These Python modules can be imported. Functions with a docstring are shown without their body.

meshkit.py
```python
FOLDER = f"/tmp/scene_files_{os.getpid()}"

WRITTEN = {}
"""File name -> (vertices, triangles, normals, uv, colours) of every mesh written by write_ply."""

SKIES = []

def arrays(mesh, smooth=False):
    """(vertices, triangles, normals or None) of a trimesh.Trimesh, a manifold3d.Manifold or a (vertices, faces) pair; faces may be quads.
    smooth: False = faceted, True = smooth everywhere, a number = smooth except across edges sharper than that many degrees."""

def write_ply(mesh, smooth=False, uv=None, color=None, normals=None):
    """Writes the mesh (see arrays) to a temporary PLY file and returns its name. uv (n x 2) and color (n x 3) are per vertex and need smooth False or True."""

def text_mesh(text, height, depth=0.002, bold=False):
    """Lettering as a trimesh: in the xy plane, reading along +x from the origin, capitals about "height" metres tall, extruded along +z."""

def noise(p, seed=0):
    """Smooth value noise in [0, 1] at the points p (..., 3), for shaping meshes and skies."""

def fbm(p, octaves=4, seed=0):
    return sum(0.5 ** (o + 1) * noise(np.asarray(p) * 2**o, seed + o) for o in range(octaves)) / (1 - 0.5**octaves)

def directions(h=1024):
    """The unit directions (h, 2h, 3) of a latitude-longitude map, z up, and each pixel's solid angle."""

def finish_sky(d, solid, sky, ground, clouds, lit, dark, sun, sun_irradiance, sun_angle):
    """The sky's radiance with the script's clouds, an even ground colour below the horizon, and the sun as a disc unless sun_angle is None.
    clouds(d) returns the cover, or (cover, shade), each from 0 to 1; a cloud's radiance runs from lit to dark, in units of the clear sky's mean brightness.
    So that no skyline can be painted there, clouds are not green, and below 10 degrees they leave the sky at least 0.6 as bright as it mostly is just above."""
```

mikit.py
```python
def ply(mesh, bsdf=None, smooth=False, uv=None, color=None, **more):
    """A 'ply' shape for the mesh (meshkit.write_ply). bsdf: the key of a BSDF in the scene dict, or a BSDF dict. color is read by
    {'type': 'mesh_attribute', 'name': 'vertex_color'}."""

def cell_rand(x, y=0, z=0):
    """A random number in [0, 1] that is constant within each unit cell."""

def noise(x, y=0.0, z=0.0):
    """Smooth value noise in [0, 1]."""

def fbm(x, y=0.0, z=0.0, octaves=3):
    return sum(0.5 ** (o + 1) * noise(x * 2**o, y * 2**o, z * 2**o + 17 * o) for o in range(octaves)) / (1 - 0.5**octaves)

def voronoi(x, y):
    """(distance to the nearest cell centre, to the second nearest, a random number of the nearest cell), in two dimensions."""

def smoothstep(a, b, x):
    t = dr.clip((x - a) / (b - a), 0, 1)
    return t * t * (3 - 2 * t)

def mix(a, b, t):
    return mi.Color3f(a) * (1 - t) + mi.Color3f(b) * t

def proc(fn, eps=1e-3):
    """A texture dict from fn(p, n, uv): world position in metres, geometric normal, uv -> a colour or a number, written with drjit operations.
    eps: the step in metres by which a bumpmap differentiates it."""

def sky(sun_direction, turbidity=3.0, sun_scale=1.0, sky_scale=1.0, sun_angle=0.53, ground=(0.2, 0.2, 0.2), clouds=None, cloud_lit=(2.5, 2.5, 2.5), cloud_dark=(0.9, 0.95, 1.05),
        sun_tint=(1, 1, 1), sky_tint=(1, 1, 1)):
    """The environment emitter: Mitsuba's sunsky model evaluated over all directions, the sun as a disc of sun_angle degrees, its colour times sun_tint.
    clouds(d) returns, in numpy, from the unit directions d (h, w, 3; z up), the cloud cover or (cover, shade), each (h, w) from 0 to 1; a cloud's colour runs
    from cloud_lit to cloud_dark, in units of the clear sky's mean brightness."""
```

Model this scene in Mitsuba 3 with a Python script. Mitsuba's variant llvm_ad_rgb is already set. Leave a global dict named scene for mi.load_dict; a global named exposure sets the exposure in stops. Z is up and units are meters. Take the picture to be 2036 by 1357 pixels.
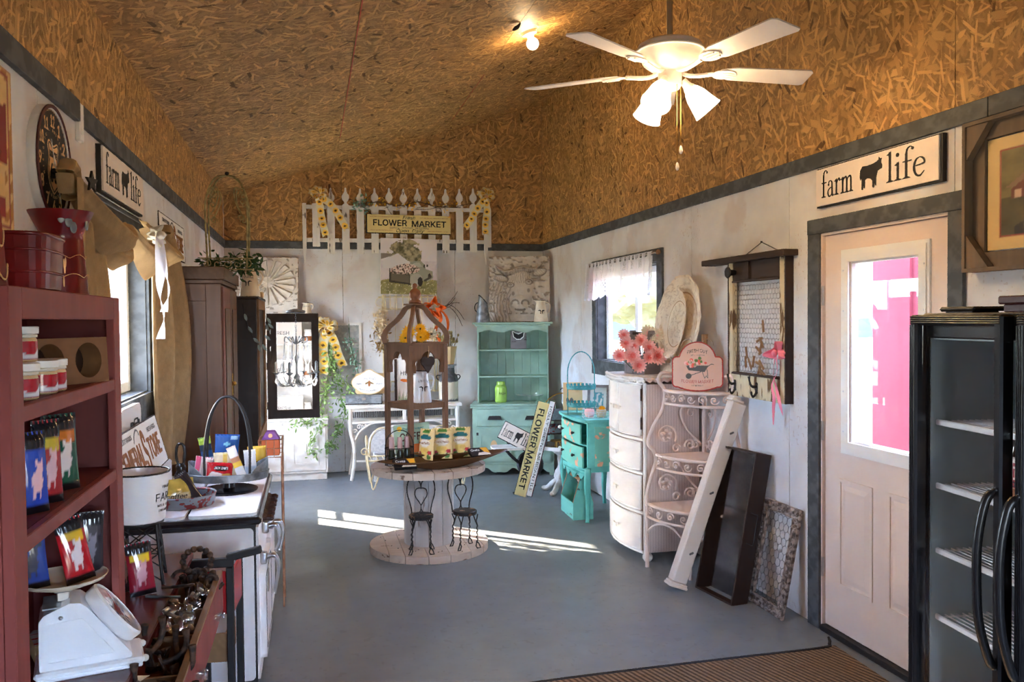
import math, random
import numpy as np
import trimesh
import drjit as dr
import mitsuba as mi
import mikit, meshkit
from mikit import proc, noise, fbm, voronoi, cell_rand, smoothstep, mix
from shapely.geometry import Polygon, Point, LineString, box as sbox
from shapely import affinity
from shapely.ops import unary_union
import shapely

T = mi.ScalarTransform4f
scene, labels = {}, {}
PI = math.pi

# ------------------------------------------------------------------ camera, sky, exposure
F_PX, YAW, PITCH, ROLL, EYE = 1667.0, .2358, .0262, .0092, 1.634


def camera_matrix():
    cy, sy, cp, sp = math.cos(YAW), math.sin(YAW), math.cos(PITCH), math.sin(PITCH)
    f = np.array([sy * cp, cy * cp, -sp])
    r = np.array([cy, -sy, 0.0])
    d = np.cross(f, r)
    right = math.cos(ROLL) * r + math.sin(ROLL) * d
    down = -math.sin(ROLL) * r + math.cos(ROLL) * d
    m = np.eye(4)
    m[:3, 0], m[:3, 1], m[:3, 2], m[:3, 3] = -right, -down, f, (0, 0, EYE)
    return m


scene['camera'] = {'type': 'perspective', 'fov': math.degrees(2 * math.atan(1018 / F_PX)), 'fov_axis': 'x',
                   'near_clip': 0.02, 'far_clip': 500.0, 'to_world': T(camera_matrix().tolist())}
SUN = (-1.0, .88, .693)
scene['sky'] = mikit.sky(SUN, turbidity=3.0, sun_scale=0.55, sky_scale=1.25, sun_tint=(.92, .98, 1.1), ground=(.30, .29, .27),
                         sky_tint=(.86, .98, 1.28),
                         clouds=lambda d: (np.clip((meshkit.fbm(d * 3.0, 4, 5) - .42) * 3.0, 0, .75), .15))
exposure = 7.1
FAN_LIGHT = .27
BULB_LIGHT = 1.3


# ------------------------------------------------------------------ small helpers
def S(r, g, b):
    """sRGB 0-255 to linear."""
    c = np.array([r, g, b], float) / 255
    return [float(x) for x in np.where(c <= .04045, c / 12.92, ((c + .055) / 1.055) ** 2.4)]


def mat(name, col=(.5, .5, .5), rough=.5, metal=0.0, spec=.5, coat=0.0, bump=None, sheen=0.0):
    d = {'type': 'principled', 'base_color': col if isinstance(col, dict) else {'type': 'rgb', 'value': list(col)},
         'roughness': rough if isinstance(rough, dict) else float(rough), 'metallic': float(metal), 'specular': float(spec)}
    if coat:
        d['clearcoat'], d['clearcoat_gloss'] = float(coat), .92
    if sheen:
        d['sheen'] = float(sheen)
    if bump is not None:
        d = {'type': 'bumpmap', 'tex': bump, 'scale': 1.0, 'bsdf': d}
    scene['mat_' + name] = {'type': 'twosided', 'bsdf': d}
    return name


def mv(x=0, y=0, z=0):
    m = np.eye(4)
    m[:3, 3] = x, y, z
    return m


def rot(axis, deg):
    c, s = math.cos(math.radians(deg)), math.sin(math.radians(deg))
    m = np.eye(4)
    i, j = {'x': (1, 2), 'y': (2, 0), 'z': (0, 1)}[axis]
    m[i, i] = m[j, j] = c
    m[i, j], m[j, i] = -s, s
    return m


def scl(x, y=None, z=None):
    return np.diag([x, x if y is None else y, x if z is None else z, 1.0])


UP = np.array([[1, 0, 0, 0], [0, 0, -1, 0], [0, 1, 0, 0], [0, 0, 0, 1.0]])   # local x right, y up, z to the viewer -> faces -Y


def face(x, y, z, yaw=0, lean=0, roll=0):
    """A flat thing at (x,y,z): yaw 0 faces -Y, 90 faces +X, -90 faces -X; lean tips its top back."""
    return mv(x, y, z) @ rot('z', yaw) @ UP @ rot('x', -lean) @ rot('z', roll)


def stand(x, y, z=0, yaw=0):
    """A standing thing: local x along its width, front towards local -y."""
    return mv(x, y, z) @ rot('z', yaw)


def tf(mesh, m):
    mesh = mesh.copy()
    mesh.apply_transform(m)
    return mesh


def cat(*ms):
    flat = []
    for m in ms:
        flat.extend(m if isinstance(m, (list, tuple)) else [m])
    return trimesh.util.concatenate(flat)


def box(x0, y0, z0, x1, y1, z1, b=0.0):
    x0, x1, y0, y1, z0, z1 = min(x0, x1), max(x0, x1), min(y0, y1), max(y0, y1), min(z0, z1), max(z0, z1)
    if b <= 0:
        m = trimesh.creation.box((x1 - x0, y1 - y0, z1 - z0))
        m.apply_translation(((x0 + x1) / 2, (y0 + y1) / 2, (z0 + z1) / 2))
        return m
    b = min(b, .49 * (x1 - x0), .49 * (y1 - y0), .49 * (z1 - z0))
    v = []
    for k in range(3):
        for sx in (0, 1):
            for sy in (0, 1):
                for sz in (0, 1):
                    o = [b, b, b]
                    o[k] = 0
                    v.append([(x1 - o[0]) if sx else (x0 + o[0]), (y1 - o[1]) if sy else (y0 + o[1]), (z1 - o[2]) if sz else (z0 + o[2])])
    return trimesh.convex.convex_hull(np.array(v))


def prism(poly, h, z0=0.0):
    """Extrudes a shapely polygon (or several) along +z."""
    ps = [g for g in getattr(poly, 'geoms', [poly]) if g.area > 1e-9]
    m = cat([trimesh.creation.extrude_polygon(g, h, engine='earcut') for g in ps])
    m.apply_translation((0, 0, z0))
    return m


def tube(pts, r, n=8, closed=False):
    p = np.asarray(pts, float)
    if closed:
        t = np.roll(p, -1, 0) - np.roll(p, 1, 0)
    else:
        t = np.gradient(p, axis=0)
    t /= np.linalg.norm(t, axis=1, keepdims=True) + 1e-12
    a = np.cross(t[0], [0, 0, 1.0] if abs(t[0][2]) < .9 else [1.0, 0, 0])
    A = []
    for k in range(len(p)):
        a = a - t[k] * np.dot(a, t[k])
        a /= np.linalg.norm(a) + 1e-12
        A.append(a)
    A = np.array(A)
    Bn = np.cross(t, A)
    ang = np.arange(n) * 2 * PI / n
    rr = np.broadcast_to(np.asarray(r, float), (len(p),))[:, None, None]
    v = (p[:, None] + rr * (np.cos(ang)[None, :, None] * A[:, None] + np.sin(ang)[None, :, None] * Bn[:, None])).reshape(-1, 3)
    L = len(p) if closed else len(p) - 1
    i, j = np.meshgrid(np.arange(L), np.arange(n), indexing='ij')
    i2, j2 = (i + 1) % len(p), (j + 1) % n
    q = np.stack([i * n + j, i2 * n + j, i2 * n + j2, i * n + j2], -1).reshape(-1, 4)
    f = np.vstack([q[:, [0, 2, 1]], q[:, [0, 3, 2]]])
    if not closed:
        c0, c1 = len(v), len(v) + 1
        v = np.vstack([v, p[0], p[-1]])
        k = np.arange(n)
        e = (len(p) - 1) * n
        f = np.vstack([f, np.stack([np.full(n, c0), k, (k + 1) % n], 1), np.stack([np.full(n, c1), e + (k + 1) % n, e + k], 1)])
    m = trimesh.Trimesh(v, f, process=False)
    if m.volume < 0:
        m.invert()
    return m


def rod(p0, p1, r, n=8, r1=None):
    return tube([p0, p1], [r, r if r1 is None else r1], n)


def lathe(prof, n=28, a0=0.0, a1=360.0):
    """Turns a profile [(radius, z)...] about z."""
    p = np.array(prof, float)
    full = abs(a1 - a0) >= 359.9
    k = n if full else n + 1
    a = np.radians(a0 + (a1 - a0) * np.arange(k) / n)
    v = np.stack([p[:, None, 0] * np.cos(a), p[:, None, 0] * np.sin(a), np.broadcast_to(p[:, None, 1], (len(p), k))], -1).reshape(-1, 3)
    i, j = np.meshgrid(np.arange(len(p) - 1), np.arange(n), indexing='ij')
    j2 = (j + 1) % k
    q = np.stack([i * k + j, i * k + j2, (i + 1) * k + j2, (i + 1) * k + j], -1).reshape(-1, 4)
    m = trimesh.Trimesh(v, np.vstack([q[:, [0, 1, 2]], q[:, [0, 2, 3]]]), process=False)
    m.merge_vertices()
    m.update_faces(m.nondegenerate_faces())
    if m.volume < 0:
        m.invert()
    return m


def ball(r, x=0, y=0, z=0, sub=2, s=(1, 1, 1)):
    m = trimesh.creation.icosphere(subdivisions=sub, radius=r)
    m.apply_transform(scl(*s))
    m.apply_translation((x, y, z))
    return m


def sheet(fn, nu, nv):
    """A surface from fn(u, v) -> (x, y, z) on a grid."""
    u, v = np.meshgrid(np.linspace(0, 1, nu), np.linspace(0, 1, nv), indexing='ij')
    P = np.stack(np.broadcast_arrays(*fn(u, v)), -1).reshape(-1, 3)
    i, j = np.meshgrid(np.arange(nu - 1), np.arange(nv - 1), indexing='ij')
    q = np.stack([i * nv + j, (i + 1) * nv + j, (i + 1) * nv + j + 1, i * nv + j + 1], -1).reshape(-1, 4)
    return trimesh.Trimesh(P, np.vstack([q[:, [0, 1, 2]], q[:, [0, 2, 3]]]), process=False), u.ravel(), v.ravel()


def thick(mesh, t):
    """Gives an open sheet a thickness t along its normals."""
    n = mesh.vertex_normals
    v = np.vstack([mesh.vertices + n * t / 2, mesh.vertices - n * t / 2])
    k = len(mesh.vertices)
    e = mesh.edges_sorted
    un, idx, cnt = np.unique(e, axis=0, return_index=True, return_counts=True)
    b = mesh.edges[idx[cnt == 1]]
    f = np.vstack([mesh.faces, mesh.faces[:, ::-1] + k, np.stack([b[:, 1], b[:, 0], b[:, 0] + k], 1), np.stack([b[:, 1], b[:, 0] + k, b[:, 1] + k], 1)])
    return trimesh.Trimesh(v, f, process=False)


def text(s, h, w=None, d=.0012, bold=False, slant=0.0, arc=0.0):
    """Raised lettering centred on the origin of the xy plane; w: total width; arc: rise of the ends (<0: ends drop)."""
    m = meshkit.text_mesh(s, h, d, bold)
    b = m.bounds
    m.apply_translation((-(b[0][0] + b[1][0]) / 2, -(b[0][1] + b[1][1]) / 2, 0))
    if w:
        m.apply_transform(scl(w / (b[1][0] - b[0][0]), 1, 1))
    v = m.vertices.copy()
    if slant:
        v[:, 0] += slant * v[:, 1]
    if arc:
        hw = max(abs(v[:, 0]).max(), 1e-6)
        v[:, 1] += arc * (v[:, 0] / hw) ** 2
    return trimesh.Trimesh(v, m.faces, process=False)


def rrect(w, h, r=.01, cx=0, cy=0):
    return sbox(cx - w / 2 + r, cy - h / 2 + r, cx + w / 2 - r, cy + h / 2 - r).buffer(r, 6)


def ell(rx, ry, cx=0, cy=0, n=10):
    return affinity.translate(affinity.scale(Point(0, 0).buffer(1, n), rx, ry), cx, cy)


def spiral(cx, cy, r0, r1, a0, turns, n=28):
    t = np.linspace(0, 1, n)
    a = math.radians(a0) + turns * 2 * PI * t
    r = r0 + (r1 - r0) * t
    return np.stack([cx + r * np.cos(a), cy + r * np.sin(a)], 1)


def bez(*p, n=16):
    """Bezier curve through control points of any order."""
    p = np.array(p, float)
    t = np.linspace(0, 1, n)[:, None]
    k = len(p) - 1
    return sum(math.comb(k, i) * t ** i * (1 - t) ** (k - i) * p[i] for i in range(k + 1))


def spline(pts, n=8):
    """Catmull-Rom through the points."""
    p = np.array(pts, float)
    p = np.vstack([2 * p[0] - p[1], p, 2 * p[-1] - p[-2]])
    out = []
    for i in range(1, len(p) - 2):
        t = np.linspace(0, 1, n, endpoint=False)[:, None]
        a, b, c, d = p[i - 1], p[i], p[i + 1], p[i + 2]
        out.append(.5 * (2 * b + (c - a) * t + (2 * a - 5 * b + 4 * c - d) * t ** 2 + (3 * b - a - 3 * c + d) * t ** 3))
    return np.vstack(out + [p[-2][None]])


def xz(p2, y=0.0):
    p2 = np.asarray(p2)
    return np.stack([p2[:, 0], np.full(len(p2), y), p2[:, 1]], 1)


def key_for(name, table):
    if name not in table:
        return name
    k = 1
    while f'{name}_{k:03d}' in table:
        k += 1
    return f'{name}_{k:03d}'


class Thing:
    """One top-level thing; its parts are entries whose keys start with its key."""

    def __init__(self, name, label=None, category=None, M=None, group=None, kind=None):
        self.key = key_for(name, labels)
        self.M = np.eye(4) if M is None else M
        d = {}
        if label:
            d['label'] = label
        if category:
            d['category'] = category
        if group:
            d['group'] = group
        if kind:
            d['kind'] = kind
        labels[self.key] = d

    def _put(self, key, mesh, m, smooth, color, M):
        sh = mikit.ply(mesh, 'mat_' + m, smooth, color=color)
        mm = self.M if M is None else self.M @ M
        if not np.allclose(mm, np.eye(4)):
            sh['to_world'] = T(mm.tolist())
        scene[key] = sh
        return key

    def solo(self, mesh, m, smooth=False, color=None, M=None):
        return self._put(self.key, mesh, m, smooth, color, M)

    def add(self, part, mesh, m, smooth=False, on=None, color=None, M=None, label=None, kind=None):
        key = key_for((on or self.key) + '__' + part, scene)
        self._put(key, mesh, m, smooth, color, M)
        if label or kind:
            labels[key] = {**({'label': label} if label else {}), **({'kind': kind} if kind else {})}
        return key

    def again(self, src, part, M, on=None):
        """Another piece with the mesh of entry src, under a further transform."""
        key = key_for((on or self.key) + '__' + part, scene)
        scene[key] = {**scene[src], 'to_world': T((self.M @ M).tolist())}
        return key

    def copy(self, M, label=None, group=None):
        o = Thing(self.key.rsplit('_', 1)[0] if self.key[-3:].isdigit() else self.key, label or labels[self.key].get('label'),
                  labels[self.key].get('category'), M, group or labels[self.key].get('group'))
        R = M @ np.linalg.inv(self.M)
        for k in list(scene):
            if k == self.key or k.startswith(self.key + '__'):
                old = np.array(scene[k]['to_world'].matrix, float) if 'to_world' in scene[k] else np.eye(4)
                scene[o.key + k[len(self.key):]] = {**scene[k], 'to_world': T((R @ old).tolist())}
                if k in labels and k != self.key:
                    labels[o.key + k[len(self.key):]] = dict(labels[k])
        return o


def struct(name, mesh=None, m=None, smooth=False):
    t = Thing(name, kind='structure')
    if mesh is not None:
        t.solo(mesh, m, smooth)
    return t


def printed(w, h, fn, nx=40, ny=40, bend=None):
    """A printed sheet in the xy plane (centred, facing +z) whose ink colours come from fn(u, v) with u, v from 0 to 1."""
    u, v = np.meshgrid(np.linspace(0, 1, nx), np.linspace(0, 1, ny), indexing='ij')
    P = np.stack([(u - .5) * w, (v - .5) * h, np.zeros_like(u)], -1)
    i, j = np.meshgrid(np.arange(nx - 1), np.arange(ny - 1), indexing='ij')
    q = np.stack([i * ny + j, (i + 1) * ny + j, (i + 1) * ny + j + 1, i * ny + j + 1], -1).reshape(-1, 4)
    c = np.array(np.broadcast_to(fn(u.ravel(), v.ravel()), (u.size, 3)), float)
    P = P.reshape(-1, 3)
    if bend is not None:
        P[:, 2] += bend(u.ravel(), v.ravel())
    return trimesh.Trimesh(P, np.vstack([q[:, [0, 1, 2]], q[:, [0, 2, 3]]]), process=False), c


def inside(poly, u, v):
    return shapely.contains_xy(poly, u, v)


def ink(u, v, base, *layers):
    """Colours: base (rgb or array), then (polygon, rgb) layers painted in order."""
    c = np.array(np.broadcast_to(np.array(base, float), (len(u), 3)))
    for poly, col in layers:
        c[inside(poly, u, v)] = col
    return c


def P(*xy):
    return Polygon(xy)

# ------------------------------------------------------------------ materials
def plane_uv(p, n):
    u = dr.select(dr.abs(n.x) > .7, p.y, p.x)
    v = dr.select(dr.abs(n.z) > .6, p.y, p.z)
    return u, v


def strands(u, v, cell, length, width, seed):
    """Overlapping wood flakes: (tone of the topmost flake 0..1 or -1, grain along it, nearness to its edge)."""
    best, tone, grain, edge = mi.Float(-1), mi.Float(-1), mi.Float(.5), mi.Float(0)
    cu, cv = dr.floor(u / cell), dr.floor(v / cell)
    for a in (-1, 0, 1):
        for b in (-1, 0, 1):
            x, y = cu + a, cv + b
            r1, r2 = cell_rand(x, y, seed), cell_rand(x, y, seed + 1)
            r3, r4 = cell_rand(x, y, seed + 2), cell_rand(x, y, seed + 3)
            ox, oy = u - (x + r1) * cell, v - (y + r2) * cell
            an = r3 * 3.1416
            c, s = dr.cos(an), dr.sin(an)
            lo, ac = ox * c + oy * s, oy * c - ox * s
            ln = length * (.4 + .6 * r4)
            r5 = cell_rand(x, y, seed + 4)
            wd = width * (.25 + .75 * r5 * r5)
            skew = ac * (r1 - .5) * 2.5 + .004 * dr.sin(ac * 900 + r2 * 30)
            rag = .0007 * dr.sin(lo * 90 + r1 * 20)
            e = dr.maximum(dr.abs(lo + skew) / (ln * .5), dr.abs(ac + rag) / (wd * .5))
            ok = (e < 1) & (r4 > best)
            tone = dr.select(ok, cell_rand(x, y, seed + 5), tone)
            grain = dr.select(ok, .5 + .25 * dr.sin(ac * 1500 + 5 * r1) + .25 * dr.sin(ac * 3700 + lo * 60), grain)
            edge = dr.select(ok, e, edge)
            best = dr.select(ok, r4, best)
    return tone, grain, edge


def osb(p, n, uv):
    u, v = plane_uv(p, n)
    base = mix(S(122, 84, 46), S(172, 130, 76), fbm(u * 46, v * 46, 0, 3))
    t2, g2, e2 = strands(u, v, .028, .070, .018, 31)
    col = dr.select(t2 >= 0, mix(S(122, 84, 46), S(198, 154, 98), t2 * .75 + g2 * .25), base)
    t1, g1, e1 = strands(u + .3, v + .7, .050, .105, .038, 11)
    c1 = mix(S(146, 104, 56), S(216, 174, 110), t1 * .75 + g1 * .25)
    c1 = dr.select(t1 < .05, mi.Color3f(S(100, 66, 36)), c1)
    col = dr.select(t1 >= 0, c1 * dr.select(e1 > .92, .84, 1.0), col)
    return col * (.84 + .32 * fbm(u * 5, v * 5, 3, 2))


mat('osb', proc(osb), .62, spec=.35)


def plaster(p, n, uv):
    u, v = plane_uv(p, n)
    f = fbm(u * 1.7 + 3, v * 1.7, 1, 5)
    g = fbm(u * 9, v * 9, 5, 4)
    c = mix(S(208, 208, 208), S(226, 226, 226), g)
    c = mix(c, S(200, 186, 174), smoothstep(.42, .78, f) * .5)
    c = mix(c, S(184, 158, 138), smoothstep(.55, .72, fbm(u * 4 + 7, v * 4, 9, 4)) * .28)
    spk = smoothstep(.82, .86, noise(u * 80, v * 80, 3)) * smoothstep(.5, .7, fbm(u * 3, v * 3, 21, 2))
    return mix(c, S(176, 152, 134), spk * .35)


mat('plaster', proc(plaster), .75, spec=.2)


def floor_col(p, n, uv):
    f = fbm(p.x * 1.3, p.y * 1.3, 2, 4)
    g = fbm(p.x * 14, p.y * 14, 4, 3)
    c = mix(S(104, 112, 117), S(120, 127, 131), f)
    c = c * (.94 + .12 * g)
    sc = smoothstep(.74, .77, noise(p.x * 6 + p.y * 2.2, p.y * 34 - p.x * 26, 8)) * smoothstep(.55, .65, noise(p.x * 1.1, p.y * 1.1, 3))
    c = mix(c, S(96, 96, 94), sc * .12)
    sp = smoothstep(.86, .9, noise(p.x * 45, p.y * 45, 6))
    return mix(c, S(88, 88, 86), sp * .2)


mat('floor_paint', proc(floor_col), proc(lambda p, n, uv: .30 + .22 * fbm(p.x * 3, p.y * 3, 3, 3)), spec=.45)


def wood(name, dark, light, axis='z', scale=22., rough=.5, knots=0.0, spec=.4, coat=0.0, chips=None, chip_amt=.5):
    """Long grain along an axis; chips: a second colour showing through in worn flecks."""
    def fn(p, n, uv):
        a = {'x': (p.x, p.y, p.z), 'y': (p.y, p.x, p.z), 'z': (p.z, p.x, p.y)}[axis]
        w = fbm(a[0] * 1.6, a[1] * scale * .5, a[2] * scale * .5, 3)
        g = .5 + .5 * dr.sin((a[1] + a[2]) * scale * 5 + w * 14)
        c = mix(dark, light, .25 + .5 * w + .25 * g * noise(a[0] * 7, a[1] * 90, a[2] * 90))
        if chips is not None:
            m = smoothstep(1 - chip_amt, 1 - chip_amt + .07, fbm(a[0] * 8, a[1] * 28, a[2] * 28, 3))
            c = mix(c, chips, m)
        return c
    return mat(name, proc(fn), rough, spec=spec, coat=coat)


def mottled(name, a, b, freq=10., lo=.35, hi=.65, rough=.5, metal=0.0, spec=.5, coat=0.0, stretch=(1, 1, 1)):
    """Two colours in noise patches."""
    def fn(p, n, uv):
        return mix(a, b, smoothstep(lo, hi, fbm(p.x * freq * stretch[0], p.y * freq * stretch[1], p.z * freq * stretch[2], 4)))
    return mat(name, proc(fn), rough, metal, spec, coat)


mottled('trim_grey', S(62, 66, 68), S(80, 84, 86), 18, rough=.6)
mat('vinyl', S(238, 240, 242), .35)
mat('white_gloss', S(236, 236, 238), .18, coat=.4)
mat('white_satin', S(232, 230, 226), .4)
mat('black_gloss', S(16, 15, 17), .2, coat=.3)
mat('black_iron', S(26, 24, 24), .55)
mat('black_plastic', S(20, 20, 22), .32)
mat('chrome', S(210, 212, 216), .16, 1.0)
mat('brass', S(196, 150, 72), .28, 1.0)
mottled('rust_iron', S(44, 36, 32), S(84, 58, 42), 60, rough=.7, metal=.25)
mottled('zinc', S(120, 126, 130), S(156, 162, 166), 26, rough=.42, metal=.55)
mat('nickel', S(188, 182, 174), .34, .9)
mat('door_paint', S(222, 204, 192), .45)
mat('fan_white', S(226, 216, 208), .45)
mat('print', {'type': 'mesh_attribute', 'name': 'vertex_color'}, .55)
mat('print_gloss', {'type': 'mesh_attribute', 'name': 'vertex_color'}, .16, coat=.6)
mat('ink_black', S(22, 20, 20), .6)
mat('ink_brown', S(150, 92, 50), .6)
mat('ink_red', S(176, 60, 54), .6)
mat('ink_grey', S(96, 92, 90), .6)
mat('ink_tan', S(222, 180, 128), .6)
mat('ink_white', S(236, 234, 230), .6)
mat('ink_orange', S(228, 120, 40), .5)
mat('ink_yellow', S(236, 196, 52), .5)
mat('sign_white', S(226, 214, 202), .5)
mat('sign_cream', S(214, 196, 132), .55)
mat('sign_back', S(150, 132, 112), .6)
wood('hutch_red', S(110, 48, 44), S(140, 66, 60), 'z', 10, .5)
wood('hutch_red_shaded', S(84, 32, 30), S(108, 46, 42), 'z', 10, .6)  # darker copy of hutch_red: shade inside the hutch put into the colour
wood('walnut', S(60, 36, 22), S(112, 74, 48), 'z', 26, .42, coat=.15)
wood('walnut_y', S(48, 30, 20), S(96, 66, 44), 'y', 26, .42, coat=.15)
wood('espresso', S(34, 22, 16), S(54, 36, 26), 'z', 22, .5)
wood('raw_wood', S(120, 88, 58), S(160, 122, 84), 'y', 30, .7)
wood('crate_wood', S(96, 66, 40), S(150, 112, 74), 'y', 24, .65)
wood('lantern_wood', S(92, 64, 46), S(138, 102, 76), 'z', 34, .7)
wood('bowl_wood', S(58, 36, 20), S(104, 70, 40), 'x', 20, .5)
wood('barn_wood', S(92, 78, 64), S(132, 114, 94), 'z', 24, .8)
wood('caddy_wood', S(104, 98, 98), S(146, 138, 138), 'x', 20, .8, chips=S(84, 70, 62), chip_amt=.34)
wood('picket_white', S(206, 202, 192), S(230, 228, 222), 'z', 20, .7, chips=S(120, 112, 100), chip_amt=.30)
wood('spool_wood', S(170, 148, 132), S(206, 190, 176), 'x', 22, .75, chips=S(120, 92, 76), chip_amt=.30)
wood('drum_wood', S(168, 162, 160), S(200, 196, 194), 'z', 14, .7, chips=S(140, 124, 116), chip_amt=.32)
wood('rack_dark', S(44, 32, 26), S(70, 54, 44), 'y', 22, .65, chips=S(150, 138, 112), chip_amt=.22)
wood('rack_peel', S(188, 172, 136), S(214, 202, 170), 'z', 16, .7, chips=S(104, 76, 48), chip_amt=.44)
mottled('mint', S(142, 172, 154), S(154, 184, 166), 8, rough=.42)
mottled('teal', S(84, 176, 168), S(104, 192, 182), 9, rough=.42)
mottled('teal_metal', S(56, 134, 136), S(70, 152, 152), 14, rough=.45)
mottled('white_chip', S(230, 228, 222), S(214, 208, 198), 12, rough=.45)
mottled('cream_wire', S(226, 212, 172), S(206, 188, 144), 30, rough=.5)
mottled('green_gold', S(168, 152, 100), S(130, 118, 74), 40, rough=.5, metal=.2)
mottled('enamel_red', S(98, 18, 20), S(124, 28, 28), 7, rough=.22, coat=.4)
mottled('tin_spots', S(116, 122, 126), S(112, 36, 34), 46, .56, .60, .4, .35)
mottled('char_cream', S(220, 204, 178), S(232, 220, 198), 12, rough=.22, coat=.4)
mat('wicker_rod', S(222, 202, 192), .55)
mat('leaf_green', S(96, 128, 66), .5)
mat('leaf_light', S(138, 168, 96), .5)
mat('leaf_dark', S(52, 76, 40), .55)
mat('leaf_brown', S(132, 104, 58), .7)
mat('petal_yellow', S(240, 190, 36), .6)
mat('petal_white', S(240, 234, 216), .6)
mat('petal_pink', S(250, 206, 202), .6)
mat('petal_coral', S(226, 92, 80), .6)
mat('petal_orange', S(226, 104, 36), .6)
mat('petal_cream', S(222, 204, 168), .7)
mat('seed_dark', S(40, 26, 18), .8)
mat('ribbon_pink', S(240, 140, 160), .5)
mat('kraft', S(206, 178, 130), .8)
mat('canvas_edge', S(224, 220, 214), .7)


def burlap(p, n, uv):
    a = .5 + .5 * dr.sin(p.z * 1500)
    b = .5 + .5 * dr.sin((p.x + p.y) * 1500)
    return mix(S(158, 130, 92), S(200, 172, 132), .25 * a + .25 * b + .5 * fbm(p.x * 40 + p.y * 40, p.z * 40, 2, 2))


scene['mat_burlap'] = {'type': 'principledthin', 'base_color': proc(burlap), 'roughness': .9, 'diff_trans': .5}
mat('bakelite', S(58, 36, 30), .3)


def weave(p, n, uv):
    u, v = p.y + p.x, p.z
    s = .5 + .5 * dr.sin(u * 480) * dr.sin(v * 720)
    return mix(S(206, 202, 198), S(240, 238, 235), s)


def weave_h(p, n, uv):
    return .0009 * dr.sin((p.y + p.x) * 480) * dr.sin(p.z * 720)


mat('wicker_weave', proc(weave), .55, bump=proc(weave_h, 4e-4))


def weave_side(p, n, uv):
    s = .5 + .5 * dr.sin(p.x * 330)
    t = .5 + .5 * dr.sin(p.z * 900 + 3.14 * dr.floor(p.x * 105))
    return mix(S(196, 176, 168), S(226, 208, 200), .5 * s + .5 * t)


mat('wicker_side', proc(weave_side), .6, bump=proc(lambda p, n, uv: .0008 * dr.sin(p.x * 330), 5e-4))


def rug(p, n, uv):
    s = .5 + .5 * dr.sin((p.x + .30 * p.y) * 230)
    c = mix(S(70, 58, 48), S(128, 108, 88), s)
    return c * (.8 + .4 * noise(p.x * 90, p.y * 240))


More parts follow.
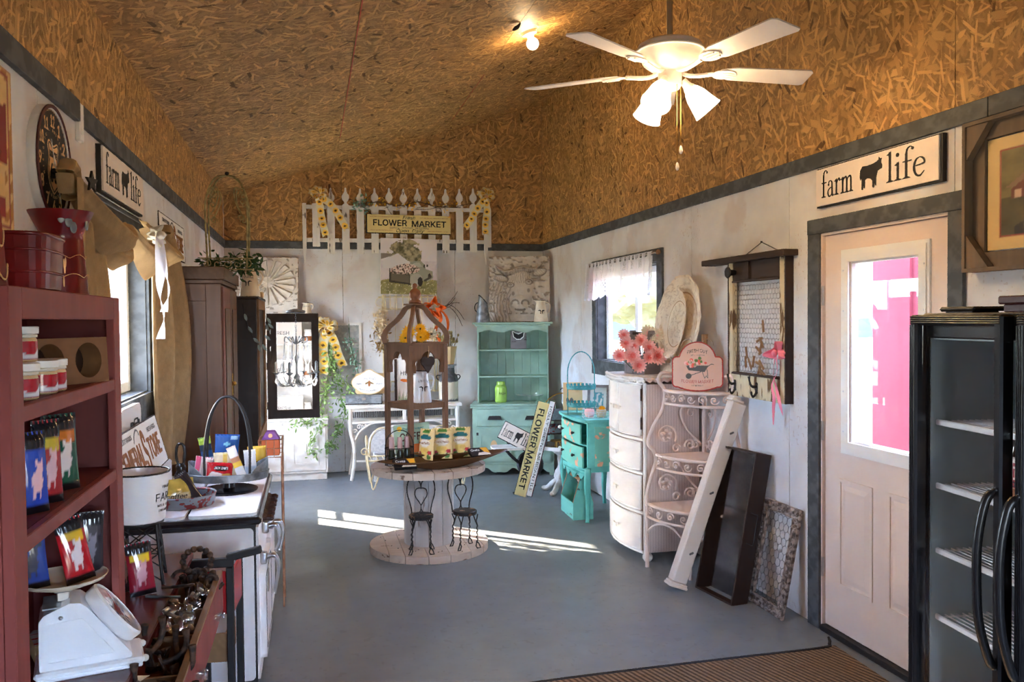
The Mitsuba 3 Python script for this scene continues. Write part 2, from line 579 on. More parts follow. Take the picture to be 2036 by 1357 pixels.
mat('rug_weave', proc(rug), .95, spec=.05, bump=proc(lambda p, n, uv: .0015 * dr.sin((p.x + .30 * p.y) * 230), 6e-4))
scene['mat_pane'] = {'type': 'thindielectric', 'int_ior': 1.5}
scene['mat_crystal'] = {'type': 'dielectric', 'int_ior': 1.55}
scene['mat_jar_glass'] = {'type': 'thindielectric', 'int_ior': 1.45}
mat('brown_glass', S(36, 20, 12), .08, coat=.5)
mat('pink_wall', S(168, 78, 94), .85)
mat('grass', S(120, 116, 92), .95, spec=.05)
mat('tree_leaf', S(112, 114, 90), .9, spec=.1)
mat('bark', S(70, 58, 48), .9, spec=.1)
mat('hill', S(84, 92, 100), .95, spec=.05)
mat('stud_wood', S(112, 86, 60), .9, spec=.1)
mat('fridge_in', S(160, 174, 178), .4)
mat('sign_pink', S(224, 186, 168), .5)
mat('wire_white', S(224, 228, 232), .35)
mat('maroon', S(74, 28, 32), .5)

# ------------------------------------------------------------------ the room
XL, XR, YB, YF = -.861, 2.576, 9.185, -1.60
ZL, ZR = 2.94, 4.055
SLOPE = (ZR - ZL) / (XR - XL)
SIDE = np.array([[0, 0, 1, 0], [1, 0, 0, 0], [0, 1, 0, 0], [0, 0, 0, 1.0]])      # (a, b, h) -> (h, a, b): walls left and right


def side_prism(poly, x0, x1):
    return tf(prism(poly, x1 - x0), mv(x0) @ SIDE)


def front_prism(poly, y0, y1):
    return tf(prism(poly, y1 - y0), mv(0, y1) @ UP)


OPEN_L1, OPEN_L2 = sbox(3.62, 1.26, 4.86, 2.06), sbox(7.32, .62, 8.34, 2.05)
OPEN_R, OPEN_D = sbox(5.94, 1.25, 7.34, 2.06), sbox(2.95, -.2, 3.85, 2.06)
OPEN_F = sbox(.20, .55, 1.60, 1.95)
wl = struct('wall_left', side_prism(sbox(YF - .15, -.05, YB + .15, ZL + .05).difference(unary_union([OPEN_L1, OPEN_L2])), XL - .14, XL - .012), 'stud_wood')
wr = struct('wall_right', side_prism(sbox(YF - .15, -.05, YB + .15, ZR + .05).difference(unary_union([OPEN_R, OPEN_D])), XR + .012, XR + .14), 'stud_wood')
wb = struct('wall_back', front_prism(P((XL, -.05), (XR, -.05), (XR, ZR + .05), (XL, ZL + .05)), YB + .012, YB + .14), 'stud_wood')
wf = struct('wall_front', front_prism(P((XL, -.05), (XR, -.05), (XR, ZR + .05), (XL, ZL + .05)).difference(OPEN_F), YF - .14, YF), 'plaster')
struct('floor', box(XL - .14, YF - .14, -.12, XR + .14, YB + .14, 0), 'floor_paint')
roof = struct('ceiling', tf(box(-.3, YF - .3, .012, 3.95, YB + .3, .16), mv(XL, 0, ZL) @ rot('y', -math.degrees(math.atan(SLOPE)))), 'stud_wood')
G = .0018


def cuts(a, b, seams):
    s = [a] + [x for x in seams if a + .05 < x < b - .05] + [b]
    return list(zip(s[:-1], s[1:]))


for a, b in cuts(YF, YB, [-.6 + 1.22 * k for k in range(10)]):
    g = sbox(a + G, .004, b - G, 2.44).difference(unary_union([OPEN_L1, OPEN_L2]))
    wl.add('plaster_board', side_prism(g, XL - .0115, XL), 'plaster')
for a, b in cuts(YF, YB, [2.93 + 1.22 * k - 3.66 for k in range(10)]):
    g = sbox(a + G, .004, b - G, 2.44).difference(unary_union([OPEN_R, OPEN_D]))
    wr.add('plaster_board', side_prism(g, XR, XR + .0115), 'plaster')
for a, b in cuts(XL, XR, [.345, 1.565]):
    wb.add('plaster_board', front_prism(sbox(a + G, .004, b - G, 2.44), YB, YB + .0115), 'plaster')
    wb.add('strand_board', front_prism(P((a + G, 2.443), (b - G, 2.443), (b - G, ZL + (b - XL) * SLOPE), (a + G, ZL + (a - XL) * SLOPE)), YB, YB + .0115), 'osb')
for a, b in cuts(YF, YB, [1.93, 4.37, 6.81]):
    wl.add('strand_board', side_prism(sbox(a + G, 2.443, b - G, ZL + .01), XL - .0115, XL), 'osb')
for a, b in cuts(YF, YB, [.49, 2.93, 5.37, 7.81]):
    wr.add('strand_board', side_prism(sbox(a + G, 2.443, b - G, ZR + .01), XR, XR + .0115), 'osb')
ROOF = mv(XL, 0, ZL) @ rot('y', -math.degrees(math.atan(SLOPE)))
LEN = (XR - XL) * math.hypot(1, SLOPE)
kx = math.hypot(1, SLOPE)
for i, (a, b) in enumerate(cuts(-.02, LEN + .02, [(.285 - XL) * kx, (1.445 - XL) * kx])):
    for c, d in cuts(YF, YB, [[2.04, 4.48, 6.92], [.82, 3.26, 5.70, 8.14], [2.04, 4.48, 6.92]][i]):
        roof.add('strand_board', tf(box(a + G, c + G, 0, b - G, d - G, .0115), ROOF), 'osb')

for x, c, d in ((.285, 4.40, 7.90), (1.445, 6.95, 8.60)):
    roof.add('chalk_line', tf(box((x - XL) * kx + .004, c, -.0006, (x - XL) * kx + .010, d, .0005), ROOF), 'ink_red')
# grey trim band at the top of the painted boards
for k, (nm, m) in enumerate([
        ('trim_1', cat(box(XL, YF, 2.400, XL + .024, 3.502, 2.480, .002))),
        ('trim_2', cat(box(XL, 3.575, 2.400, XL + .018, YB, 2.480, .002))),
        ('trim_3', box(XL + .018, YB - .018, 2.400, XR - .018, YB, 2.478, .002)),
        ('trim_4', box(XR - .018, 2.742, 2.400, XR, YB, 2.478, .002)),
        ('trim_5', box(XR - .018, YF, 2.400, XR, 2.740, 2.478, .002))]):
    struct(nm, m, 'trim_grey')
t = Thing('junction_box', 'white cable cover in the gap of the grey trim band above the round clock', 'cable cover')
t.solo(cat(box(XL, 3.512, 2.33, XL + .02, 3.566, 2.478, .004), tube(bez((XL + .014, 3.525, 2.40), (XL + .03, 3.53, 2.33), (XL + .014, 3.55, 2.36), (XL + .012, 3.555, 2.42), n=10), .0025, 6)), 'white_satin')


# windows: grey casing, jambs, vinyl frame, panes
def casing_side(t, x, into, a, b, z0, z1, w=.10, d=.018, sill=True):
    """Flat casing boards round an opening in a side wall; into = +1 when the room lies towards +x."""
    e = x + into * d
    t.add('casing', box(x, a - w, z0, e, a, z1, .002), 'trim_grey')
    t.add('casing', box(x, b, z0, e, b + w, z1, .002), 'trim_grey')
    t.add('casing', box(x, a - w, z1, e, b + w, z1 + w, .002), 'trim_grey')
    if sill:
        t.add('casing', box(x, a - w, z0 - w - .03, x + into * (d + .006), b + w, z0, .002), 'trim_grey')


def jambs_side(t, x0, x1, a, b, z0, z1, m='trim_grey', bottom=True):
    k = .008
    t.add('jamb', box(x0, a - .001, z0, x1, a + k, z1), m)
    t.add('jamb', box(x0, b - k, z0, x1, b + .001, z1), m)
    t.add('jamb', box(x0, a, z1 - k, x1, b, z1 + .001), m)
    if bottom:
        t.add('jamb', box(x0, a, z0 - .001, x1, b, z0 + k), m)


def single(quad):
    """One sheet of glass from four corners."""
    return trimesh.Trimesh(np.array(quad, float), [[0, 1, 2], [0, 2, 3]], process=False)


w1 = struct('window_1')
casing_side(w1, XL, 1, 3.62, 4.86, 1.26, 2.06)
jambs_side(w1, XL - .14, XL, 3.62, 4.86, 1.26, 2.06)
w2 = struct('window_2')
casing_side(w2, XR, -1, 5.94, 7.34, 1.25, 2.06)
jambs_side(w2, XR, XR + .14, 5.94, 7.34, 1.25, 2.06)
w3 = struct('window_3')  # unseen window inferred from the sun patch; near side widened for extra skylight
casing_side(w3, XL, 1, 7.32, 8.34, .62, 2.05, w=.06, sill=False)
jambs_side(w3, XL - .14, XL, 7.32, 8.34, .62, 2.05)


def vinyl(t, xc, a, b, z0, z1, split, fw=.055, sw=.03):
    h = .022
    a, b, z0, z1 = a + .009, b - .009, z0 + .009, z1 - .009
    t.add('frame', cat(box(xc - h, a, z0, xc + h, a + fw, z1, .004), box(xc - h, b - fw, z0, xc + h, b, z1, .004),
                       box(xc - h, a + fw, z0, xc + h, b - fw, z0 + fw, .004), box(xc - h, a + fw, z1 - fw, xc + h, b - fw, z1, .004)), 'vinyl')
    t.add('sash_stile', box(xc - h * .9, split - sw, z0 + fw, xc + h * .9, split + sw, z1 - fw, .004), 'vinyl')
    for c, d in ((a + fw, split - sw), (split + sw, b - fw)):
        t.add('pane', single([(xc, c, z0 + fw), (xc, d, z0 + fw), (xc, d, z1 - fw), (xc, c, z1 - fw)]), 'pane')


vinyl(w1, XL - .105, 3.62, 4.86, 1.26, 2.06, 4.24)
vinyl(w2, XR + .105, 5.94, 7.34, 1.25, 2.06, 6.60)
vinyl(w3, XL - .105, 7.32, 8.34, .62, 2.05, 8.00, .016, .011)
w3.add('muntin', box(XL - .115, 8.02, .80, XL - .095, 8.31, .835), 'vinyl')
w4 = struct('window_4')
w4.add('frame', front_prism(OPEN_F.difference(unary_union([sbox(.27, .62, .86, 1.88), sbox(.94, .62, 1.53, 1.88)])), YF - .09, YF - .04), 'vinyl')
for a, b in ((.27, .86), (.94, 1.53)):
    w4.add('pane', single([(a, YF - .065, .62), (b, YF - .065, .62), (b, YF - .065, 1.88), (a, YF - .065, 1.88)]), 'pane')

# the door in the right wall
d1 = struct('door_1')
d1.add('casing', box(XR - .018, 3.85, 0, XR, 3.95, 2.06, .002), 'trim_grey')
d1.add('casing', box(XR - .018, 2.866, 0, XR, 2.95, 2.06, .002), 'trim_grey')
d1.add('casing', box(XR - .018, 2.862, 2.061, XR, 3.954, 2.138, .002), 'trim_grey')
for a, b in ((3.838, 3.851), (2.949, 2.962)):
    d1.add('jamb', box(XR - .004, a, 0, XR + .13, b, 2.06), 'door_paint')
d1.add('jamb', box(XR - .004, 2.962, 2.048, XR + .13, 3.838, 2.061), 'door_paint')
GA, GB, GZ0, GZ1 = 3.137, 3.628, 1.009, 1.90
slab = sbox(2.966, .034, 3.834, 2.045).difference(sbox(GA, GZ0, GB, GZ1))
d1.add('slab', side_prism(slab, XR + .012, XR + .055), 'door_paint')
fr = sbox(GA - .062, GZ0 - .062, GB + .062, GZ1 + .062)
d1.add('glass_moulding', cat(side_prism(fr.difference(sbox(GA - .012, GZ0 - .012, GB + .012, GZ1 + .012)), XR + .002, XR + .013),
                             side_prism(fr.buffer(-.016).difference(sbox(GA, GZ0, GB, GZ1)), XR - .004, XR + .004),
                             side_prism(sbox(GA - .006, GZ0 - .006, GB + .006, GZ1 + .006).difference(sbox(GA + .008, GZ0 + .008, GB - .008, GZ1 - .008)), XR + .014, XR + .05)), 'white_satin')
for k in range(5):
    for y in (GA - .036, GB + .036):
        d1.add('screw', ball(.005, XR - .004, y, GZ0 + .05 + k * .2, 1, (.4, 1, 1)), 'chrome')
d1.add('pane', single([(XR + .034, GA, GZ0), (XR + .034, GB, GZ0), (XR + .034, GB, GZ1), (XR + .034, GA, GZ1)]), 'pane')


def raised_panel(a, b, z0, z1):
    o = sbox(a, z0, b, z1)
    ring = side_prism(o.difference(o.buffer(-.016, join_style=2)), XR + .006, XR + .013)
    v = []
    for x, q in ((XR + .0125, .028), (XR + .005, .055)):
        v += [(x, a + q, z0 + q), (x, b - q, z0 + q), (x, b - q, z1 - q), (x, a + q, z1 - q)]
    return cat(ring, trimesh.convex.convex_hull(np.array(v)))


d1.add('raised_panel', raised_panel(3.455, 3.715, .265, .815), 'door_paint')
d1.add('raised_panel', raised_panel(3.085, 3.345, .265, .815), 'door_paint')
for z in (.33, 1.04, 1.74):
    d1.add('hinge', cat(rod((XR + .002, 3.842, z - .05), (XR + .002, 3.842, z + .05), .008, 10), box(XR - .001, 3.842, z - .05, XR + .003, 3.872, z + .05)), 'nickel')
d1.add('threshold', box(XR - .02, 2.962, .001, XR + .12, 3.838, .03, .003), 'black_iron')

# a worn woven mat by the door
t = Thing('door_mat', 'brown ribbed woven mat with a dark bound edge on the grey floor by the door', 'mat')
A_, B_, C_, D_ = (2.495, 3.617), (.75, 3.571), (.70, 1.9), (2.42, 1.9)
t.add('weave', prism(P(A_, B_, C_, D_), .007, .001), 'rug_weave')
t.add('binding', tube(spline([(B_[0], B_[1], .007), (1.2, 3.59, .008), (1.9, 3.60, .008), (2.40, 3.60, .009), (2.47, 3.625, .016), (2.497, 3.67, .026)], 6), .007, 7), 'black_iron', True)

# ------------------------------------------------------------------ outside
g = struct('ground', box(-60, -60, -.5, 90, 120, -.14), 'grass')
t = Thing('barn', 'pink painted barn standing outside the door glass', 'barn')
t.add('wall', box(4.9, -2.0, -.14, 9.5, 6.55, 3.4), 'pink_wall')
for k in range(9):
    t.add('batten', box(4.88, -1.95 + k * 1.0, -.14, 4.9, -1.87 + k * 1.0, 3.4), 'pink_wall')
t.add('roof', tf(prism(P((4.6, 3.35), (7.2, 4.6), (9.8, 3.35)), 9.2), mv(0, 6.9, 0) @ UP), 'trim_grey')
rng = np.random.default_rng(4)


def crown(r, seed):
    m = trimesh.creation.icosphere(subdivisions=4, radius=r)
    v = m.vertices
    k = .72 + .55 * meshkit.fbm(v * 2.6 / r + seed * 7.3, 4, seed)
    m.vertices = v * k[:, None] * [1, 1, .95]
    return m


for k, (x, y, r, h, lab) in enumerate([(9.6, 22.5, 1.7, 2.6, 'yellow leaved tree outside the lace curtained window, left of the sash bar'),
                                       (12.6, 31, 2.3, 3.2, 'second yellow leaved tree farther off outside the lace curtained window'),
                                       (17.5, 27.0, 1.5, 1.9, 'small yellow leaved tree outside, right of the sash bar of the lace curtained window')]):
    t = Thing('tree', lab, 'tree', mv(x, y, -.14))
    t.add('trunk', lathe([(.0, 0), (.18, 0), (.12, h * .6), (.06, h), (0, h)], 10), 'bark', True)
    t.add('crown', tf(crown(r, k + 1), mv(0, 0, h + r * .3)), 'tree_leaf')
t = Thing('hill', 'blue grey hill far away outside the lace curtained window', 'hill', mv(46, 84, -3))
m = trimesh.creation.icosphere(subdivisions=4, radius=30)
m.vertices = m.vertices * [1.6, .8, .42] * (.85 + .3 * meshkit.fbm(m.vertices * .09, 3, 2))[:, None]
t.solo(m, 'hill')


def emit(t, part, mesh, rgb, m, on=None, smooth=True):
    k = t.add(part, mesh, m, smooth, on=on)
    scene[k]['emitter'] = {'type': 'area', 'radiance': {'type': 'rgb', 'value': [float(c) for c in rgb]}}
    return k


WARM = np.array([1.0, .70, .38])
# ------------------------------------------------------------------ ceiling fan and bare bulb
FX, FY, FZ = 1.55, 3.44, 2.70
mat('shade_glow', S(250, 240, 220), .5)
t = Thing('ceiling_fan', 'white five blade ceiling fan with three lit glass shades and two pull chains', 'ceiling fan', mv(FX, FY, FZ))
top = ZL + (FX - XL) * SLOPE - FZ
t.add('downrod', rod((0, 0, .13), (0, 0, top - .02), .013, 12), 'nickel', True)
t.add('canopy', lathe([(0, top + .01), (.07, top - .005), (.065, top - .05), (.03, top - .09), (0, top - .09)], 24), 'fan_white', 40)
t.add('motor', lathe([(0, .150), (.06, .150), (.115, .138), (.138, .125), (.145, .110), (.146, .098), (.139, .09), (.132, .075), (.115, .045), (.085, .022), (.06, .012), (0, .012)], 40), 'fan_white', 35)
t.add('trim_ring', lathe([(.140, .104), (.149, .106), (.151, .098), (.147, .092), (.139, .094), (.140, .104)], 40), 'white_satin', True)
t.add('switch_housing', lathe([(0, .012), (.045, .012), (.052, .0), (.05, -.05), (.04, -.065), (0, -.07)], 28), 'fan_white', 35)


def blade_mesh():
    s = sbox(.24, -.062, .665, .062).buffer(-.012).buffer(.012)
    s = P((.23, -.030), (.30, -.056), (.645, -.068), (.662, -.050), (.672, .058), (.655, .068), (.30, .056), (.23, .030))
    return tf(prism(s, .006, -.003), mv(0, 0, .018) @ rot('x', -11))


def iron_mesh():
    arm = tube(bez((.05, 0, .012), (.09, 0, -.012), (.14, 0, .002), (.20, 0, .012), n=10), .010, 8)
    plate = tf(prism(unary_union([ell(.055, .040, .255, 0), ell(.05, .012, .21, 0)]), .005, -.009), mv(0, 0, .018) @ rot('x', -11))
    rib = tf(cat(tube([(.235, -.02, -.011), (.295, -.018, -.011)], .004, 6), tube([(.235, .0, -.011), (.31, .0, -.011)], .004, 6), tube([(.235, .02, -.011), (.295, .018, -.011)], .004, 6)), mv(0, 0, .018) @ rot('x', -11))
    return cat(arm, plate, rib)


b0 = i0 = None
for k in range(5):
    M = rot('z', 70 + 72 * k)
    if b0 is None:
        b0, i0 = t.add('blade', blade_mesh(), 'fan_white', M=M), None
        i0 = t.add('blade_iron', iron_mesh(), 'fan_white', 40, M=M)
    else:
        t.again(b0, 'blade', M)
        t.again(i0, 'blade_iron', M)
SHADE = [(.026, 0), (.034, -.01), (.046, -.04), (.054, -.08), (.062, -.115), (.066, -.125), (.063, -.126), (.058, -.112), (.050, -.08), (.042, -.04), (.028, -.012), (.024, -.002), (.026, 0)]
for k, az in enumerate((225, 345, 105)):
    M = rot('z', az) @ mv(.075, 0, -.050) @ rot('y', -40)
    t.add('lamp_arm', lathe([(0, .03), (.016, .03), (.02, .0), (.027, -.012), (.027, -.03), (0, -.03)], 16), 'fan_white', 40, M=M)
    sh = t.add('lamp_shade', tf(lathe(SHADE, 28), mv(0, 0, -.018)), 'shade_glow', True, M=M)
    scene[sh]['emitter'] = {'type': 'area', 'radiance': {'type': 'rgb', 'value': [float(c) for c in FAN_LIGHT * WARM]}}
    bk = t.add('bulb', ball(.026, 0, 0, -.08, 2, (1, 1, 1.25)), 'shade_glow', True, M=M)
    scene[bk]['emitter'] = {'type': 'area', 'radiance': {'type': 'rgb', 'value': [float(c) for c in 3 * FAN_LIGHT * WARM]}}
for x, y, L in ((.012, -.046, .34), (.045, -.012, .26)):
    ch = t.add('pull_chain', rod((x, y, -.05), (x, y, -.05 - L), .0016, 6), 'brass', True)
    t.add('pull_tip', lathe([(0, 0), (.004, -.002), (.009, -.022), (.006, -.034), (0, -.038)], 12), 'fan_white', True, on=ch, M=mv(x, y, -.05 - L))
BX, BY = 1.585, 5.98
bz = ZL + (BX - XL) * SLOPE
t = Thing('bare_bulb_lamp', 'small bare globe bulb in a holder on the sloping ceiling', 'lamp', mv(BX, BY, bz) @ rot('y', -math.degrees(math.atan(SLOPE))))
t.add('holder', lathe([(0, 0), (.058, 0), (.055, -.02), (.03, -.028), (.022, -.05), (0, -.05)], 24), 'white_satin', 40)
emit(t, 'bulb', ball(.045, 0, 0, -.09, 3), BULB_LIGHT * WARM, 'shade_glow')
t = Thing('cable_clip', 'dark bent tape scrap hanging on the ceiling beside the bare bulb', 'cable clip', mv(BX - .14, BY - .30, ZL + (BX - .14 - XL) * SLOPE - .002) @ rot('y', -math.degrees(math.atan(SLOPE))))
t.solo(tube(bez((0, 0, 0), (-.02, .01, -.03), (-.05, .02, -.02), (-.06, .02, -.035), n=8), [.004, .008, .012, .014, .014, .012, .010, .005], 8), 'black_iron', True)

# ------------------------------------------------------------------ lettering made of strokes: a slender serif
def serif_word(word, stroke=.16):
    """Lower-case serif letters as polygons, x-height 1; returns (polygon, width)."""
    def stem(x, y0, y1, w=stroke):
        s = sbox(x - w / 2, y0, x + w / 2, y1)
        foot = P((x - .26, y0), (x + .26, y0), (x + .24, y0 + .05), (x + w / 2, y0 + .10), (x - w / 2, y0 + .10), (x - .24, y0 + .05))
        return unary_union([s, foot])

    def flag(x, y, w=stroke):
        return P((x - w / 2 - .17, y - .10), (x + w / 2, y + .06), (x + w / 2, y - .18), (x - w / 2, y - .16))

    def arc(pts, ws):
        p = spline(pts, 7)
        w = np.interp(np.linspace(0, 1, len(p)), np.linspace(0, 1, len(ws)), ws)
        return unary_union([LineString(p[i:i + 2]).buffer(w[i] / 2, 4) for i in range(len(p) - 1)])

    th = .05
    g = {}
    g['l'] = (unary_union([stem(.28, 0, 1.7), flag(.28, 1.66)]), .56)
    g['i'] = (unary_union([stem(.28, 0, 1.0), flag(.28, .97), Point(.26, 1.42).buffer(.115)]), .56)
    g['f'] = (unary_union([stem(.30, 0, 1.35), arc([(.30, 1.30), (.36, 1.58), (.56, 1.70), (.72, 1.62)], [stroke, .1, th, .06]), Point(.72, 1.57).buffer(.085), sbox(.06, .90, .66, .97)]), .74)
    g['r'] = (unary_union([stem(.28, 0, 1.0), flag(.28, .97), arc([(.33, .70), (.46, .93), (.62, .98)], [th, .09, .12]), Point(.66, .90).buffer(.09)]), .74)
    hump = [(0, .72), (.12, .92), (.30, .97), (.40, .86), (.42, .60)]

    def hp(x):
        return arc([(x + a, b) for a, b in hump], [th, .08, .12, stroke, stroke])
    g['m'] = (unary_union([stem(.28, 0, 1.0), flag(.28, .97), hp(.33), stem(.75, 0, .72), hp(.80), stem(1.22, 0, .72)]), 1.5)
    g['a'] = (unary_union([arc([(.16, .74), (.22, .93), (.42, .98), (.58, .86), (.60, .55), (.60, .16)], [.07, .08, th, .12, stroke, stroke]), Point(.18, .76).buffer(.08),
                           arc([(.58, .58), (.34, .52), (.12, .36), (.12, .14), (.28, .0), (.48, .08), (.60, .22)], [th, .06, .11, .13, .09, th, th]),
                           arc([(.60, .20), (.66, .02), (.82, .08)], [stroke, .08, th])]), .84)
    g['e'] = (unary_union([arc([(.12, .56), (.72, .62), (.70, .86), (.46, .98), (.20, .86), (.08, .50), (.20, .12), (.46, -.01), (.74, .20)], [th, .10, .10, th, .11, .15, .12, .09, .04])]), .84)
    out, x = [], 0.0
    for c in word:
        poly, w = g[c]
        out.append(affinity.translate(poly, x, 0))
        x += w
    return unary_union(out), x


COW = P((.02, .62), (.0, .40), (.03, .32), (.07, .42), (.09, .28), (.08, .04), (.12, .0), (.15, .02), (.15, .24), (.19, .06), (.23, .04), (.24, .30), (.34, .34), (.50, .30), (.58, .22), (.58, .04), (.62, .0),
        (.66, .02), (.65, .22), (.70, .06), (.74, .05), (.74, .30), (.80, .48), (.90, .52), (.99, .54), (1.0, .62), (.95, .72), (.96, .80), (.99, .84), (.91, .84), (.86, .90), (.85, .82), (.78, .78), (.60, .74), (.34, .72), (.12, .74))


def farm_sign(label, M, w=.885, h=.20, group=None):
    t = Thing('farm_sign', label, 'sign', M, group)
    t.add('back_board', prism(sbox(-w / 2, -h / 2, w / 2, h / 2), .020, 0), 'ink_black')
    t.add('front_board', prism(sbox(-w / 2 + .004, -h / 2 + .008, w / 2 - .014, h / 2 - .006), .008, .0202), 'sign_white')
    a, wa = serif_word('farm')
    b, wb_ = serif_word('life')
    z = .0284
    t.add('lettering', prism(affinity.translate(affinity.scale(a, .295 * w / wa, h * .395, origin=(0, 0)), -.445 * w, -.27 * h), .0015, z), 'ink_black')
    t.add('lettering', prism(affinity.translate(affinity.scale(b, .285 * w / wb_, h * .40, origin=(0, 0)), .115 * w, -.28 * h), .0015, z), 'ink_black')
    t.add('cow_silhouette', prism(affinity.translate(affinity.scale(COW.buffer(.004), .18 * w, .75 * h, origin=(0, 0)), -.095 * w, -.31 * h), .0015, z), 'ink_black')
    return t


farm_sign('white board sign reading farm life with a black cow, above the half glass door', face(XR, 3.417, 2.290, -90))
farm_sign('white board sign reading farm life above the burlap draped window', face(XL, 4.265, 2.283, 90))

# ------------------------------------------------------------------ framed rooster picture
t = Thing('rooster_picture', 'rustic wooden shadow frame holding a white rooster print, cut by the right edge', 'picture', face(XR, 2.40, 2.094, -90))
W_, H_ = .85, .585
ring = lambda a, b: sbox(-a[0] / 2, -a[1] / 2, a[0] / 2, a[1] / 2).difference(sbox(-b[0] / 2, -b[1] / 2, b[0] / 2, b[1] / 2))
t.add('outer_frame', prism(ring((W_, H_), (W_ - .03, H_ - .03)), .06), 'barn_wood')
t.add('inner_frame', prism(ring((W_ - .03, H_ - .03), (W_ - .15, H_ - .15)), .022, .0), 'barn_wood')
for sx in (-1, 1):
    for sy in (-1, 1):
        cx, cy = sx * (W_ / 2 - .016), sy * (H_ / 2 - .016)
        t.add('corner_block', prism(P((cx, cy), (cx - sx * .11, cy), (cx, cy - sy * .13)), .03, .024), 'barn_wood')


def rooster(u, v):
    c = np.array(np.broadcast_to(np.array(S(214, 182, 120)), (len(u), 3)))
    n = meshkit.fbm(np.stack([u * 9, v * 9, u * 0], 1), 4, 3)[:, None]
    pic = (u > .10) & (u < .90) & (v > .13) & (v < .87)
    red = (u > .088) & (u < .912) & (v > .114) & (v < .886) & ~pic
    c[red] = S(150, 62, 44)
    sky = np.array(S(70, 66, 40)) + (np.array(S(128, 116, 66)) - np.array(S(70, 66, 40))) * n
    low = np.array(S(44, 40, 30)) + (np.array(S(90, 84, 52)) - np.array(S(44, 40, 30))) * n
    c[pic] = np.where((v > .45)[:, None], sky, low)[pic]
    for poly, col in ((P((.16, .44), (.34, .44), (.34, .56), (.27, .66), (.16, .56)), S(104, 46, 38)), (P((.13, .55), (.29, .69), (.33, .66), (.17, .53)), S(120, 96, 74)),
                      (P((.19, .44), (.23, .44), (.23, .52), (.19, .52)), S(176, 150, 130)), (P((.34, .30), (.28, .40), (.27, .50), (.30, .55), (.36, .50), (.45, .50), (.52, .58), (.55, .70), (.60, .66), (.58, .52), (.54, .36), (.44, .28)), S(224, 206, 186)),
                      (P((.55, .70), (.58, .76), (.62, .70), (.60, .64)), S(190, 60, 48)), (P((.40, .14), (.39, .29), (.41, .29), (.43, .14)), S(190, 160, 90)), (ell(.2, .10, .38, .16), S(40, 40, 44))):
        c[inside(poly, u, v) & pic] = col
    return c


m, c = printed(W_ - .16, H_ - .16, rooster, 90, 70)
t.add('print', tf(m, mv(0, 0, .012)), 'print', color=c, smooth=True)

# ------------------------------------------------------------------ window rack with hooks on the right wall
t = Thing('window_rack', 'peeling old window frame wall rack with chicken wire, hooks and a dark shelf board', 'wall rack', face(XR, 4.436, 1.56, -90) @ scl(1, 1, .58))
w_, z0_, z1_ = .60, -.408, .405
t.add('top_shelf', box(-.60, z1_, 0, .375, z1_ + .035, .16, .004), 'rack_dark')
t.add('stile', box(-.315, z0_, .03, -.265, z1_, .085, .003), 'rack_peel')
t.add('stile', box(.265, z0_, .03, .315, z1_, .085, .003), 'rack_peel')
t.add('side_board', box(.3155, z0_, 0, .327, z1_, .084), 'espresso')
t.add('side_board', box(-.327, z0_, 0, -.3155, z1_, .084), 'espresso')
t.add('top_rail', box(-.2645, .295, .03, .2645, z1_, .08, .003), 'rack_dark')
t.add('bottom_rail', box(-.2645, z0_, .03, .2645, -.275, .085, .003), 'rack_peel')
t.add('ledge', box(-.2645, -.2745, .03, .2645, -.262, .10), 'rack_dark')
t.add('ledge', box(-.2645, .284, .03, .2645, .294, .094), 'rack_dark')
t.add('latch_block', box(-.10, .30, .0805, -.055, z1_ - .002, .105, .003), 'rack_dark')
t.add('knob', lathe([(0, .10), (.03, .098), (.036, .085), (.02, .06), (.015, .0), (0, 0)], 20), 'black_iron', 40, M=mv(-.235, .345, .08))


def honeycomb(w, h, s, r=.0009):
    segs = {}
    dx, dy = s * math.sqrt(3), s * 1.5
    for j in range(-1, int(h / dy) + 2):
        for i in range(-1, int(w / dx) + 2):
            cx, cy = -w / 2 + (i + .5 * (j % 2)) * dx, -h / 2 + j * dy
            pts = [(cx + s * math.cos(math.radians(30 + 60 * k)), cy + s * math.sin(math.radians(30 + 60 * k))) for k in range(6)]
            for k in range(6):
                a, b = pts[k], pts[(k + 1) % 6]
                if max(abs(a[0]), abs(b[0])) <= w / 2 and max(abs(a[1]), abs(b[1])) <= h / 2:
                    segs[tuple(sorted([(round(a[0], 4), round(a[1], 4)), (round(b[0], 4), round(b[1], 4))]))] = 1
    return cat([tube([(a[0], a[1], 0), (b[0], b[1], 0)], r, 4) for a, b in segs])


t.add('chicken_wire', tf(honeycomb(.53, .55, .019, .0012), mv(0, .01, .06)), 'rust_iron', kind='stuff')


def coat_hook():
    up = tube(bez((0, .0, .0), (0, -.01, .04), (0, -.01, .075), (0, .055, .085), n=12), [.008] * 9 + [.007, .008, .011], 8)
    dn = tube(bez((0, -.03, 0), (0, -.055, .015), (0, -.085, .05), (0, -.035, .062), n=12), [.008] * 9 + [.007, .008, .010], 8)
    return cat(box(-.014, -.045, -.001, .014, .02, .006, .002), up, dn)


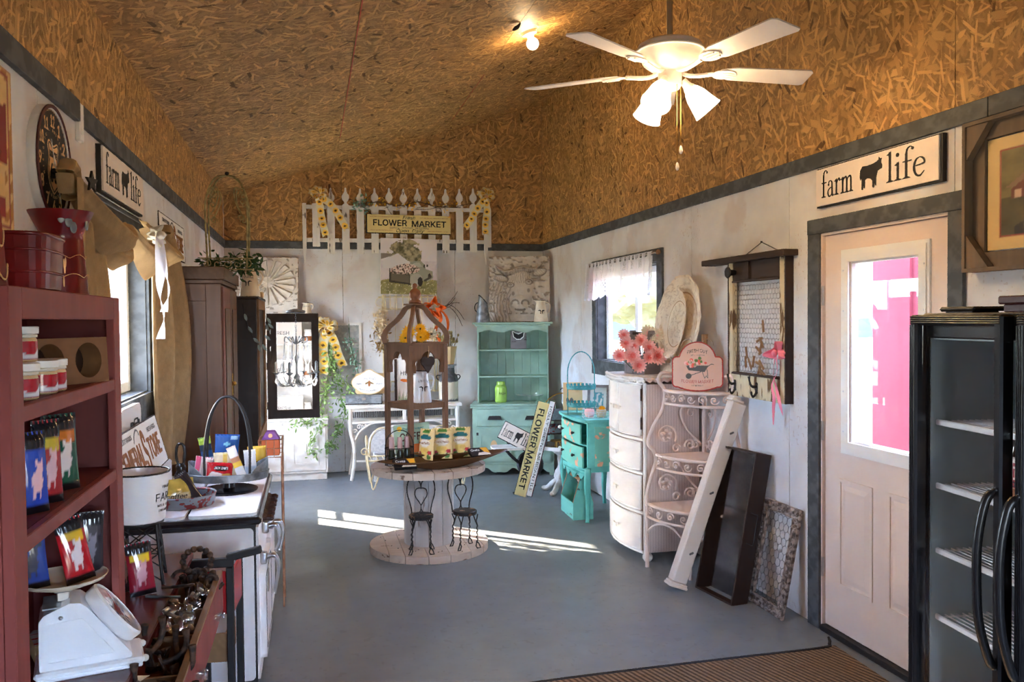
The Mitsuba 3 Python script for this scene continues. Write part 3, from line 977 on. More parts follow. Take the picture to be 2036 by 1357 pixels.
h0 = t.add('hook', coat_hook(), 'black_iron', 50, M=mv(-.235, -.33, .085))
t.again(h0, 'hook', mv(.02, -.33, .085))
t.add('hanging_wire', tube([(-.22, z1_ + .03, .012), (0, z1_ + .105, .006), (.22, z1_ + .03, .012)], .002, 6), 'black_iron', True)
t.add('nail', rod((0, z1_ + .107, .0), (0, z1_ + .107, .016), .005, 8), 'black_iron', True)
for k, (x, y, r) in enumerate([(.08, .02, 8), (.06, -.075, 35), (.04, -.06, -70), (.03, -.12, 60), (.05, -.115, -20), (-.11, -.14, 12), (-.12, -.195, 5), (-.07, -.205, 30), (-.03, -.19, -15), (.03, -.20, 75), (.06, -.205, 45), (.05, -.245, 20), (.075, -.25, 60), (.03, -.245, -30)]):
    c = Thing('clothes_pin', 'small wooden clothes pin clipped on the chicken wire of the window rack', 'clothes pin', face(XR - .040, 4.436 - x, 1.56 + y, -90, 0, r), 'clothes pins on the chicken wire')
    c.solo(cat(box(-.006, -.035, -.002, -.0015, .035, .006), box(.0015, -.035, -.002, .006, .035, .006)), 'brass' if 0 else 'raw_wood')
t = Thing('pink_bow', 'pink ribbon bow with long tails on the window rack', 'bow', face(XR - .055, 4.175, 1.43, -90) @ scl(.8))


def bow_loop(s):
    m, u, v = sheet(lambda u, v: (s * (.01 + .10 * np.sin(PI * u) * (.75 + .25 * np.cos(v * PI))), .075 * (u - .5) + .05 * (v - .5) * np.sin(PI * u), .012 + .05 * np.sin(2 * PI * v) * np.sin(PI * u)), 12, 14)
    return thick(m, .0016)


t.add('loop', bow_loop(1), 'ribbon_pink', True)
t.add('loop', bow_loop(-1), 'ribbon_pink', True)
t.add('loop', tf(bow_loop(1), rot('z', 60)), 'ribbon_pink', True)
t.add('knot', ball(.022, 0, 0, .03, 2, (1, 1.2, .8)), 'ribbon_pink', True)


def ribbon(pts, w, twist=0.0):
    p = spline(pts, 8)
    n = len(p)

    def f(u, v):
        i = np.clip((u * (n - 1)).astype(int), 0, n - 1)
        a = twist * np.sin(u * 7)
        return p[i, 0] + (v - .5) * w * np.cos(a), p[i, 1], p[i, 2] + (v - .5) * w * np.sin(a)
    m, u, v = sheet(f, n, 4)
    return thick(m, .0014)


t.add('tail', ribbon([(0, 0, .02), (.02, -.12, .02), (-.03, -.22, .03), (.03, -.30, .05), (-.01, -.38, .03), (-.03, -.50, .02)], .026, .5), 'ribbon_pink', True)
t.add('tail', ribbon([(0, 0, .02), (-.03, -.14, .02), (.01, -.24, .02), (.07, -.34, .03), (.09, -.42, .02)], .024, .6), 'ribbon_pink', True)

# ------------------------------------------------------------------ white wicker bow-front cabinet
t = Thing('wicker_cabinet', 'tall white wicker bow front cabinet with two doors and three drawers', 'cabinet', stand(2.150, 5.515, 0, -90))
HW, DEP, BOW = .325, .40, .055


def bowy(x):
    return -BOW * (1 - (np.asarray(x) / HW) ** 2)


xs = np.linspace(-HW, HW, 17)
plan = Polygon([(x, float(bowy(x))) for x in xs] + [(HW, DEP), (-HW, DEP)])
t.add('carcass', prism(plan.buffer(-.012), 1.13, .06), 'wicker_side')
for sx in (-1, 1):
    t.add('side_panel', box(sx * HW - .006 * (sx > 0) , .012, .07, sx * HW + .006 * (sx < 0) + 0, DEP - .01, 1.19), 'wicker_side')
    t.add('corner_post', rod((sx * (HW - .008), .002, .05), (sx * (HW - .008), .002, 1.2), .013, 10), 'white_satin', True)
top = plan.buffer(.035, 6)
t.add('top', prism(top.intersection(sbox(-.4, -.2, .4, DEP)), .022, 1.215), 'wicker_weave')
e = np.array([(x, float(bowy(x)) - .03) for x in np.linspace(-HW - .03, HW + .03, 26)])
for dz, ph in ((1.212, 0), (1.232, 2)):
    tt = np.arange(len(e) * 4)
    c = np.stack([np.interp(tt / 4, np.arange(len(e)), e[:, 0]), np.interp(tt / 4, np.arange(len(e)), e[:, 1]) + .004 * np.sin(tt * 1.6 + ph), dz + .005 * np.cos(tt * 1.6 + ph)], 1)
    t.add('braid', tube(c, .009, 7), 'white_satin', True)
c = [(HW + .032 + .004 * math.sin(k), .0 + k * .0105, 1.222 + .006 * math.cos(k * 1.6)) for k in range(38)]
t.add('braid', tube(c, .013, 7), 'wicker_rod', True)


def bow_panel(x0, x1, z0, z1, off):
    m, u, v = sheet(lambda u, v: (x0 + (x1 - x0) * u, bowy(x0 + (x1 - x0) * u) - off, z0 + (z1 - z0) * v), 12, 3)
    return thick(m, .012)


def bow_rim(x0, x1, z0, z1, off, r=.006):
    k = np.linspace(x0, x1, 10)
    b = [(x, float(bowy(x)) - off, z0) for x in k]
    a = [(x, float(bowy(x)) - off, z1) for x in k[::-1]]
    return tube(b + a, r, 6, closed=True)


def bow_knob():
    k = cat(rod((0, 0, 0), (0, -.022, 0), .006, 8), tf(prism(P((-.030, -.014), (-.006, -.006), (.006, -.006), (.030, -.014), (.026, .016), (.006, .007), (-.006, .007), (-.026, .016)), .012), mv(0, -.020, 0) @ rot('x', 90)))
    return k


kn = None
for z0, z1 in ((.08, .31), (.35, .575), (.615, .80)):
    d = t.add('drawer', bow_panel(-.29, .29, z0, z1, .004), 'wicker_weave', 30)
    t.add('rim', bow_rim(-.29, .29, z0, z1, .010), 'white_satin', True, on=d)
    M = mv(.0, float(bowy(0)) - .012, (z0 + z1) / 2)
    if kn is None:
        kn = t.add('knob', bow_knob(), 'white_chip', on=d, M=M)
    else:
        t.again(kn, 'knob', M, on=d)
for x0, x1, kx_ in ((-.292, -.004, -.05), (.004, .292, .05)):
    d = t.add('door', bow_panel(x0, x1, .845, 1.185, .004), 'wicker_weave', 30)
    t.add('rim', bow_rim(x0, x1, .845, 1.185, .010), 'white_satin', True, on=d)
    t.again(kn, 'knob', mv(kx_, float(bowy(kx_)) - .012, 1.02), on=d)
    for z in (.93, 1.12):
        xh = math.copysign(.298, x0)
        t.add('hinge', box(xh - .006, float(bowy(xh)) - .014, z - .04, xh + .006, float(bowy(xh)) + .0, z + .04, .002), 'rust_iron', on=d)
for z in (.065, .33, .595, .822, 1.198):
    k = np.linspace(-.31, .31, 12)
    t.add('cross_rail', tube([(x, float(bowy(x)) - .002, z) for x in k], .011, 7), 'white_satin', True)
for sx in (-1, 1):
    t.add('bun_foot', lathe([(0, 0), (.022, 0), (.034, .018), (.034, .034), (.024, .052), (0, .056)], 20), 'white_satin', True, M=mv(sx * .285, .03, 0))
    t.add('bun_foot', lathe([(0, 0), (.022, 0), (.034, .018), (.034, .034), (.024, .052), (0, .056)], 20), 'white_satin', True, M=mv(sx * .285, DEP - .05, 0))

# on the cabinet: two embossed platters, and a grey caddy of pink flowers
emb = mottled('ivory_emboss', S(226, 212, 190), S(212, 194, 168), 16, rough=.35, coat=.15)


def platter(rx, ry, seed, lobes=12, depth=.03):
    def f(u, v):
        a = v * 2 * PI
        edge = 1 + .035 * np.abs(np.sin(a * lobes / 2)) * u ** 6
        rr = u * edge
        rim = np.where(u > .68, (u - .68) / .32, 0)
        z = depth * rim ** 1.0 + .005 * np.maximum(0, np.sin(u * 34)) * (u > .7)
        n = meshkit.fbm(np.stack([rr * np.cos(a) * 9, rr * np.sin(a) * 9, 0 * u], -1), 3, seed)
        z = z + .006 * np.clip((n - .52) * 10, 0, 1) * ((u < .60) | (u > .74))
        return rx * rr * np.cos(a), ry * rr * np.sin(a), z
    m, u, v = sheet(f, 44, 120)
    n = meshkit.fbm(np.stack([m.vertices[:, 0] / rx * 9, m.vertices[:, 1] / ry * 9, m.vertices[:, 2] * 0], 1), 3, seed)
    ground = np.array(S(214, 198, 172)) + (np.array(S(228, 214, 192)) - np.array(S(214, 198, 172))) * u[:, None]
    flower = np.clip((n - .50) * 7, 0, 1) * np.clip((.62 - n) * 14, 0, 1) * ((u < .62) | (u > .74))
    c = ground * (1 - flower[:, None]) + np.array(S(140, 106, 72)) * flower[:, None]
    c[(u > .655) & (u < .685)] = S(168, 134, 98)
    return m, c


t = Thing('platter', 'large ivory embossed platter with raised centre, leaning behind the flower caddy', 'platter', face(2.475, 5.34, 1.575, -90, 9))
m, c = platter(.36, .345, 3)
t.add('plate', m, 'print', True, color=c)
m, c = platter(.20, .235, 8, 10)
t.add('raised_centre', m, 'print', True, color=c, M=mv(0, .01, .030))
t = Thing('flower_caddy', 'weathered grey wooden caddy with pointed ends on the white wicker cabinet', 'caddy', stand(2.300, 5.520, 1.239, -70))
t.add('long_side', box(-.135, -.075, 0, .045, -.063, .125, .002), 'caddy_wood')
t.add('long_side', box(-.135, .063, 0, .045, .075, .125, .002), 'caddy_wood')
t.add('bottom', box(-.135, -.063, 0, .045, .063, .012), 'caddy_wood')
endp = P((-.075, 0), (.075, 0), (.075, .14), (.022, .305), (-.022, .305), (-.075, .14))
t.add('end_board', tf(prism(endp, .014), np.array([[0, 0, 1, .0455], [1, 0, 0, 0], [0, 1, 0, 0], [0, 0, 0, 1.]])), 'caddy_wood')
t.add('end_board', tf(prism(endp, .014), np.array([[0, 0, 1, -.1495], [1, 0, 0, 0], [0, 1, 0, 0], [0, 0, 0, 1.]])), 'caddy_wood')
t.add('handle', rod((-.15, 0, .285), (.045, 0, .285), .010, 10), 'rack_dark', True)


def bloom(r, n, layers, cup=.35, wid=.44):
    """Petals of a daisy-like flower facing +z: one mesh per layer."""
    out = []
    for L in range(layers):
        k = 1 - L * .22
        for i in range(n):
            a = 360 / n * (i + .5 * (L % 2))

            def f(u, v):
                w = wid * r * k * np.sin(np.clip(u, 0, 1) * PI * .82 + .25)
                return u * r * k, (v - .5) * w, cup * r * k * u ** 1.6 + .10 * r * (v - .5) ** 2 * 4 + L * .08 * r
            m, u, v = sheet(f, 6, 4)
            out.append(tf(m, rot('z', a)))
    return cat(out)


BLOOM, BLOOM2 = bloom(1, 14, 3), bloom(1, 15, 2, .10, .26)
HEART = lathe([(0, .10), (.10, .10), (.20, .05), (.24, -.02), (0, -.02)], 14)


def look_at(p, d):
    d = np.array(d, float) / np.linalg.norm(d)
    x = np.cross([0, 0, 1] if abs(d[2]) < .95 else [0, 1, 0], d)
    x /= np.linalg.norm(x)
    m = np.eye(4)
    m[:3, 0], m[:3, 1], m[:3, 2], m[:3, 3] = x, np.cross(d, x), d, p
    return m


def flower(label, p, d, r, outer, inner=None, heart='seed_dark', group=None, base=None, stem=None, pet=None):
    t = Thing('flower', label, 'flower', np.eye(4), group)
    M = look_at(p, d)
    t.add('petals', BLOOM if pet is None else pet, outer, True, M=M @ scl(r))
    if inner:
        t.add('inner_petals', BLOOM if pet is None else pet, inner, True, M=M @ mv(0, 0, .12 * r) @ scl(r * .58))
    t.add('flower_centre', HEART, heart, True, M=M @ mv(0, 0, r * .10) @ scl(r * .8))
    if stem is not None:
        t.add('stem', tube(bez(tuple(p), tuple(np.array(p) - .4 * r * np.array(d)), tuple(stem), n=8), .0025, 5), 'leaf_dark', True)
    return t


rng = np.random.default_rng(11)
WHERE = ['far left and high', 'far left at mid height', 'left of centre, lower', 'upper left of centre', 'at the very top', 'top right beside the handle', 'in the middle', 'lowest, over the left rim', 'right, before the end board', 'upper far left, at the back', 'at the back of the middle', 'low, over the front rim']
base = np.array([2.250, 5.52, 1.27])
for k, (dx, dy, dz, r, col) in enumerate([(-.115, -.03, .185, .05, 1), (-.145, .02, .10, .05, 1), (-.08, -.05, .10, .062, 2), (-.02, -.06, .205, .05, 1), (.045, -.03, .245, .066, 0), (.10, -.02, .235, .062, 0),
                                          (.03, -.08, .155, .056, 1), (-.05, -.09, .035, .056, 2), (.085, -.10, .095, .066, 1), (-.10, .05, .24, .045, 2), (-.02, .06, .16, .05, 2), (.02, -.105, .09, .05, 2)]):
    p = base + [dx, dy, dz]
    d = np.array([dx * 1.6, -.75 + dy * 2, dz * .9 + .08])
    o = [('petal_white', 'petal_pink'), ('petal_coral', 'petal_coral'), ('petal_pink', 'petal_coral')][col]
    flower(['pale blush', 'coral red', 'pink'][col] + ' artificial flower in the grey caddy, ' + WHERE[k], p, d, r, o[0] if col != 1 else 'petal_pink', o[1], 'leaf_light' if col == 0 else 'petal_coral',
           ['blush flowers in the caddy', 'coral flowers in the caddy', 'pink flowers in the caddy'][col], stem=base + [dx * .2, 0, -.02])

# ------------------------------------------------------------------ lace valance on its rod
t = Thing('curtain_rod', 'thin curtain rod with pale ball ends over the lace valance', 'curtain rod')
t.add('rod', rod((2.535, 5.86, 2.125), (2.535, 7.44, 2.125), .007, 10), 'nickel', True)
t.add('finial', ball(.019, 2.535, 5.85, 2.125, 2), 'raw_wood', True)
t.add('finial', ball(.019, 2.535, 7.45, 2.125, 2), 'raw_wood', True)
t.add('bracket', box(2.535, 5.90, 2.118, 2.576, 5.908, 2.132), 'nickel')
t.add('bracket', box(2.535, 7.40, 2.118, 2.576, 7.408, 2.132), 'nickel')


scene['mat_lace'] = {'type': 'principledthin', 'base_color': {'type': 'rgb', 'value': S(238, 236, 240)}, 'roughness': .8, 'diff_trans': .9}


def lace_mesh():
    """Fine crochet: a pleated net with real holes and a scalloped hem."""
    nu, nv = 420, 90
    u, v = np.meshgrid(np.linspace(0, 1, nu), np.linspace(0, 1, nv), indexing='ij')
    y = 5.895 + 1.60 * u
    hem = .030 * np.abs(np.sin(u * PI * 17)) + .016 * np.sin(u * 9)
    z = 2.138 - (.300 + hem) * v
    x = 2.530 - (.012 + .030 * v) * (.5 + .5 * np.sin(u * 74 + np.sin(u * 13) * 2)) - .012
    Pn = np.stack([x, y, z], -1).reshape(-1, 3)
    i, j = np.meshgrid(np.arange(nu - 1), np.arange(nv - 1), indexing='ij')
    yy, zz = y[:-1, :-1], z[:-1, :-1]
    net = (np.sin(yy * 190) * np.sin(zz * 190) > .42)
    tiny = (np.sin(yy * 420) * np.sin(zz * 420) > .55)
    motif = meshkit.fbm(np.stack([yy * 22, zz * 22, 0 * yy], -1), 2, 6) > .55
    vv = v[:-1, :-1]
    hole = np.where(vv < .12, np.sin(yy * 110) * np.sin(vv * PI / .12) > .25, np.where(vv < .42, tiny & (np.sin(yy * 74) > 0), np.where(motif & (vv < .9), net, tiny & (vv < .8))))
    q = np.stack([i * nv + j, (i + 1) * nv + j, (i + 1) * nv + j + 1, i * nv + j + 1], -1)[~hole]
    return trimesh.Trimesh(Pn, np.vstack([q[:, [0, 1, 2]], q[:, [0, 2, 3]]]), process=False)


t = Thing('lace_valance', 'white crocheted lace valance with scalloped hem over the right wall window', 'curtain')
t.solo(lace_mesh(), 'lace', True)

# ------------------------------------------------------------------ corner etagere of white wicker
CX, CY = 2.535, 5.105
t = Thing('corner_etagere', 'white wicker corner shelf with scrollwork beside the tall wicker cabinet', 'shelf')
SH = [(.405, .27, .42), (.720, .25, .40), (1.150, .24, .37)]
RX = [.41, .345, .285]
RY = [.47, .43, .38]


def quarter(rx, ry, n=16, a0=180, a1=270):
    a = np.radians(np.linspace(a0, a1, n))
    return np.stack([CX + rx * np.cos(a), CY + ry * np.sin(a)], 1)


for z, rx, ry in zip((.405, .725, 1.145), RX, RY):
    q = quarter(rx, ry)
    poly = Polygon(list(map(tuple, q)) + [(CX, CY)])
    s = t.add('shelf_board', prism(poly, .016, z), 'wicker_rod')
    t.add('rim', tube([(x, y, z + .012) for x, y in q], .011, 8), 'wicker_rod', True, on=s)
    t.add('rim', tube([(x, y, z - .072) for x, y in q], .009, 8), 'wicker_rod', True, on=s)
    # running scroll between the two rims
    L = np.concatenate([[0], np.cumsum(np.linalg.norm(np.diff(q, axis=0), axis=1))])
    out = []
    nS = 7
    for k in range(nS):
        c0 = (k + .5) / nS * L[-1]
        h = .032
        sp = spiral(0, 0, .004, h * .95, 90 + 180 * (k % 2), 1.25 * (1 if k % 2 else -1), 18)
        pts = [(np.interp(c0 + a, L, q[:, 0]), np.interp(c0 + a, L, q[:, 1]), z - .030 + b) for a, b in sp]
        out.append(tube(pts, .005, 6))
        out.append(ball(.009, *pts[0], 1))
    t.add('scroll', cat(out), 'wicker_rod', True, on=s)


def post(pts, r=.013):
    t.add('post', tube(spline(pts, 6), r, 8), 'wicker_rod', True)


post([(CX - .41, CY, .0), (CX - .41, CY, .40)], .014)
post([(CX - .41, CY, .40), (CX - .405, CY, .50), (CX - .37, CY, .62), (CX - .345, CY, .70), (CX - .36, CY, .76), (CX - .40, CY, .82), (CX - .36, CY, .93), (CX - .295, CY, 1.04), (CX - .285, CY, 1.16), (CX - .325, CY, 1.22), (CX - .30, CY, 1.27), (CX - .22, CY, 1.26)])
post([(CX, CY, .0), (CX, CY, 1.20)], .016)
post([(CX, CY - .47, .0), (CX, CY - .47, .40)], .014)
post([(CX, CY - .47, .40), (CX, CY - .43, .68), (CX, CY - .47, .80), (CX, CY - .42, .95), (CX, CY - .38, 1.15), (CX, CY - .41, 1.22), (CX, CY - .38, 1.27), (CX, CY - .30, 1.26)])
post([(CX - .26, CY - .33, 0), (CX - .27, CY - .34, .33)], .012)
t.add('leg_brace', cat(tube(bez((CX - .41, CY, .22), (CX - .40, CY - .1, .36), (CX - .30, CY - .26, .34), (CX - .265, CY - .335, .16), n=12), .008, 7),
                       tube(bez((CX - .265, CY - .335, .16), (CX - .20, CY - .40, .34), (CX - .06, CY - .46, .34), (CX, CY - .47, .2), n=12), .008, 7)), 'wicker_rod', True)


def scrolls_side(z, side):
    """Heart and spirals between two shelves, in the plane of the left or the wall side."""
    M = (lambda a, b: (CX - a, CY + .004, z + b)) if side == 0 else (lambda a, b: (CX - .004, CY - a, z + b))
    out = []
    for cx, cz, r, a, tn in ((.27, .12, .075, 0, 1.6), (.20, .03, .03, 90, 1.2), (.10, .05, .04, 90, -1.3), (.06, .05, .035, 90, 1.3)):
        out.append(tube([M(x, y) for x, y in spiral(cx, cz, .010, r, a, tn, 24)], .007, 6))
    for k in range(5):
        a = math.radians(72 * k + 18)
        out.append(ball(.015, *M(.27 + .028 * math.cos(a), .12 + .028 * math.sin(a)), 1))
    out.append(tube([M(*p) for p in bez((.03, .06), (.20, .20), (.20, .34), (.10, .30), n=12)], .008, 6))
    out.append(tube([M(*p) for p in spiral(.09, .26, .006, .04, 90, 1.2, 16)], .006, 6))
    return cat(out)


for z in (.42, .74):
    for side in (0, 1):
        t.add('side_scroll', scrolls_side(z, side), 'wicker_rod', True)

# pink plaque standing on it
t = Thing('flower_market_plaque', 'pink shaped plaque reading FRESH CUT FLOWER MARKET with a wheelbarrow, on the corner shelf', 'sign', face(2.385, 4.895, 1.1625, -26, 8))
sil = unary_union([ell(.118, .12, 0, .20, 24), rrect(.32, .20, .03, 0, .125), ell(.148, .045, 0, .05, 20), ell(.13, .05, 0, .05, 20)]).buffer(-.006).buffer(.006)
sil = affinity.translate(sil, 0, -sil.bounds[1])
t.add('board', prism(sil, .014, -.014), 'ink_red')
t.add('face_print', prism(sil.buffer(-.008), .001, 0), 'sign_pink')
zz = .0011
t.add('lettering', tf(text('FRESH CUT', .020, .125, arc=-.012), mv(0, .262, zz)), 'ink_black')
t.add('lettering', tf(text('LOCALLY GROWN', .006, .09), mv(0, .232, zz)), 'ink_grey')
t.add('lettering', tf(text('FLOWER MARKET', .019, .20, arc=.006), mv(0, .062, zz)), 'ink_red')
t.add('lettering', tf(text('OPEN DAILY', .008, .07), mv(0, .038, zz)), 'ink_black')
t.add('barrow_print', prism(unary_union([Point(-.055, .098).buffer(.018), LineString([(-.05, .10), (.02, .125), (.085, .175), (.10, .172)]).buffer(.0022), LineString([(.03, .125), (.045, .085), (.055, .10), (.065, .085), (.06, .14)]).buffer(.0016), P((-.055, .135), (.045, .125), (.07, .165), (-.07, .165))]), .0008, zz), 'ink_grey')
rng = np.random.default_rng(5)
for cname, n in (('petal_coral', 9), ('petal_pink', 7), ('leaf_green', 6)):
    t.add('bouquet_print', prism(unary_union([Point(-.005 + rng.normal(0, .034), .178 + rng.normal(0, .014)).buffer(rng.uniform(.007, .012)) for _ in range(n)]), .0008, zz + .0009), cname)
t.add('twine_loop', cat(tube(bez((-.10, .295, -.012), (-.10, .345, -.02), (-.03, .35, -.02), (-.035, .31, -.012), n=10), .0025, 6), tube(bez((.10, .295, -.012), (.10, .345, -.02), (.03, .35, -.02), (.035, .31, -.012), n=10), .0025, 6)), 'nickel', True)
t = Thing('wooden_spindle', 'slim turned wooden spindle standing behind the pink flower market plaque', 'spindle', mv(2.46, 4.945, 1.1625))
t.solo(lathe([(0, 0), (.014, 0), (.013, .20), (.016, .28), (.021, .355), (.022, .362), (0, .362)], 14), 'raw_wood', 40)

# ------------------------------------------------------------------ leaning things by the door
t = Thing('mantel_post', 'cream painted moulded post leaning on the wall in front of the corner shelf', 'post', mv(2.105, 4.625, 0.02) @ rot('y', 20.5))
prof = P((-.062, -.048), (.062, -.048), (.062, .03), (.045, .045), (-.045, .045), (-.062, .03))
t.add('shaft', box(-.050, -.036, .03, .050, .036, 1.17, .008), 'sign_white')
t.add('base_cap', cat(box(-.060, -.044, 0.0, .060, .044, .016, .003), box(-.055, -.040, .016, .055, .040, .03, .003)), 'sign_white')
t.add('top_cap', cat(box(-.056, -.040, 1.17, .025, .040, 1.185, .003), box(-.050, -.036, 1.185, .0, .036, 1.20, .003)), 'sign_white')
for z in (.22, .60, .98):
    t.add('slot', prism(rrect(.012, .030, .005), .0015), 'ink_grey', M=mv(.012, -.0365, z) @ UP @ rot('z', -50))
t = Thing('wire_tray', 'dark wooden tray with a wire mesh bottom leaning on the wall by the door', 'tray', face(2.262, 4.455, .001, -82, 11.5))
tw, tl, td = .18, .875, .11
t.add('side_board', box(-tw, 0, -td, -tw + .012, tl, 0, .002), 'espresso')
t.add('side_board', box(tw - .012, 0, -td, tw, tl, 0, .002), 'espresso')
t.add('end_board', box(-tw + .0125, 0, -td, tw - .0125, .012, 0, .002), 'espresso')
t.add('end_board', box(-tw + .0125, tl - .012, -td, tw - .0125, tl, 0, .002), 'espresso')
mesh_ = [rod((-tw + .012, y, -td + .006), (tw - .012, y, -td + .006), .0019, 4) for y in np.arange(.02, tl - .01, .0085)] + [rod((x, .012, -td + .006), (x, tl - .012, -td + .006), .0019, 4) for x in np.arange(-tw + .02, tw - .012, .0085)]
t.add('wire_mesh', cat(mesh_), 'black_iron', kind='stuff')
t.add('cross_wire', rod((-tw + .012, .52, -td + .012), (tw - .012, .52, -td + .012), .003, 6), 'black_iron', True)
hd = tube([(0, .36, 0), (-.055, .36, 0), (-.062, .367, 0), (-.062, .525, 0), (-.055, .532, 0), (0, .532, 0)], .003, 6)
t.add('handle', tf(hd, mv(-tw, 0, -.03)), 'black_iron', True)
t.add('handle', tf(hd, mv(tw, 0, -.03) @ rot('y', 180)), 'black_iron', True)
t = Thing('silver_frame', 'ornate tarnished silver picture frame filled with chicken wire, leaning by the door', 'frame', face(2.430, 4.185, .001, -90, 11.5))
fw_, fh_, fb = .37, .60, .055
mottled('old_silver', S(112, 98, 90), S(190, 176, 168), 55, rough=.4, metal=.4)
for a in ((-fw_ / 2, 0, fw_ / 2, fb), (-fw_ / 2, fh_ - fb, fw_ / 2, fh_), (-fw_ / 2, fb, -fw_ / 2 + fb, fh_ - fb), (fw_ / 2 - fb, fb, fw_ / 2, fh_ - fb)):
    t.add('rail', box(a[0], a[1], -.02, a[2], a[3], -.004, .003), 'old_silver')
t.add('inner_bead', tube([(-fw_ / 2 + fb, fb, -.002), (fw_ / 2 - fb, fb, -.002), (fw_ / 2 - fb, fh_ - fb, -.002), (-fw_ / 2 + fb, fh_ - fb, -.002)], .005, 6, True), 'old_silver')
t.add('outer_bead', tube([(-fw_ / 2 + .004, .004, -.004), (fw_ / 2 - .004, .004, -.004), (fw_ / 2 - .004, fh_ - .004, -.004), (-fw_ / 2 + .004, fh_ - .004, -.004)], .006, 6, True), 'old_silver')
orn = []
for k in range(18):
    y = .03 + k * (fh_ - .06) / 17
    for x in (-fw_ / 2 + fb / 2, fw_ / 2 - fb / 2):
        orn.append(tube([(x + a, y + b, .0) for a, b in spiral(0, 0, .003, .016, 90 * (k % 4), 1.3 if k % 2 else -1.3, 12)], .004, 5))
for k in range(9):
    x = -fw_ / 2 + .06 + k * (fw_ - .12) / 8
    for y in (fb / 2, fh_ - fb / 2):
        orn.append(tube([(x + a, y + b, .0) for a, b in spiral(0, 0, .003, .016, 90 * (k % 4), 1.3 if k % 2 else -1.3, 12)], .004, 5))
t.add('leaf_ornament', cat(orn), 'old_silver', True)
t.add('chicken_wire', tf(honeycomb(fw_ - 2 * fb + .02, fh_ - 2 * fb + .02, .026, .0012), mv(0, fh_ / 2, -.012)), 'black_iron', kind='stuff')

# ------------------------------------------------------------------ glass door drinks fridge
th = -90 - 6
FXc, FYc = 1.800, 2.232      # far front corner
t = Thing('drinks_fridge', 'black framed glass door drinks fridge along the right wall by the door', 'fridge', stand(FXc, FYc, 0, th))
FW, FD, FH = .72, .60, 1.640      # local x runs from the far corner towards the camera
k = .03
t.add('cabinet', cat(box(0, .045, .05, FW, FD, .30, .004), box(0, .045, .30, k, FD, FH - .075), box(FW - k, .045, .30, FW, FD, FH - .075), box(k, FD - k, .30, FW - k, FD, FH - .075), box(0, .045, FH - .075, FW, FD, FH, .004)), 'black_plastic')
t.add('liner', cat(box(k, .05, .3005, k + .004, FD - k, FH - .076), box(k, FD - k - .004, .3005, FW - k, FD - k, FH - .076), box(k, .05, .3005, FW - k, FD - k, .3045), box(k, .05, FH - .080, FW - k, FD - k, FH - .0755)), 'fridge_in')
for f in ((.03, .08), (FW - .03, .08), (.03, FD - .04), (FW - .03, FD - .04)):
    t.add('foot', rod((f[0], f[1], 0), (f[0], f[1], .05), .02, 12), 'black_plastic')


def fridge_door(x0, x1, z0, z1, handle_x):
    s = .032
    d = t.add('door', cat(box(x0, 0, z0, x0 + s, .04, z1, .006), box(x1 - s, 0, z0, x1, .04, z1, .006), box(x0 + s, 0, z0, x1 - s, .04, z0 + s, .006), box(x0 + s, 0, z1 - s, x1 - s, .04, z1, .006)), 'black_gloss')
    for q in range(4):
        t.add('ridge', rod((x0 + .006, -.001, z1 - .006 - q * .006), (x1 - .006, -.001, z1 - .006 - q * .006), .0022, 6), 'black_gloss', True, on=d)
        t.add('ridge', rod((x0 + .005 + q * .006, -.001, z0 + .03), (x0 + .005 + q * .006, -.001, z1 - .03), .0022, 6), 'black_gloss', True, on=d)
    t.add('pane', trimesh.Trimesh(np.array([(x0 + s, .014, z0 + s), (x1 - s, .014, z0 + s), (x1 - s, .014, z1 - s), (x0 + s, .014, z1 - s)]), [[0, 1, 2], [0, 2, 3]], process=False), 'pane', on=d)
    hp = spline([(handle_x, .0, 1.17), (handle_x, -.03, 1.14), (handle_x, -.052, 1.04), (handle_x, -.055, .93), (handle_x, -.048, .82), (handle_x, -.02, .72), (handle_x, .0, .69)], 6)
    t.add('handle', tube(hp, [.008] * 3 + [.012] * (len(hp) - 6) + [.008] * 3, 10), 'black_plastic', True, on=d)


fridge_door(.0, .400, .31, FH - .005, .384)
t.add('mullion', box(.404, .046, .3005, .425, .08, FH - .076), 'black_gloss')
fridge_door(.452, FW, .31, FH - .005, .468)
for z in (.71, .915, 1.115, 1.31):
    wires = [rod((k + .01, .075 + j * .02, z), (FW - k - .01, .075 + j * .02, z), .0022, 5) for j in range(24)]
    sh = t.add('wire_shelf', cat(wires), 'wire_white', True, kind='stuff')
    t.add('shelf_lip', cat(box(k + .008, .062, z - .012, FW - k - .008, .072, z + .006, .003), rod((k + .02, .07, z - .004), (k + .02, .54, z - .004), .003), rod((FW - k - .02, .07, z - .004), (FW - k - .02, .54, z - .004), .003)), 'wire_white', on=sh)
for x in (k + .0055, .41):
    t.add('shelf_rail', box(x, .43, .42, x + .004, .455, 1.48), 'wire_white')
    t.add('rail_slots', cat([box(x + .004, .437, .44 + q * .028, x + .0048, .447, .453 + q * .028) for q in range(36)]), 'ink_black')
t.add('fan_cover', cat(tube([(x, FD - k - .012, z) for x, z in spiral(.60, 1.46, .012, .075, 0, 5.0, 120)], .0025, 5)), 'wire_white', True)
fm = stand(FXc, FYc, 0, th)


def fpt(x, y, z):
    return (fm @ np.array([x, y, z, 1]))[:3]


def bottle(name, label, cat_, at, prof, m, cap_m, cap, group=None, lab=None):
    b = Thing(name, label, cat_, mv(*at), group)
    b.add('glass_body', lathe(prof, 20), m, 35)
    b.add('cap', lathe(cap, 16), cap_m, 35)
    return b


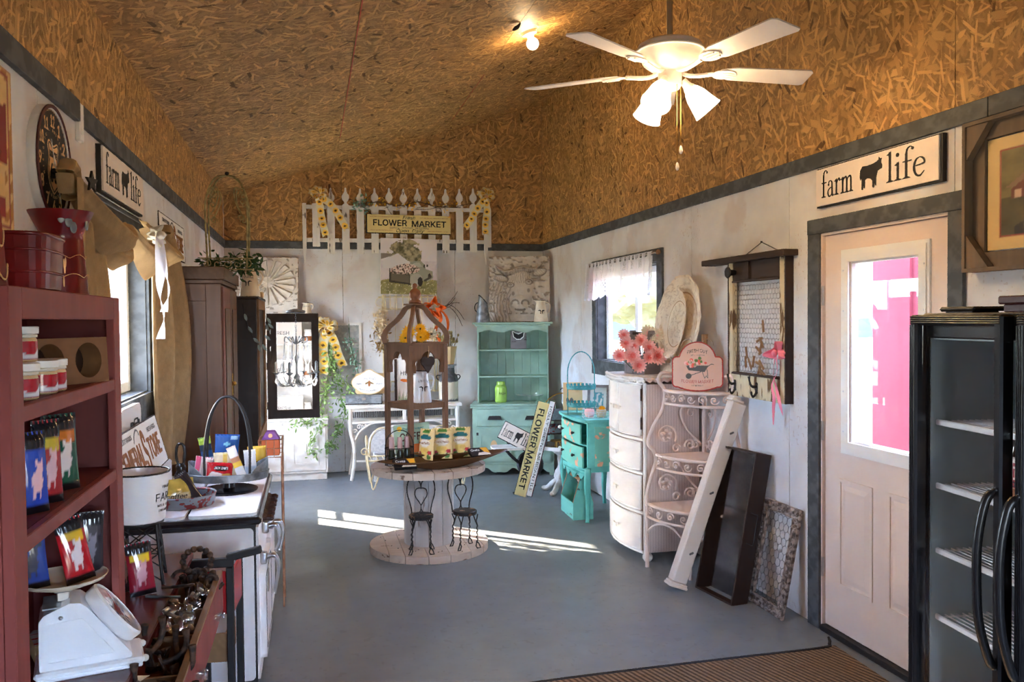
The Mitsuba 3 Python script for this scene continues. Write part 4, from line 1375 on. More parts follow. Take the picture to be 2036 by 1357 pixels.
b = bottle('drink_bottle', 'dark juice bottle with a bright green cap on the top fridge shelf', 'bottle', fpt(.22, .26, 1.3125),
           [(0, 0), (.030, 0), (.034, .01), (.033, .05), (.029, .08), (.034, .12), (.035, .145), (.028, .168), (.015, .182), (.014, .19), (0, .19)], 'brown_glass', 'leaf_cap',
           [(0, .190), (.0165, .190), (.0165, .212), (0, .214)])
mat('leaf_cap', S(70, 170, 40), .4)
b.add('label_band', lathe([(.0338, .012), (.0336, .05), (.0297, .08), (.0345, .118)], 20, 150, 330), 'bottle_label', True)
mottled('bottle_label', S(120, 160, 60), S(40, 60, 40), 40, .4, .6, .4)
b.add('emblem', tf(text('NATION', .006, .03), mv(0, -.0365, .128) @ UP), 'ink_white')
b.add('emblem', ball(.010, 0, -.0335, .07, 2, (1, .25, 1.3)), 'ink_red', True)
mat('carton_red', S(150, 30, 34), .5)
for q, (x, lab) in enumerate(((.315, 'root beer six pack carton on the second fridge shelf behind the first glass door'), (.510, 'second root beer carton in the fridge, beside the bar between the doors'))):
    o = fpt(x, .20, 1.1175)
    b = Thing('root_beer_carton', lab, 'carton', mv(*o) @ rot('z', th))
    b.add('carton', cat(box(-.085, -.06, 0, .085, .06, .115, .002), box(-.085, -.003, .115, .085, .003, .19)), 'sign_white')
    b.add('panel', box(-.075, -.0612, .03, .075, -.0602, .10), 'carton_red')
    b.add('lettering', tf(text('IBC', .036, .085, bold=True), mv(0, -.0614, .072) @ UP), 'sign_white')
    b.add('lettering', tf(text('ROOT BEER', .014, .13, bold=True), mv(0, -.0614, .040) @ UP), 'ink_black')
    b.add('band', box(-.0755, -.0609, .001, .0755, -.0603, .028), 'ink_brown')
    for i in range(3):
        for j in (-1, 1):
            b.add('bottle', lathe([(0, .116), (.024, .116), (.026, .125), (.022, .15), (.012, .175), (.012, .205), (0, .207)], 14), 'brown_glass', 40, M=mv(-.055 + i * .055, j * .032, 0))
t = Thing('black_tray', 'small flat black lid lying on top of the drinks fridge', 'lid', mv(*fpt(.10, .14, FH + .0005)) @ rot('z', th))
t.add('rim', box(-.09, -.05, .004, .07, .06, .018, .006), 'black_plastic')
t.add('foot', box(-.07, -.04, 0, .05, .045, .005), 'black_plastic')
t = Thing('maroon_box', 'flat maroon box lying on the drinks fridge at the right edge', 'box', mv(*fpt(.46, .26, FH + .0005)) @ rot('z', th + 4))
t.add('lid', box(-.20, -.16, .022, .22, .17, .045, .004), 'maroon')
t.add('base', box(-.19, -.15, 0, .21, .16, .0225, .003), 'maroon')

# ------------------------------------------------------------------ turquoise night stand and what is round it
t = Thing('turquoise_stand', 'turquoise painted two drawer stand with cabriole legs against the right wall', 'night stand', stand(2.125, 6.655, 0, -90))
w2, dp = .345, .40
bw = lambda x: -.035 * (1 - (np.asarray(x) / w2) ** 2)
xs = np.linspace(-w2, w2, 13)
plan = Polygon([(x, float(bw(x))) for x in xs] + [(w2, dp), (-w2, dp)])
t.add('top', prism(plan.buffer(.028, 5), .020, .808), 'teal')
t.add('carcass', cat(box(-w2, .0, .405, -w2 + .02, dp, .805), box(w2 - .02, .0, .405, w2, dp, .805), box(-w2 + .02, dp - .015, .405, w2 - .02, dp, .805), prism(plan.buffer(-.021), .015, .405), prism(plan.buffer(-.021), .014, .604), prism(plan.buffer(-.021), .014, .786)), 'teal')
apr = Polygon([(x, .405) for x in (-w2 + .02, w2 - .02)] + [(x, .37 + .022 * math.cos(x * 40) - .03 * (1 - abs(x) / w2)) for x in np.linspace(w2 - .02, -w2 + .02, 40)])
m = prism(apr, .016)
v = tf(m, UP).vertices
v[:, 1] += bw(v[:, 0]) + .014
t.add('apron', trimesh.Trimesh(v, m.faces, process=False), 'teal')
dw = None


def bowed(x0, x1, z0, z1, off, th_):
    m, u, v = sheet(lambda u, v: (x0 + (x1 - x0) * u, bw(x0 + (x1 - x0) * u) - off, z0 + (z1 - z0) * v), 14, 3)
    return thick(m, th_)


mottled('teal_floral', S(112, 190, 172), S(214, 168, 138), 13, .60, .66, .45)
for z0, z1 in ((.622, .778), (.435, .600)):
    d = t.add('drawer', bowed(-.282, .282 if z0 < .6 else .245, z0, z1, .006, .014), 'teal_floral', 30)
    for x in (-.17, .13):
        t.add('pull', lathe([(0, .028), (.010, .026), (.014, .018), (.006, .008), (.006, 0), (0, 0)], 14), 'crystal' if 0 else 'black_iron', True, on=d, M=mv(x, float(bw(x)) - .012, (z0 + z1) / 2) @ rot('x', 90))
    t.add('knob', ball(.016, -.27, float(bw(-.27)) - .03, (z0 + z1) / 2, 2), 'white_gloss', True, on=d)
t.add('side_panel', box(w2 - .0035, .06, .45, w2 + .001, dp - .05, .77, .001), 'teal_floral')
for sx in (-1, 1):
    for y0, sy in ((.012, -1), (dp - .03, 1)):
        pts = spline([(sx * (w2 - .022), y0, .44), (sx * (w2 - .014), y0 + sy * .012, .34), (sx * (w2 - .030), y0 + sy * .002, .18), (sx * (w2 - .032), y0 + sy * .002, .06), (sx * (w2 - .018), y0 + sy * .012, .0)], 6)
        t.add('leg', tube(pts, np.interp(np.linspace(0, 1, len(pts)), [0, .3, .7, .9, 1], [.030, .028, .017, .016, .019]), 8), 'teal', True)

t = Thing('tiered_stand', 'turquoise wire two tier stand with a tall loop handle on the turquoise stand', 'tiered stand', mv(2.215, 6.735, .8285))
for z in (.062, .210):
    pl = t.add('tier', lathe([(0, z), (.118, z), (.122, z + .003), (.122, z + .018), (.119, z + .018), (.118, z + .005), (0, z + .005)], 30), 'teal_metal', 40)
    fl = []
    for q in range(22):
        a = 2 * PI * q / 22
        M = mv(.121 * math.cos(a), .121 * math.sin(a), z + .018) @ rot('z', math.degrees(a) + 90) @ UP
        fl.append(tf(prism(unary_union([ell(.009, .007, 0, .004), Point(0, .016).buffer(.006, 4), ell(.005, .010, -.007, .012), ell(.005, .010, .007, .012)]), .003), M))
    t.add('crown_edge', cat(fl), 'teal_metal', on=pl)
for sx in (-1, 1):
    t.add('upright', rod((sx * .119, 0, 0), (sx * .119, 0, .34), .0045, 8), 'teal_metal', True)
t.add('foot', rod((0, -.118, 0), (0, -.118, .065), .0045, 8), 'teal_metal', True)
t.add('foot', rod((0, .118, 0), (0, .118, .065), .0045, 8), 'teal_metal', True)
a = np.radians(np.linspace(0, 180, 25))
t.add('loop_handle', tube(np.stack([.119 * np.cos(a), 0 * a, .34 + .185 * np.sin(a)], 1), .0045, 8), 'teal_metal', True)

t = Thing('wire_pot_basket', 'white wire basket holding small pots on the turquoise stand', 'basket', mv(2.235, 6.435, .8285) @ rot('z', -12))
w_, d_, h_ = .10, .055, .045
out = [tube([(-w_, -d_, z), (w_, -d_, z), (w_, d_, z), (-w_, d_, z)], .002, 5, True) for z in (.003, .026, h_)]
out += [rod((x, y, .003), (x, y, h_), .0016, 5) for x in np.linspace(-w_, w_, 6) for y in (-d_, d_)] + [rod((x, -d_, .003), (x, d_, .003), .0016, 5) for x in np.linspace(-w_, w_, 6)]
t.solo(cat(out), 'wire_white', True)
for x, m_, lab in ((-.048, 'petal_pink', 'small pink candle pot in the white wire basket'), (.048, 'petal_cream', 'small cream pot in the white wire basket with a yellow flower')):
    p = (mv(2.235, 6.435, .8285) @ rot('z', -12) @ np.array([x, 0, .006, 1]))[:3]
    b = Thing('small_pot', lab, 'pot', mv(*p))
    b.add('pot', lathe([(0, 0), (.030, 0), (.040, .02), (.041, .045), (.038, .062), (.034, .062), (.034, .05), (0, .05)], 22), m_, 35)
    b.add('wax', lathe([(0, .0505), (.033, .0505), (0, .0515)], 16), m_)
flower('yellow flower head lying on the cream pot on the turquoise stand', (2.29, 6.43, .895), (-.2, -.8, .6), .028, 'petal_yellow', None, 'petal_yellow')
t = Thing('flower_print', 'small grey framed teal flower print behind the two tier stand', 'picture', face(2.42, 6.90, .831, -28, 12))
t.add('frame', prism(sbox(-.095, 0, .095, .225).difference(sbox(-.072, .022, .072, .203)), .016, -.016), 'caddy_wood')
rng = np.random.default_rng(8)
m, c = printed(.146, .184, lambda u, v: np.where((meshkit.fbm(np.stack([u * 9, v * 9, 0 * u], 1), 3, 2)[:, None] > .50) & (np.abs(u - .5)[:, None] < .32) & (v[:, None] < .75), np.array(S(84, 150, 164)), np.array(S(206, 212, 212))), 30, 36)
t.add('print', tf(m, mv(0, .1125, -.006)), 'print', color=c, smooth=True)
t = Thing('burlap_print', 'tan burlap panel with a faded flower print behind the two tier stand, near the mint hutch', 'picture', face(2.225, 7.005, .829, -20, 6))
t.add('panel', box(-.085, 0, -.02, .085, .245, 0, .003), 'kraft')
t.add('print', prism(unary_union([ell(.02, .028, -.03, .06), ell(.016, .03, -.01, .08), ell(.012, .02, -.045, .09)]), .001, .0), 'ink_grey')

t = Thing('tool_caddy', 'turquoise wooden tool caddy with a bare wood handle on the floor below the stand', 'caddy', stand(2.135, 6.63, 0, -92))
endp = P((-.085, 0), (.085, 0), (.085, .14), (.02, .345), (-.02, .345), (-.085, .14))
EY = np.array([[0, 0, 1, 0], [1, 0, 0, 0], [0, 1, 0, 0], [0, 0, 0, 1.]])
wood('teal_chipped', S(92, 178, 172), S(120, 200, 190), 'y', 16, .6, chips=S(70, 90, 90), chip_amt=.30)
for x in (-.19, .176):
    t.add('end_board', tf(prism(endp, .014), mv(x) @ EY), 'teal_chipped')
    t.add('bare_edge', tf(tube([(-.083, .14, .007), (-.02, .345, .007), (.02, .345, .007), (.083, .14, .007)], .006, 6), mv(x) @ EY), 'raw_wood')
t.add('long_side', box(-.176, -.085, .001, .176, -.072, .135, .002), 'teal_chipped')
t.add('long_side', box(-.176, .072, .001, .176, .085, .135, .002), 'teal_chipped')
t.add('bottom', box(-.176, -.072, .001, .176, .072, .012), 'raw_wood')
t.add('handle', box(-.176, -.012, .300, .176, .012, .335, .005), 'raw_wood')

# ------------------------------------------------------------------ mint hutch in the far corner
HM = stand(2.055, 8.53, 0, -16)
t = Thing('mint_hutch', 'mint green painted hutch with open shelves, two drawers and doors in the far right corner', 'hutch', HM)
t.add('base', box(-.425, -.045, .11, .425, .36, .725, .004), 'mint')
t.add('base_top', box(-.445, -.065, .7255, .445, .365, .748, .006), 'mint')
v = [(-.445, .724), (.445, .724)] + [(x, .712 - .010 * (math.cos(x * 26) > .2)) for x in np.linspace(.445, -.445, 30)]
t.add('moulding', tf(prism(Polygon(v), .012), mv(0, -.046, 0) @ UP), 'mint')
sk = Polygon([(-.425, .11), (.425, .11)] + [(x, .045 + .022 * math.cos(x * 22) + .012 * math.cos(x * 44)) for x in np.linspace(.425, -.425, 40)])
t.add('skirt', tf(prism(sk, .018), mv(0, -.028, 0) @ UP), 'mint')
for x in (-.40, .40):
    for y in (-.02, .33):
        t.add('leg', box(x - .025, y - .022, 0, x + .025, y + .022, .11, .003), 'mint')
dr_ = t.add('drawer', box(-.385, -.058, .515, .385, -.046, .695, .004), 'mint')
for x in (-.19, .20):
    t.add('bin_pull', tf(prism(P((-.075, 0), (.075, 0), (.058, .040), (-.058, .040)), .022), mv(x, -.0585, .585) @ UP), 'black_iron', on=dr_)
for x0, x1 in ((-.385, -.02), (.02, .385)):
    d = t.add('door', box(x0, -.057, .15, x1, -.046, .495, .004), 'mint')
    t.add('door_frame', tf(prism(sbox(x0, .15, x1, .495).difference(unary_union([sbox(x0 + .05, .20, x1 - .05, .36), ell((x1 - x0) / 2 - .05, .085, (x0 + x1) / 2, .36)])), .008), mv(0, -.0575, 0) @ UP), 'mint', on=d)
    xm = (x0 + x1) / 2
    t.add('oval_inlay', tf(prism(ell(.035, .06, xm, .31), .003), mv(0, -.0575, 0) @ UP), 'kraft', on=d)
    t.add('latch', box(x1 - .045 if x0 < 0 else x0 + .005, -.072, .33, x1 - .005 if x0 < 0 else x0 + .045, -.058, .365, .003), 'black_iron', on=d)
    t.add('hinge', box(x0 + .002 if x0 < 0 else x1 - .022, -.066, .42, x0 + .024 if x0 < 0 else x1 - .002, -.0575, .45), 'black_iron', on=d)
side = Polygon([(.34, .748), (.34, 1.58), (.03, 1.58)] + [(.05 + .022 * math.sin((1.58 - z) * 15), z) for z in np.linspace(1.55, .76, 40)] + [(.05, .748)])
for x in (-.375, .361):
    t.add('side_board', tf(prism(side, .014), mv(x) @ EY), 'mint')
for k in range(8):
    t.add('back_board', box(-.36 + k * .09, .33, .7485, -.2708 + k * .09, .342, 1.58, .002), 'mint')
for z in (1.018, 1.298):
    t.add('shelf_board', box(-.3605, .055, z, .3605, .3295, z + .016, .002), 'mint')
t.add('cornice', cat(box(-.42, -.005, 1.580, .42, .36, 1.602, .005), box(-.395, .01, 1.560, .395, .345, 1.580, .004)), 'mint')
vl = Polygon([(-.375, 1.56), (.375, 1.56)] + [(x, 1.505 + .016 * math.cos(x * 25)) for x in np.linspace(.375, -.375, 40)])
t.add('valance', tf(prism(vl, .014), mv(0, .034, 0) @ UP), 'mint')


def hm(x, y, z):
    return (HM @ np.array([x, y, z, 1]))[:3]


t = Thing('green_jar', 'lime green glass jar with a lid on the mint hutch', 'jar', mv(*hm(-.135, .13, .7485)))
mat('lime_glass', S(160, 200, 84), .14, coat=.5)
t.add('body', lathe([(0, 0), (.052, 0), (.062, .012), (.064, .15), (.055, .175), (.042, .186), (0, .186)], 28), 'lime_glass', 35)
t.add('lid', lathe([(0, .186), (.045, .186), (.046, .21), (.040, .222), (0, .224)], 24), 'lime_glass', 35)
t.add('lettering', tf(text('Soldan', .022, .07, slant=.3), mv(.0, -.0655, .10) @ UP), 'ink_black')
t = Thing('cake_stand', 'clear glass cake stand on the mint hutch, right of the green jar', 'cake stand', mv(*hm(.17, .15, .7485)))
t.solo(lathe([(0, 0), (.065, 0), (.062, .006), (.015, .02), (.012, .06), (.03, .07), (.15, .074), (.152, .088), (.146, .088), (.145, .080), (0, .078)], 32), 'jar_glass', 40)
t = Thing('hen_board', 'small grey wooden board with a painted dark hen on the top shelf of the mint hutch', 'sign', HM @ mv(.055, .20, 1.3145) @ UP @ rot('x', -8))
t.add('board', prism(sbox(-.085, 0, .085, .19), .012), 'caddy_wood')
hen = P((-.062, .185), (-.05, .13), (-.02, .105), (.02, .105), (.05, .13), (.062, .185), (.04, .172), (.0, .155), (-.04, .172))
t.add('hen_print', prism(hen.buffer(.008), .002, .0121), 'ink_white')
t.add('hen_print', prism(hen.buffer(-.002), .002, .0142), 'ink_black')
# relief of a long-horned cow on a pressed metal panel
CW, CH = .66, .715


def cow_relief(u, v):
    """Height and colour of the pressed cow head panel."""
    nz = meshkit.fbm(np.stack([u * 14, v * 14, 0 * u], -1), 3, 4)
    st = meshkit.noise(np.stack([u * 46, v * 46, 0 * u], -1), 9)
    dark = np.zeros_like(u)
    bump = lambda cx, cy, rx, ry, k=.5: np.clip(1 - ((u - cx) / rx) ** 2 - ((v - cy) / ry) ** 2, 0, 1) ** k
    h = .045 * bump(.51, .50, .22, .34) + .022 * bump(.51, .27, .15, .13) + .014 * bump(.25, .28, .26, .40)
    horn = np.interp(u, [.08, .16, .26, .36, .48, .58, .68, .78, .86, .92], [.88, .80, .745, .755, .80, .815, .79, .80, .86, .95])
    wd = np.interp(u, [.08, .14, .26, .40, .52, .64, .76, .86, .92], [.0, .022, .038, .045, .045, .04, .03, .02, .0])
    on = np.abs(v - horn) < wd
    h = np.where(on, np.maximum(h, .012 + .030 * np.sqrt(np.clip(1 - ((v - horn) / np.maximum(wd, 1e-4)) ** 2, 0, 1))), h)
    dark = np.where((v < horn + wd * .2) & (v > horn - wd * 1.25) & (wd > 0), np.clip(.35 + .55 * st, 0, .85), dark)
    for cx, cy, rx, ry, tl in ((.20, .66, .12, .055, -.2), (.83, .745, .13, .062, .35)):
        a, b = (u - cx) + tl * (v - cy), (v - cy) - tl * (u - cx)
        e = (a / rx) ** 2 + (b / ry) ** 2
        h = np.where(e < 1, np.maximum(h, .014 + .022 * e), h)
        dark = np.where((e > .55) & (e < 1.1), .45 * st + .2, dark)
        dark = np.where((e < .8) & (np.sin(a * 170 + b * 90) > .4), .35, dark)
    for cx, cy in ((.355, .555), (.655, .60)):
        e = ((u - cx) / .060) ** 2 + ((v - cy) / .040) ** 2
        h = np.where(e < 1, h + .012 * (1 - e), h)
        dark = np.where(np.abs(e - .9) < .4, .6, dark)
        dark = np.where(e < .16, .75, dark)
    for cx, cy in ((.40, .42), (.65, .47)):
        dark = np.maximum(dark, .6 * np.clip(1.4 - ((u - cx) / .026) ** 2 - ((v - cy) / .034) ** 2, 0, 1))
    for cx in (.43, .595):
        e = ((u - cx) / .060) ** 2 + ((v - .275) / .050) ** 2
        h = h - .016 * np.clip(1 - e * .8, 0, 1)
        dark = np.where((np.abs(e - .9) < .45) & (v > .255), .65, dark)
    sm = np.abs(v - (.175 + 1.6 * (u - .51) ** 2))
    dark = np.where((sm < .013) & (np.abs(u - .51) < .09), .7, dark)
    hair = np.sin(u * 120 + 9 * np.sin(v * 6) + nz * 7)
    area = (u < .36) & (v < .60)
    h = h + np.where(area, .006 * hair, 0)
    dark = np.where(area & (hair > .5), .45, dark)
    fore = (np.abs(u - .52) < .15) & (v > .58) & (v < .80)
    dark = np.where(fore & (np.sin(u * 160 + v * 40 * (u - .52) + nz * 8) > .35), .42, dark)
    tuft = meshkit.noise(np.stack([u * 24 + v * 10, v * 32, 0 * u], -1), 3)
    bg = (h < .012) & (v > .12)
    h = h + np.where(bg, .012 * np.clip((tuft - .55) * 4, 0, 1), 0)
    dark = np.where(bg & (tuft > .74), .60, dark)
    base = np.array(S(188, 178, 166)) + (np.array(S(212, 204, 194)) - np.array(S(188, 178, 166))) * nz[..., None]
    d = np.clip(dark, 0, 1)[..., None]
    return h + .004 * nz, base * (1 - d) + np.array(S(98, 82, 68)) * d


def relief_panel(w, h, fn, n):
    k = int(n * h / w)
    u, v = np.meshgrid(np.linspace(0, 1, n), np.linspace(0, 1, k), indexing='ij')
    z, c = fn(u, v)
    Pn = np.stack([(u - .5) * w, v * h, z], -1).reshape(-1, 3)
    i, j = np.meshgrid(np.arange(n - 1), np.arange(k - 1), indexing='ij')
    q = np.stack([i * k + j, (i + 1) * k + j, (i + 1) * k + j + 1, i * k + j + 1], -1).reshape(-1, 4)
    return trimesh.Trimesh(Pn, np.vstack([q[:, [0, 1, 2]], q[:, [0, 2, 3]]]), process=False), c.reshape(-1, 3)


t = Thing('cow_panel', 'embossed whitewashed metal panel of a horned cow head standing on the mint hutch', 'wall art', face(2.195, 8.775, 1.604, -15, 7))
m, c = relief_panel(CW, CH, cow_relief, 130)
t.add('relief', m, 'print', True, color=c)
mottled('rusty_edge', S(120, 84, 58), S(166, 134, 104), 24, rough=.7)
t.add('edge', prism(sbox(-CW / 2, 0, CW / 2, CH).difference(sbox(-CW / 2 + .004, .004, CW / 2 - .004, CH - .004)), .022, -.018), 'rusty_edge')
t.add('backing', prism(sbox(-CW / 2 + .005, .005, CW / 2 - .005, CH - .005), .004, -.016), 'rusty_edge')


def pitcher(name, label, M, m, h=.22, r=.062, spout=1, cow=True, word=None, group=None, ym=1.0):
    """A tapering enamel pitcher with a spout, a handle and a cow's head print."""
    t = Thing(name, label, 'pitcher', M, group)
    prof = [(0, 0), (r, 0), (r * 1.02, .006), (r * .62, h * .88), (r * .66, h), (r * .62, h), (r * .58, h * .88), (r * .9, .02), (0, .015)]
    b = lathe(prof, 32)
    v = b.vertices
    up = np.clip((v[:, 2] - h * .86) / (h * .14), 0, 1)
    lip = np.exp(-((np.arctan2(v[:, 1], spout * v[:, 0])) / .45) ** 2) * up
    v[:, 0] += spout * lip * r * .42
    v[:, 2] += lip * h * .05
    t.add('body', b, m, 40)
    t.add('rim', tube([(spout * (r * .64 * math.cos(a) + (r * .42 * math.exp(-(((a + PI) % (2 * PI) - PI) / .45) ** 2))), r * .64 * math.sin(a), h + .05 * h * math.exp(-(((a + PI) % (2 * PI) - PI) / .45) ** 2)) for a in np.linspace(0, 2 * PI, 40)[:-1]], .0025, 6, True), 'black_iron', True)
    hx = -spout
    t.add('handle', tube(bez((hx * r * .66, 0, h * .90), (hx * r * 1.5, 0, h * .92), (hx * r * 1.45, 0, h * .55), (hx * r * .84, 0, h * .38), n=14), .0065, 8), m, True)
    if cow:
        Mz = mv(0, -r * .80, h * .40) @ rot('x', 11) @ UP
        s = r * 1.1
        hd = unary_union([P((-.48, .34), (-.16, .30), (-.14, .06), (-.24, -.30), (-.30, -.42), (-.02, -.36), (-.10, -.1), (-.05, .3), (-.2, .44)), P((.48, .34), (.16, .30), (.14, .06), (.24, -.30), (.30, -.42), (.02, -.36), (.10, -.1), (.05, .3), (.2, .44)), Point(0, -.42).buffer(.15)])
        t.add('cow_print', tf(prism(affinity.scale(hd, s, s, origin=(0, 0)), .004), Mz), 'ink_black')
    if word:
        t.add('lettering', tf(text(word, r * .24, r * 1.15, arc=-r * .12), mv(0, -r * .745, h * .70) @ rot('x', 11) @ UP), 'ink_grey')
    return t


pitcher('milk_pitcher', 'cream pitcher with a cow print on top of the mint hutch, right of the horned cow panel', mv(*hm(.30, .07, 1.6025)) @ rot('z', -10), 'char_cream', .225, .075, -1)
t = Thing('zinc_can', 'slanted top galvanised can on top of the mint hutch, left of the horned cow panel', 'can', mv(*hm(-.315, .10, 1.6025)))
b = lathe([(0, 0), (.078, 0), (.050, .20), (.044, .24), (.040, .24), (.046, .2), (.07, .01), (0, .008)], 28)
v = b.vertices
v[:, 2] += np.clip((v[:, 2] - .15) / .09, 0, 1) * (-v[:, 0]) * 1.1
t.add('body', b, 'zinc', 40)
t.add('dark_lip', tube([(.043 * math.cos(a), .043 * math.sin(a), .241 - .047 * math.cos(a)) for a in np.linspace(0, 2 * PI, 28)[:-1]], .005, 6, True), 'black_iron', True)
t.add('handle', tube(bez((-.05, 0, .21), (-.10, 0, .20), (-.10, 0, .12), (-.062, 0, .11), n=10), .005, 6), 'black_iron', True)

# ------------------------------------------------------------------ picket fence display high on the back wall
t = Thing('picket_fence', 'whitewashed picket fence section hung across the trim on the back wall', 'fence', mv(0, YB, 0))
pick = P((-.039, 0), (.039, 0), (.039, .495), (.034, .515), (.016, .528), (.013, .545), (.022, .558), (.036, .575), (.040, .597), (.034, .62), (.018, .642), (.011, .66), (.010, .69), (.004, .700),
         (-.004, .700), (-.010, .69), (-.011, .66), (-.018, .642), (-.034, .62), (-.040, .597), (-.036, .575), (-.022, .558), (-.013, .545), (-.016, .528), (-.034, .515), (-.039, .495)).buffer(0)
stub = sbox(-.039, 0, .039, .455)
p0 = None
for k in range(12):
    x = .076 + .1535 * k
    z = 2.335 + .004 * (k % 3) + .003 * k
    if k == 0:
        t.add('picket', tf(prism(stub, .018), UP), 'picket_white', M=mv(x, -.052, z + .085))
    elif p0 is None:
        p0 = t.add('picket', tf(prism(pick, .018), UP), 'picket_white', M=mv(x, -.052, z))
    else:
        t.again(p0, 'picket', mv(x, -.052, z))
t.add('rail', box(-.06, -.051, 2.820, 1.96, -.020, 2.862, .003), 'picket_white')
t.add('rail', box(-.06, -.051, 2.470, 1.96, -.020, 2.512, .003), 'picket_white')
stake = P((-.02, .16), (0, 0), (.02, .16), (.02, .64), (-.02, .64))
t.add('post', tf(prism(stake, .022), mv(-.045, -.052, 2.235) @ UP), 'picket_white')
t.add('post', tf(prism(stake, .022), mv(1.905, -.055, 2.235) @ UP), 'picket_white')
t.add('post', box(1.885, -.0745, 2.43, 1.965, -.0565, 2.87, .002), 'picket_white')
t = Thing('flower_market_sign', 'cream sign reading Fresh FLOWER MARKET fixed across the picket fence on the back wall', 'sign', face(1.055, YB - .0705, 2.668, 0, 0, -.5))
t.add('back_board', prism(sbox(-.458, -.104, .452, .098), .012), 'ink_black')
t.add('board', prism(sbox(-.448, -.096, .452, .098), .006, .0121), 'sign_cream')
z = .0182
t.add('lettering', tf(text('FLOWER', .062, .36, bold=True), mv(-.205, .012, z)), 'ink_black')
t.add('lettering', tf(text('MARKET', .062, .375, bold=True), mv(.215, .006, z)), 'ink_black')
t.add('lettering', tf(text('Fresh', .036, .13, slant=.35), mv(.0, .070, z)), 'ink_black')
t.add('lettering', tf(text('SEEDS · STEMS · BLOOMS', .017, .42), mv(.0, -.042, z)), 'ink_grey')
t.add('lettering', tf(text('Open  Daily', .034, .30, slant=.35), mv(.01, -.074, z)), 'ink_black')
t.add('ruled_line', prism(unary_union([sbox(-.42, .074, -.10, .077), sbox(.12, .070, .42, .073), sbox(-.42, -.070, -.18, -.067), sbox(.20, -.072, .42, -.069)]), .0006, z), 'ink_brown')


def sunflower_ink(k, w_over_l):
    def fn(u, v):
        c = np.array(np.broadcast_to(np.array(S(218, 206, 168)), (len(u), 3)))
        a = (u * k) % 1 - .5
        r = np.sqrt((a / k / w_over_l) ** 2 + (v - .5) ** 2)
        c[r < .40] = S(232, 186, 60)
        c[r < .15] = S(84, 50, 22)
        return c
    return fn


def printed_ribbon(pts, w, dots):
    p = spline(pts, 10)
    n = len(p)
    L = np.linalg.norm(np.diff(p, axis=0), axis=1).sum()
    tg = np.gradient(p, axis=0)
    side_ = np.stack([-tg[:, 1], tg[:, 0], 0 * tg[:, 0]], 1)
    side_ /= np.linalg.norm(side_, axis=1, keepdims=True) + 1e-9

    def f(u, v):
        q = np.clip(u * (n - 1) + np.where(u > .97, 6 * np.abs(v - .5) - 1.5, 0), 0, n - 1)
        xyz = [np.interp(q, np.arange(n), p[:, k]) + (v - .5) * w * np.interp(q, np.arange(n), side_[:, k]) for k in range(3)]
        return xyz[0], xyz[1], xyz[2] + .010 * np.sin(u * 11)
    m, u, v = sheet(f, n * 2, 9)
    return m, sunflower_ink(dots, w / L)(u, v)


def sun_bow(name, label, M, tails, s=1.0):
    t = Thing(name, label, 'bow', M)
    for ang, r0 in ((10, .10), (48, .075), (95, .085), (140, .095), (172, .11), (215, .07), (285, .06), (330, .075)):
        def f(u, v):
            a = u * 2 * PI
            r = r0 * s * np.sin(a / 2) ** .8
            return r * np.cos((a - PI) * .34), (v - .5) * .05 * s * (.4 + .6 * np.sin(a / 2)) + .02 * np.sin(a) * (r0 * 10), .03 + .045 * np.sin(a) + .02 * np.sin(ang)
        m, u, v = sheet(f, 22, 7)
        t.add('loop', tf(m, rot('z', ang) @ rot('x', 35 * math.sin(ang))), 'print', True, color=sunflower_ink(3, .25)(u, v))
    t.add('knot', ball(.022, 0, 0, .03, 2), 'ink_tan', True)
    for pts in tails:
        m, c = printed_ribbon(pts, .075 * s, 5)
        t.add('tail', m, 'print', True, color=c)
    return t


sun_bow('sunflower_bow', 'sunflower print ribbon bow on the left end of the picket fence', face(.105, YB - .095, 2.955, 0),
        [[(.0, -.02, .012), (.02, -.18, .010), (.04, -.30, .012), (.07, -.43, .010)], [(.02, -.02, .012), (.13, -.10, .014), (.21, -.22, .012), (.29, -.36, .010)]])
sun_bow('sunflower_bow', 'sunflower print ribbon bow on the right end of the picket fence', face(1.90, YB - .095, 2.985, 0),
        [[(.0, -.02, .012), (.01, -.18, .010), (-.01, -.30, .012), (-.005, -.42, .010)], [(-.01, -.02, .012), (-.10, -.14, .014), (-.16, -.24, .012), (-.24, -.35, .010)]])


def leaf(L, w, fold=.25):
    m, u, v = sheet(lambda u, v: (u * L, (v - .5) * w * np.sin(np.clip(u * .96 + .03, 0, 1) * PI) ** .8, fold * w * np.abs(v - .5) + .12 * L * u * u), 5, 3)
    return m


LEAF = leaf(1, .42)


def leaves_on(pts, n, size, seed, spread=.02, down=0.0):
    """Leaves set along a path, as one mesh."""
    rng = np.random.default_rng(seed)
    p = np.array(pts)
    out = []
    for k in range(n):
        q = rng.uniform(0, len(p) - 1.001)
        i = int(q)
        o = p[i] + (p[i + 1] - p[i]) * (q - i) + rng.normal(0, spread, 3)
        d = rng.normal(0, 1, 3)
        d[2] -= down
        out.append(tf(LEAF, look_at(o, d) @ rot('y', -90) @ rot('x', rng.uniform(0, 360)) @ scl(size * rng.uniform(.7, 1.3))))
    return cat(out)


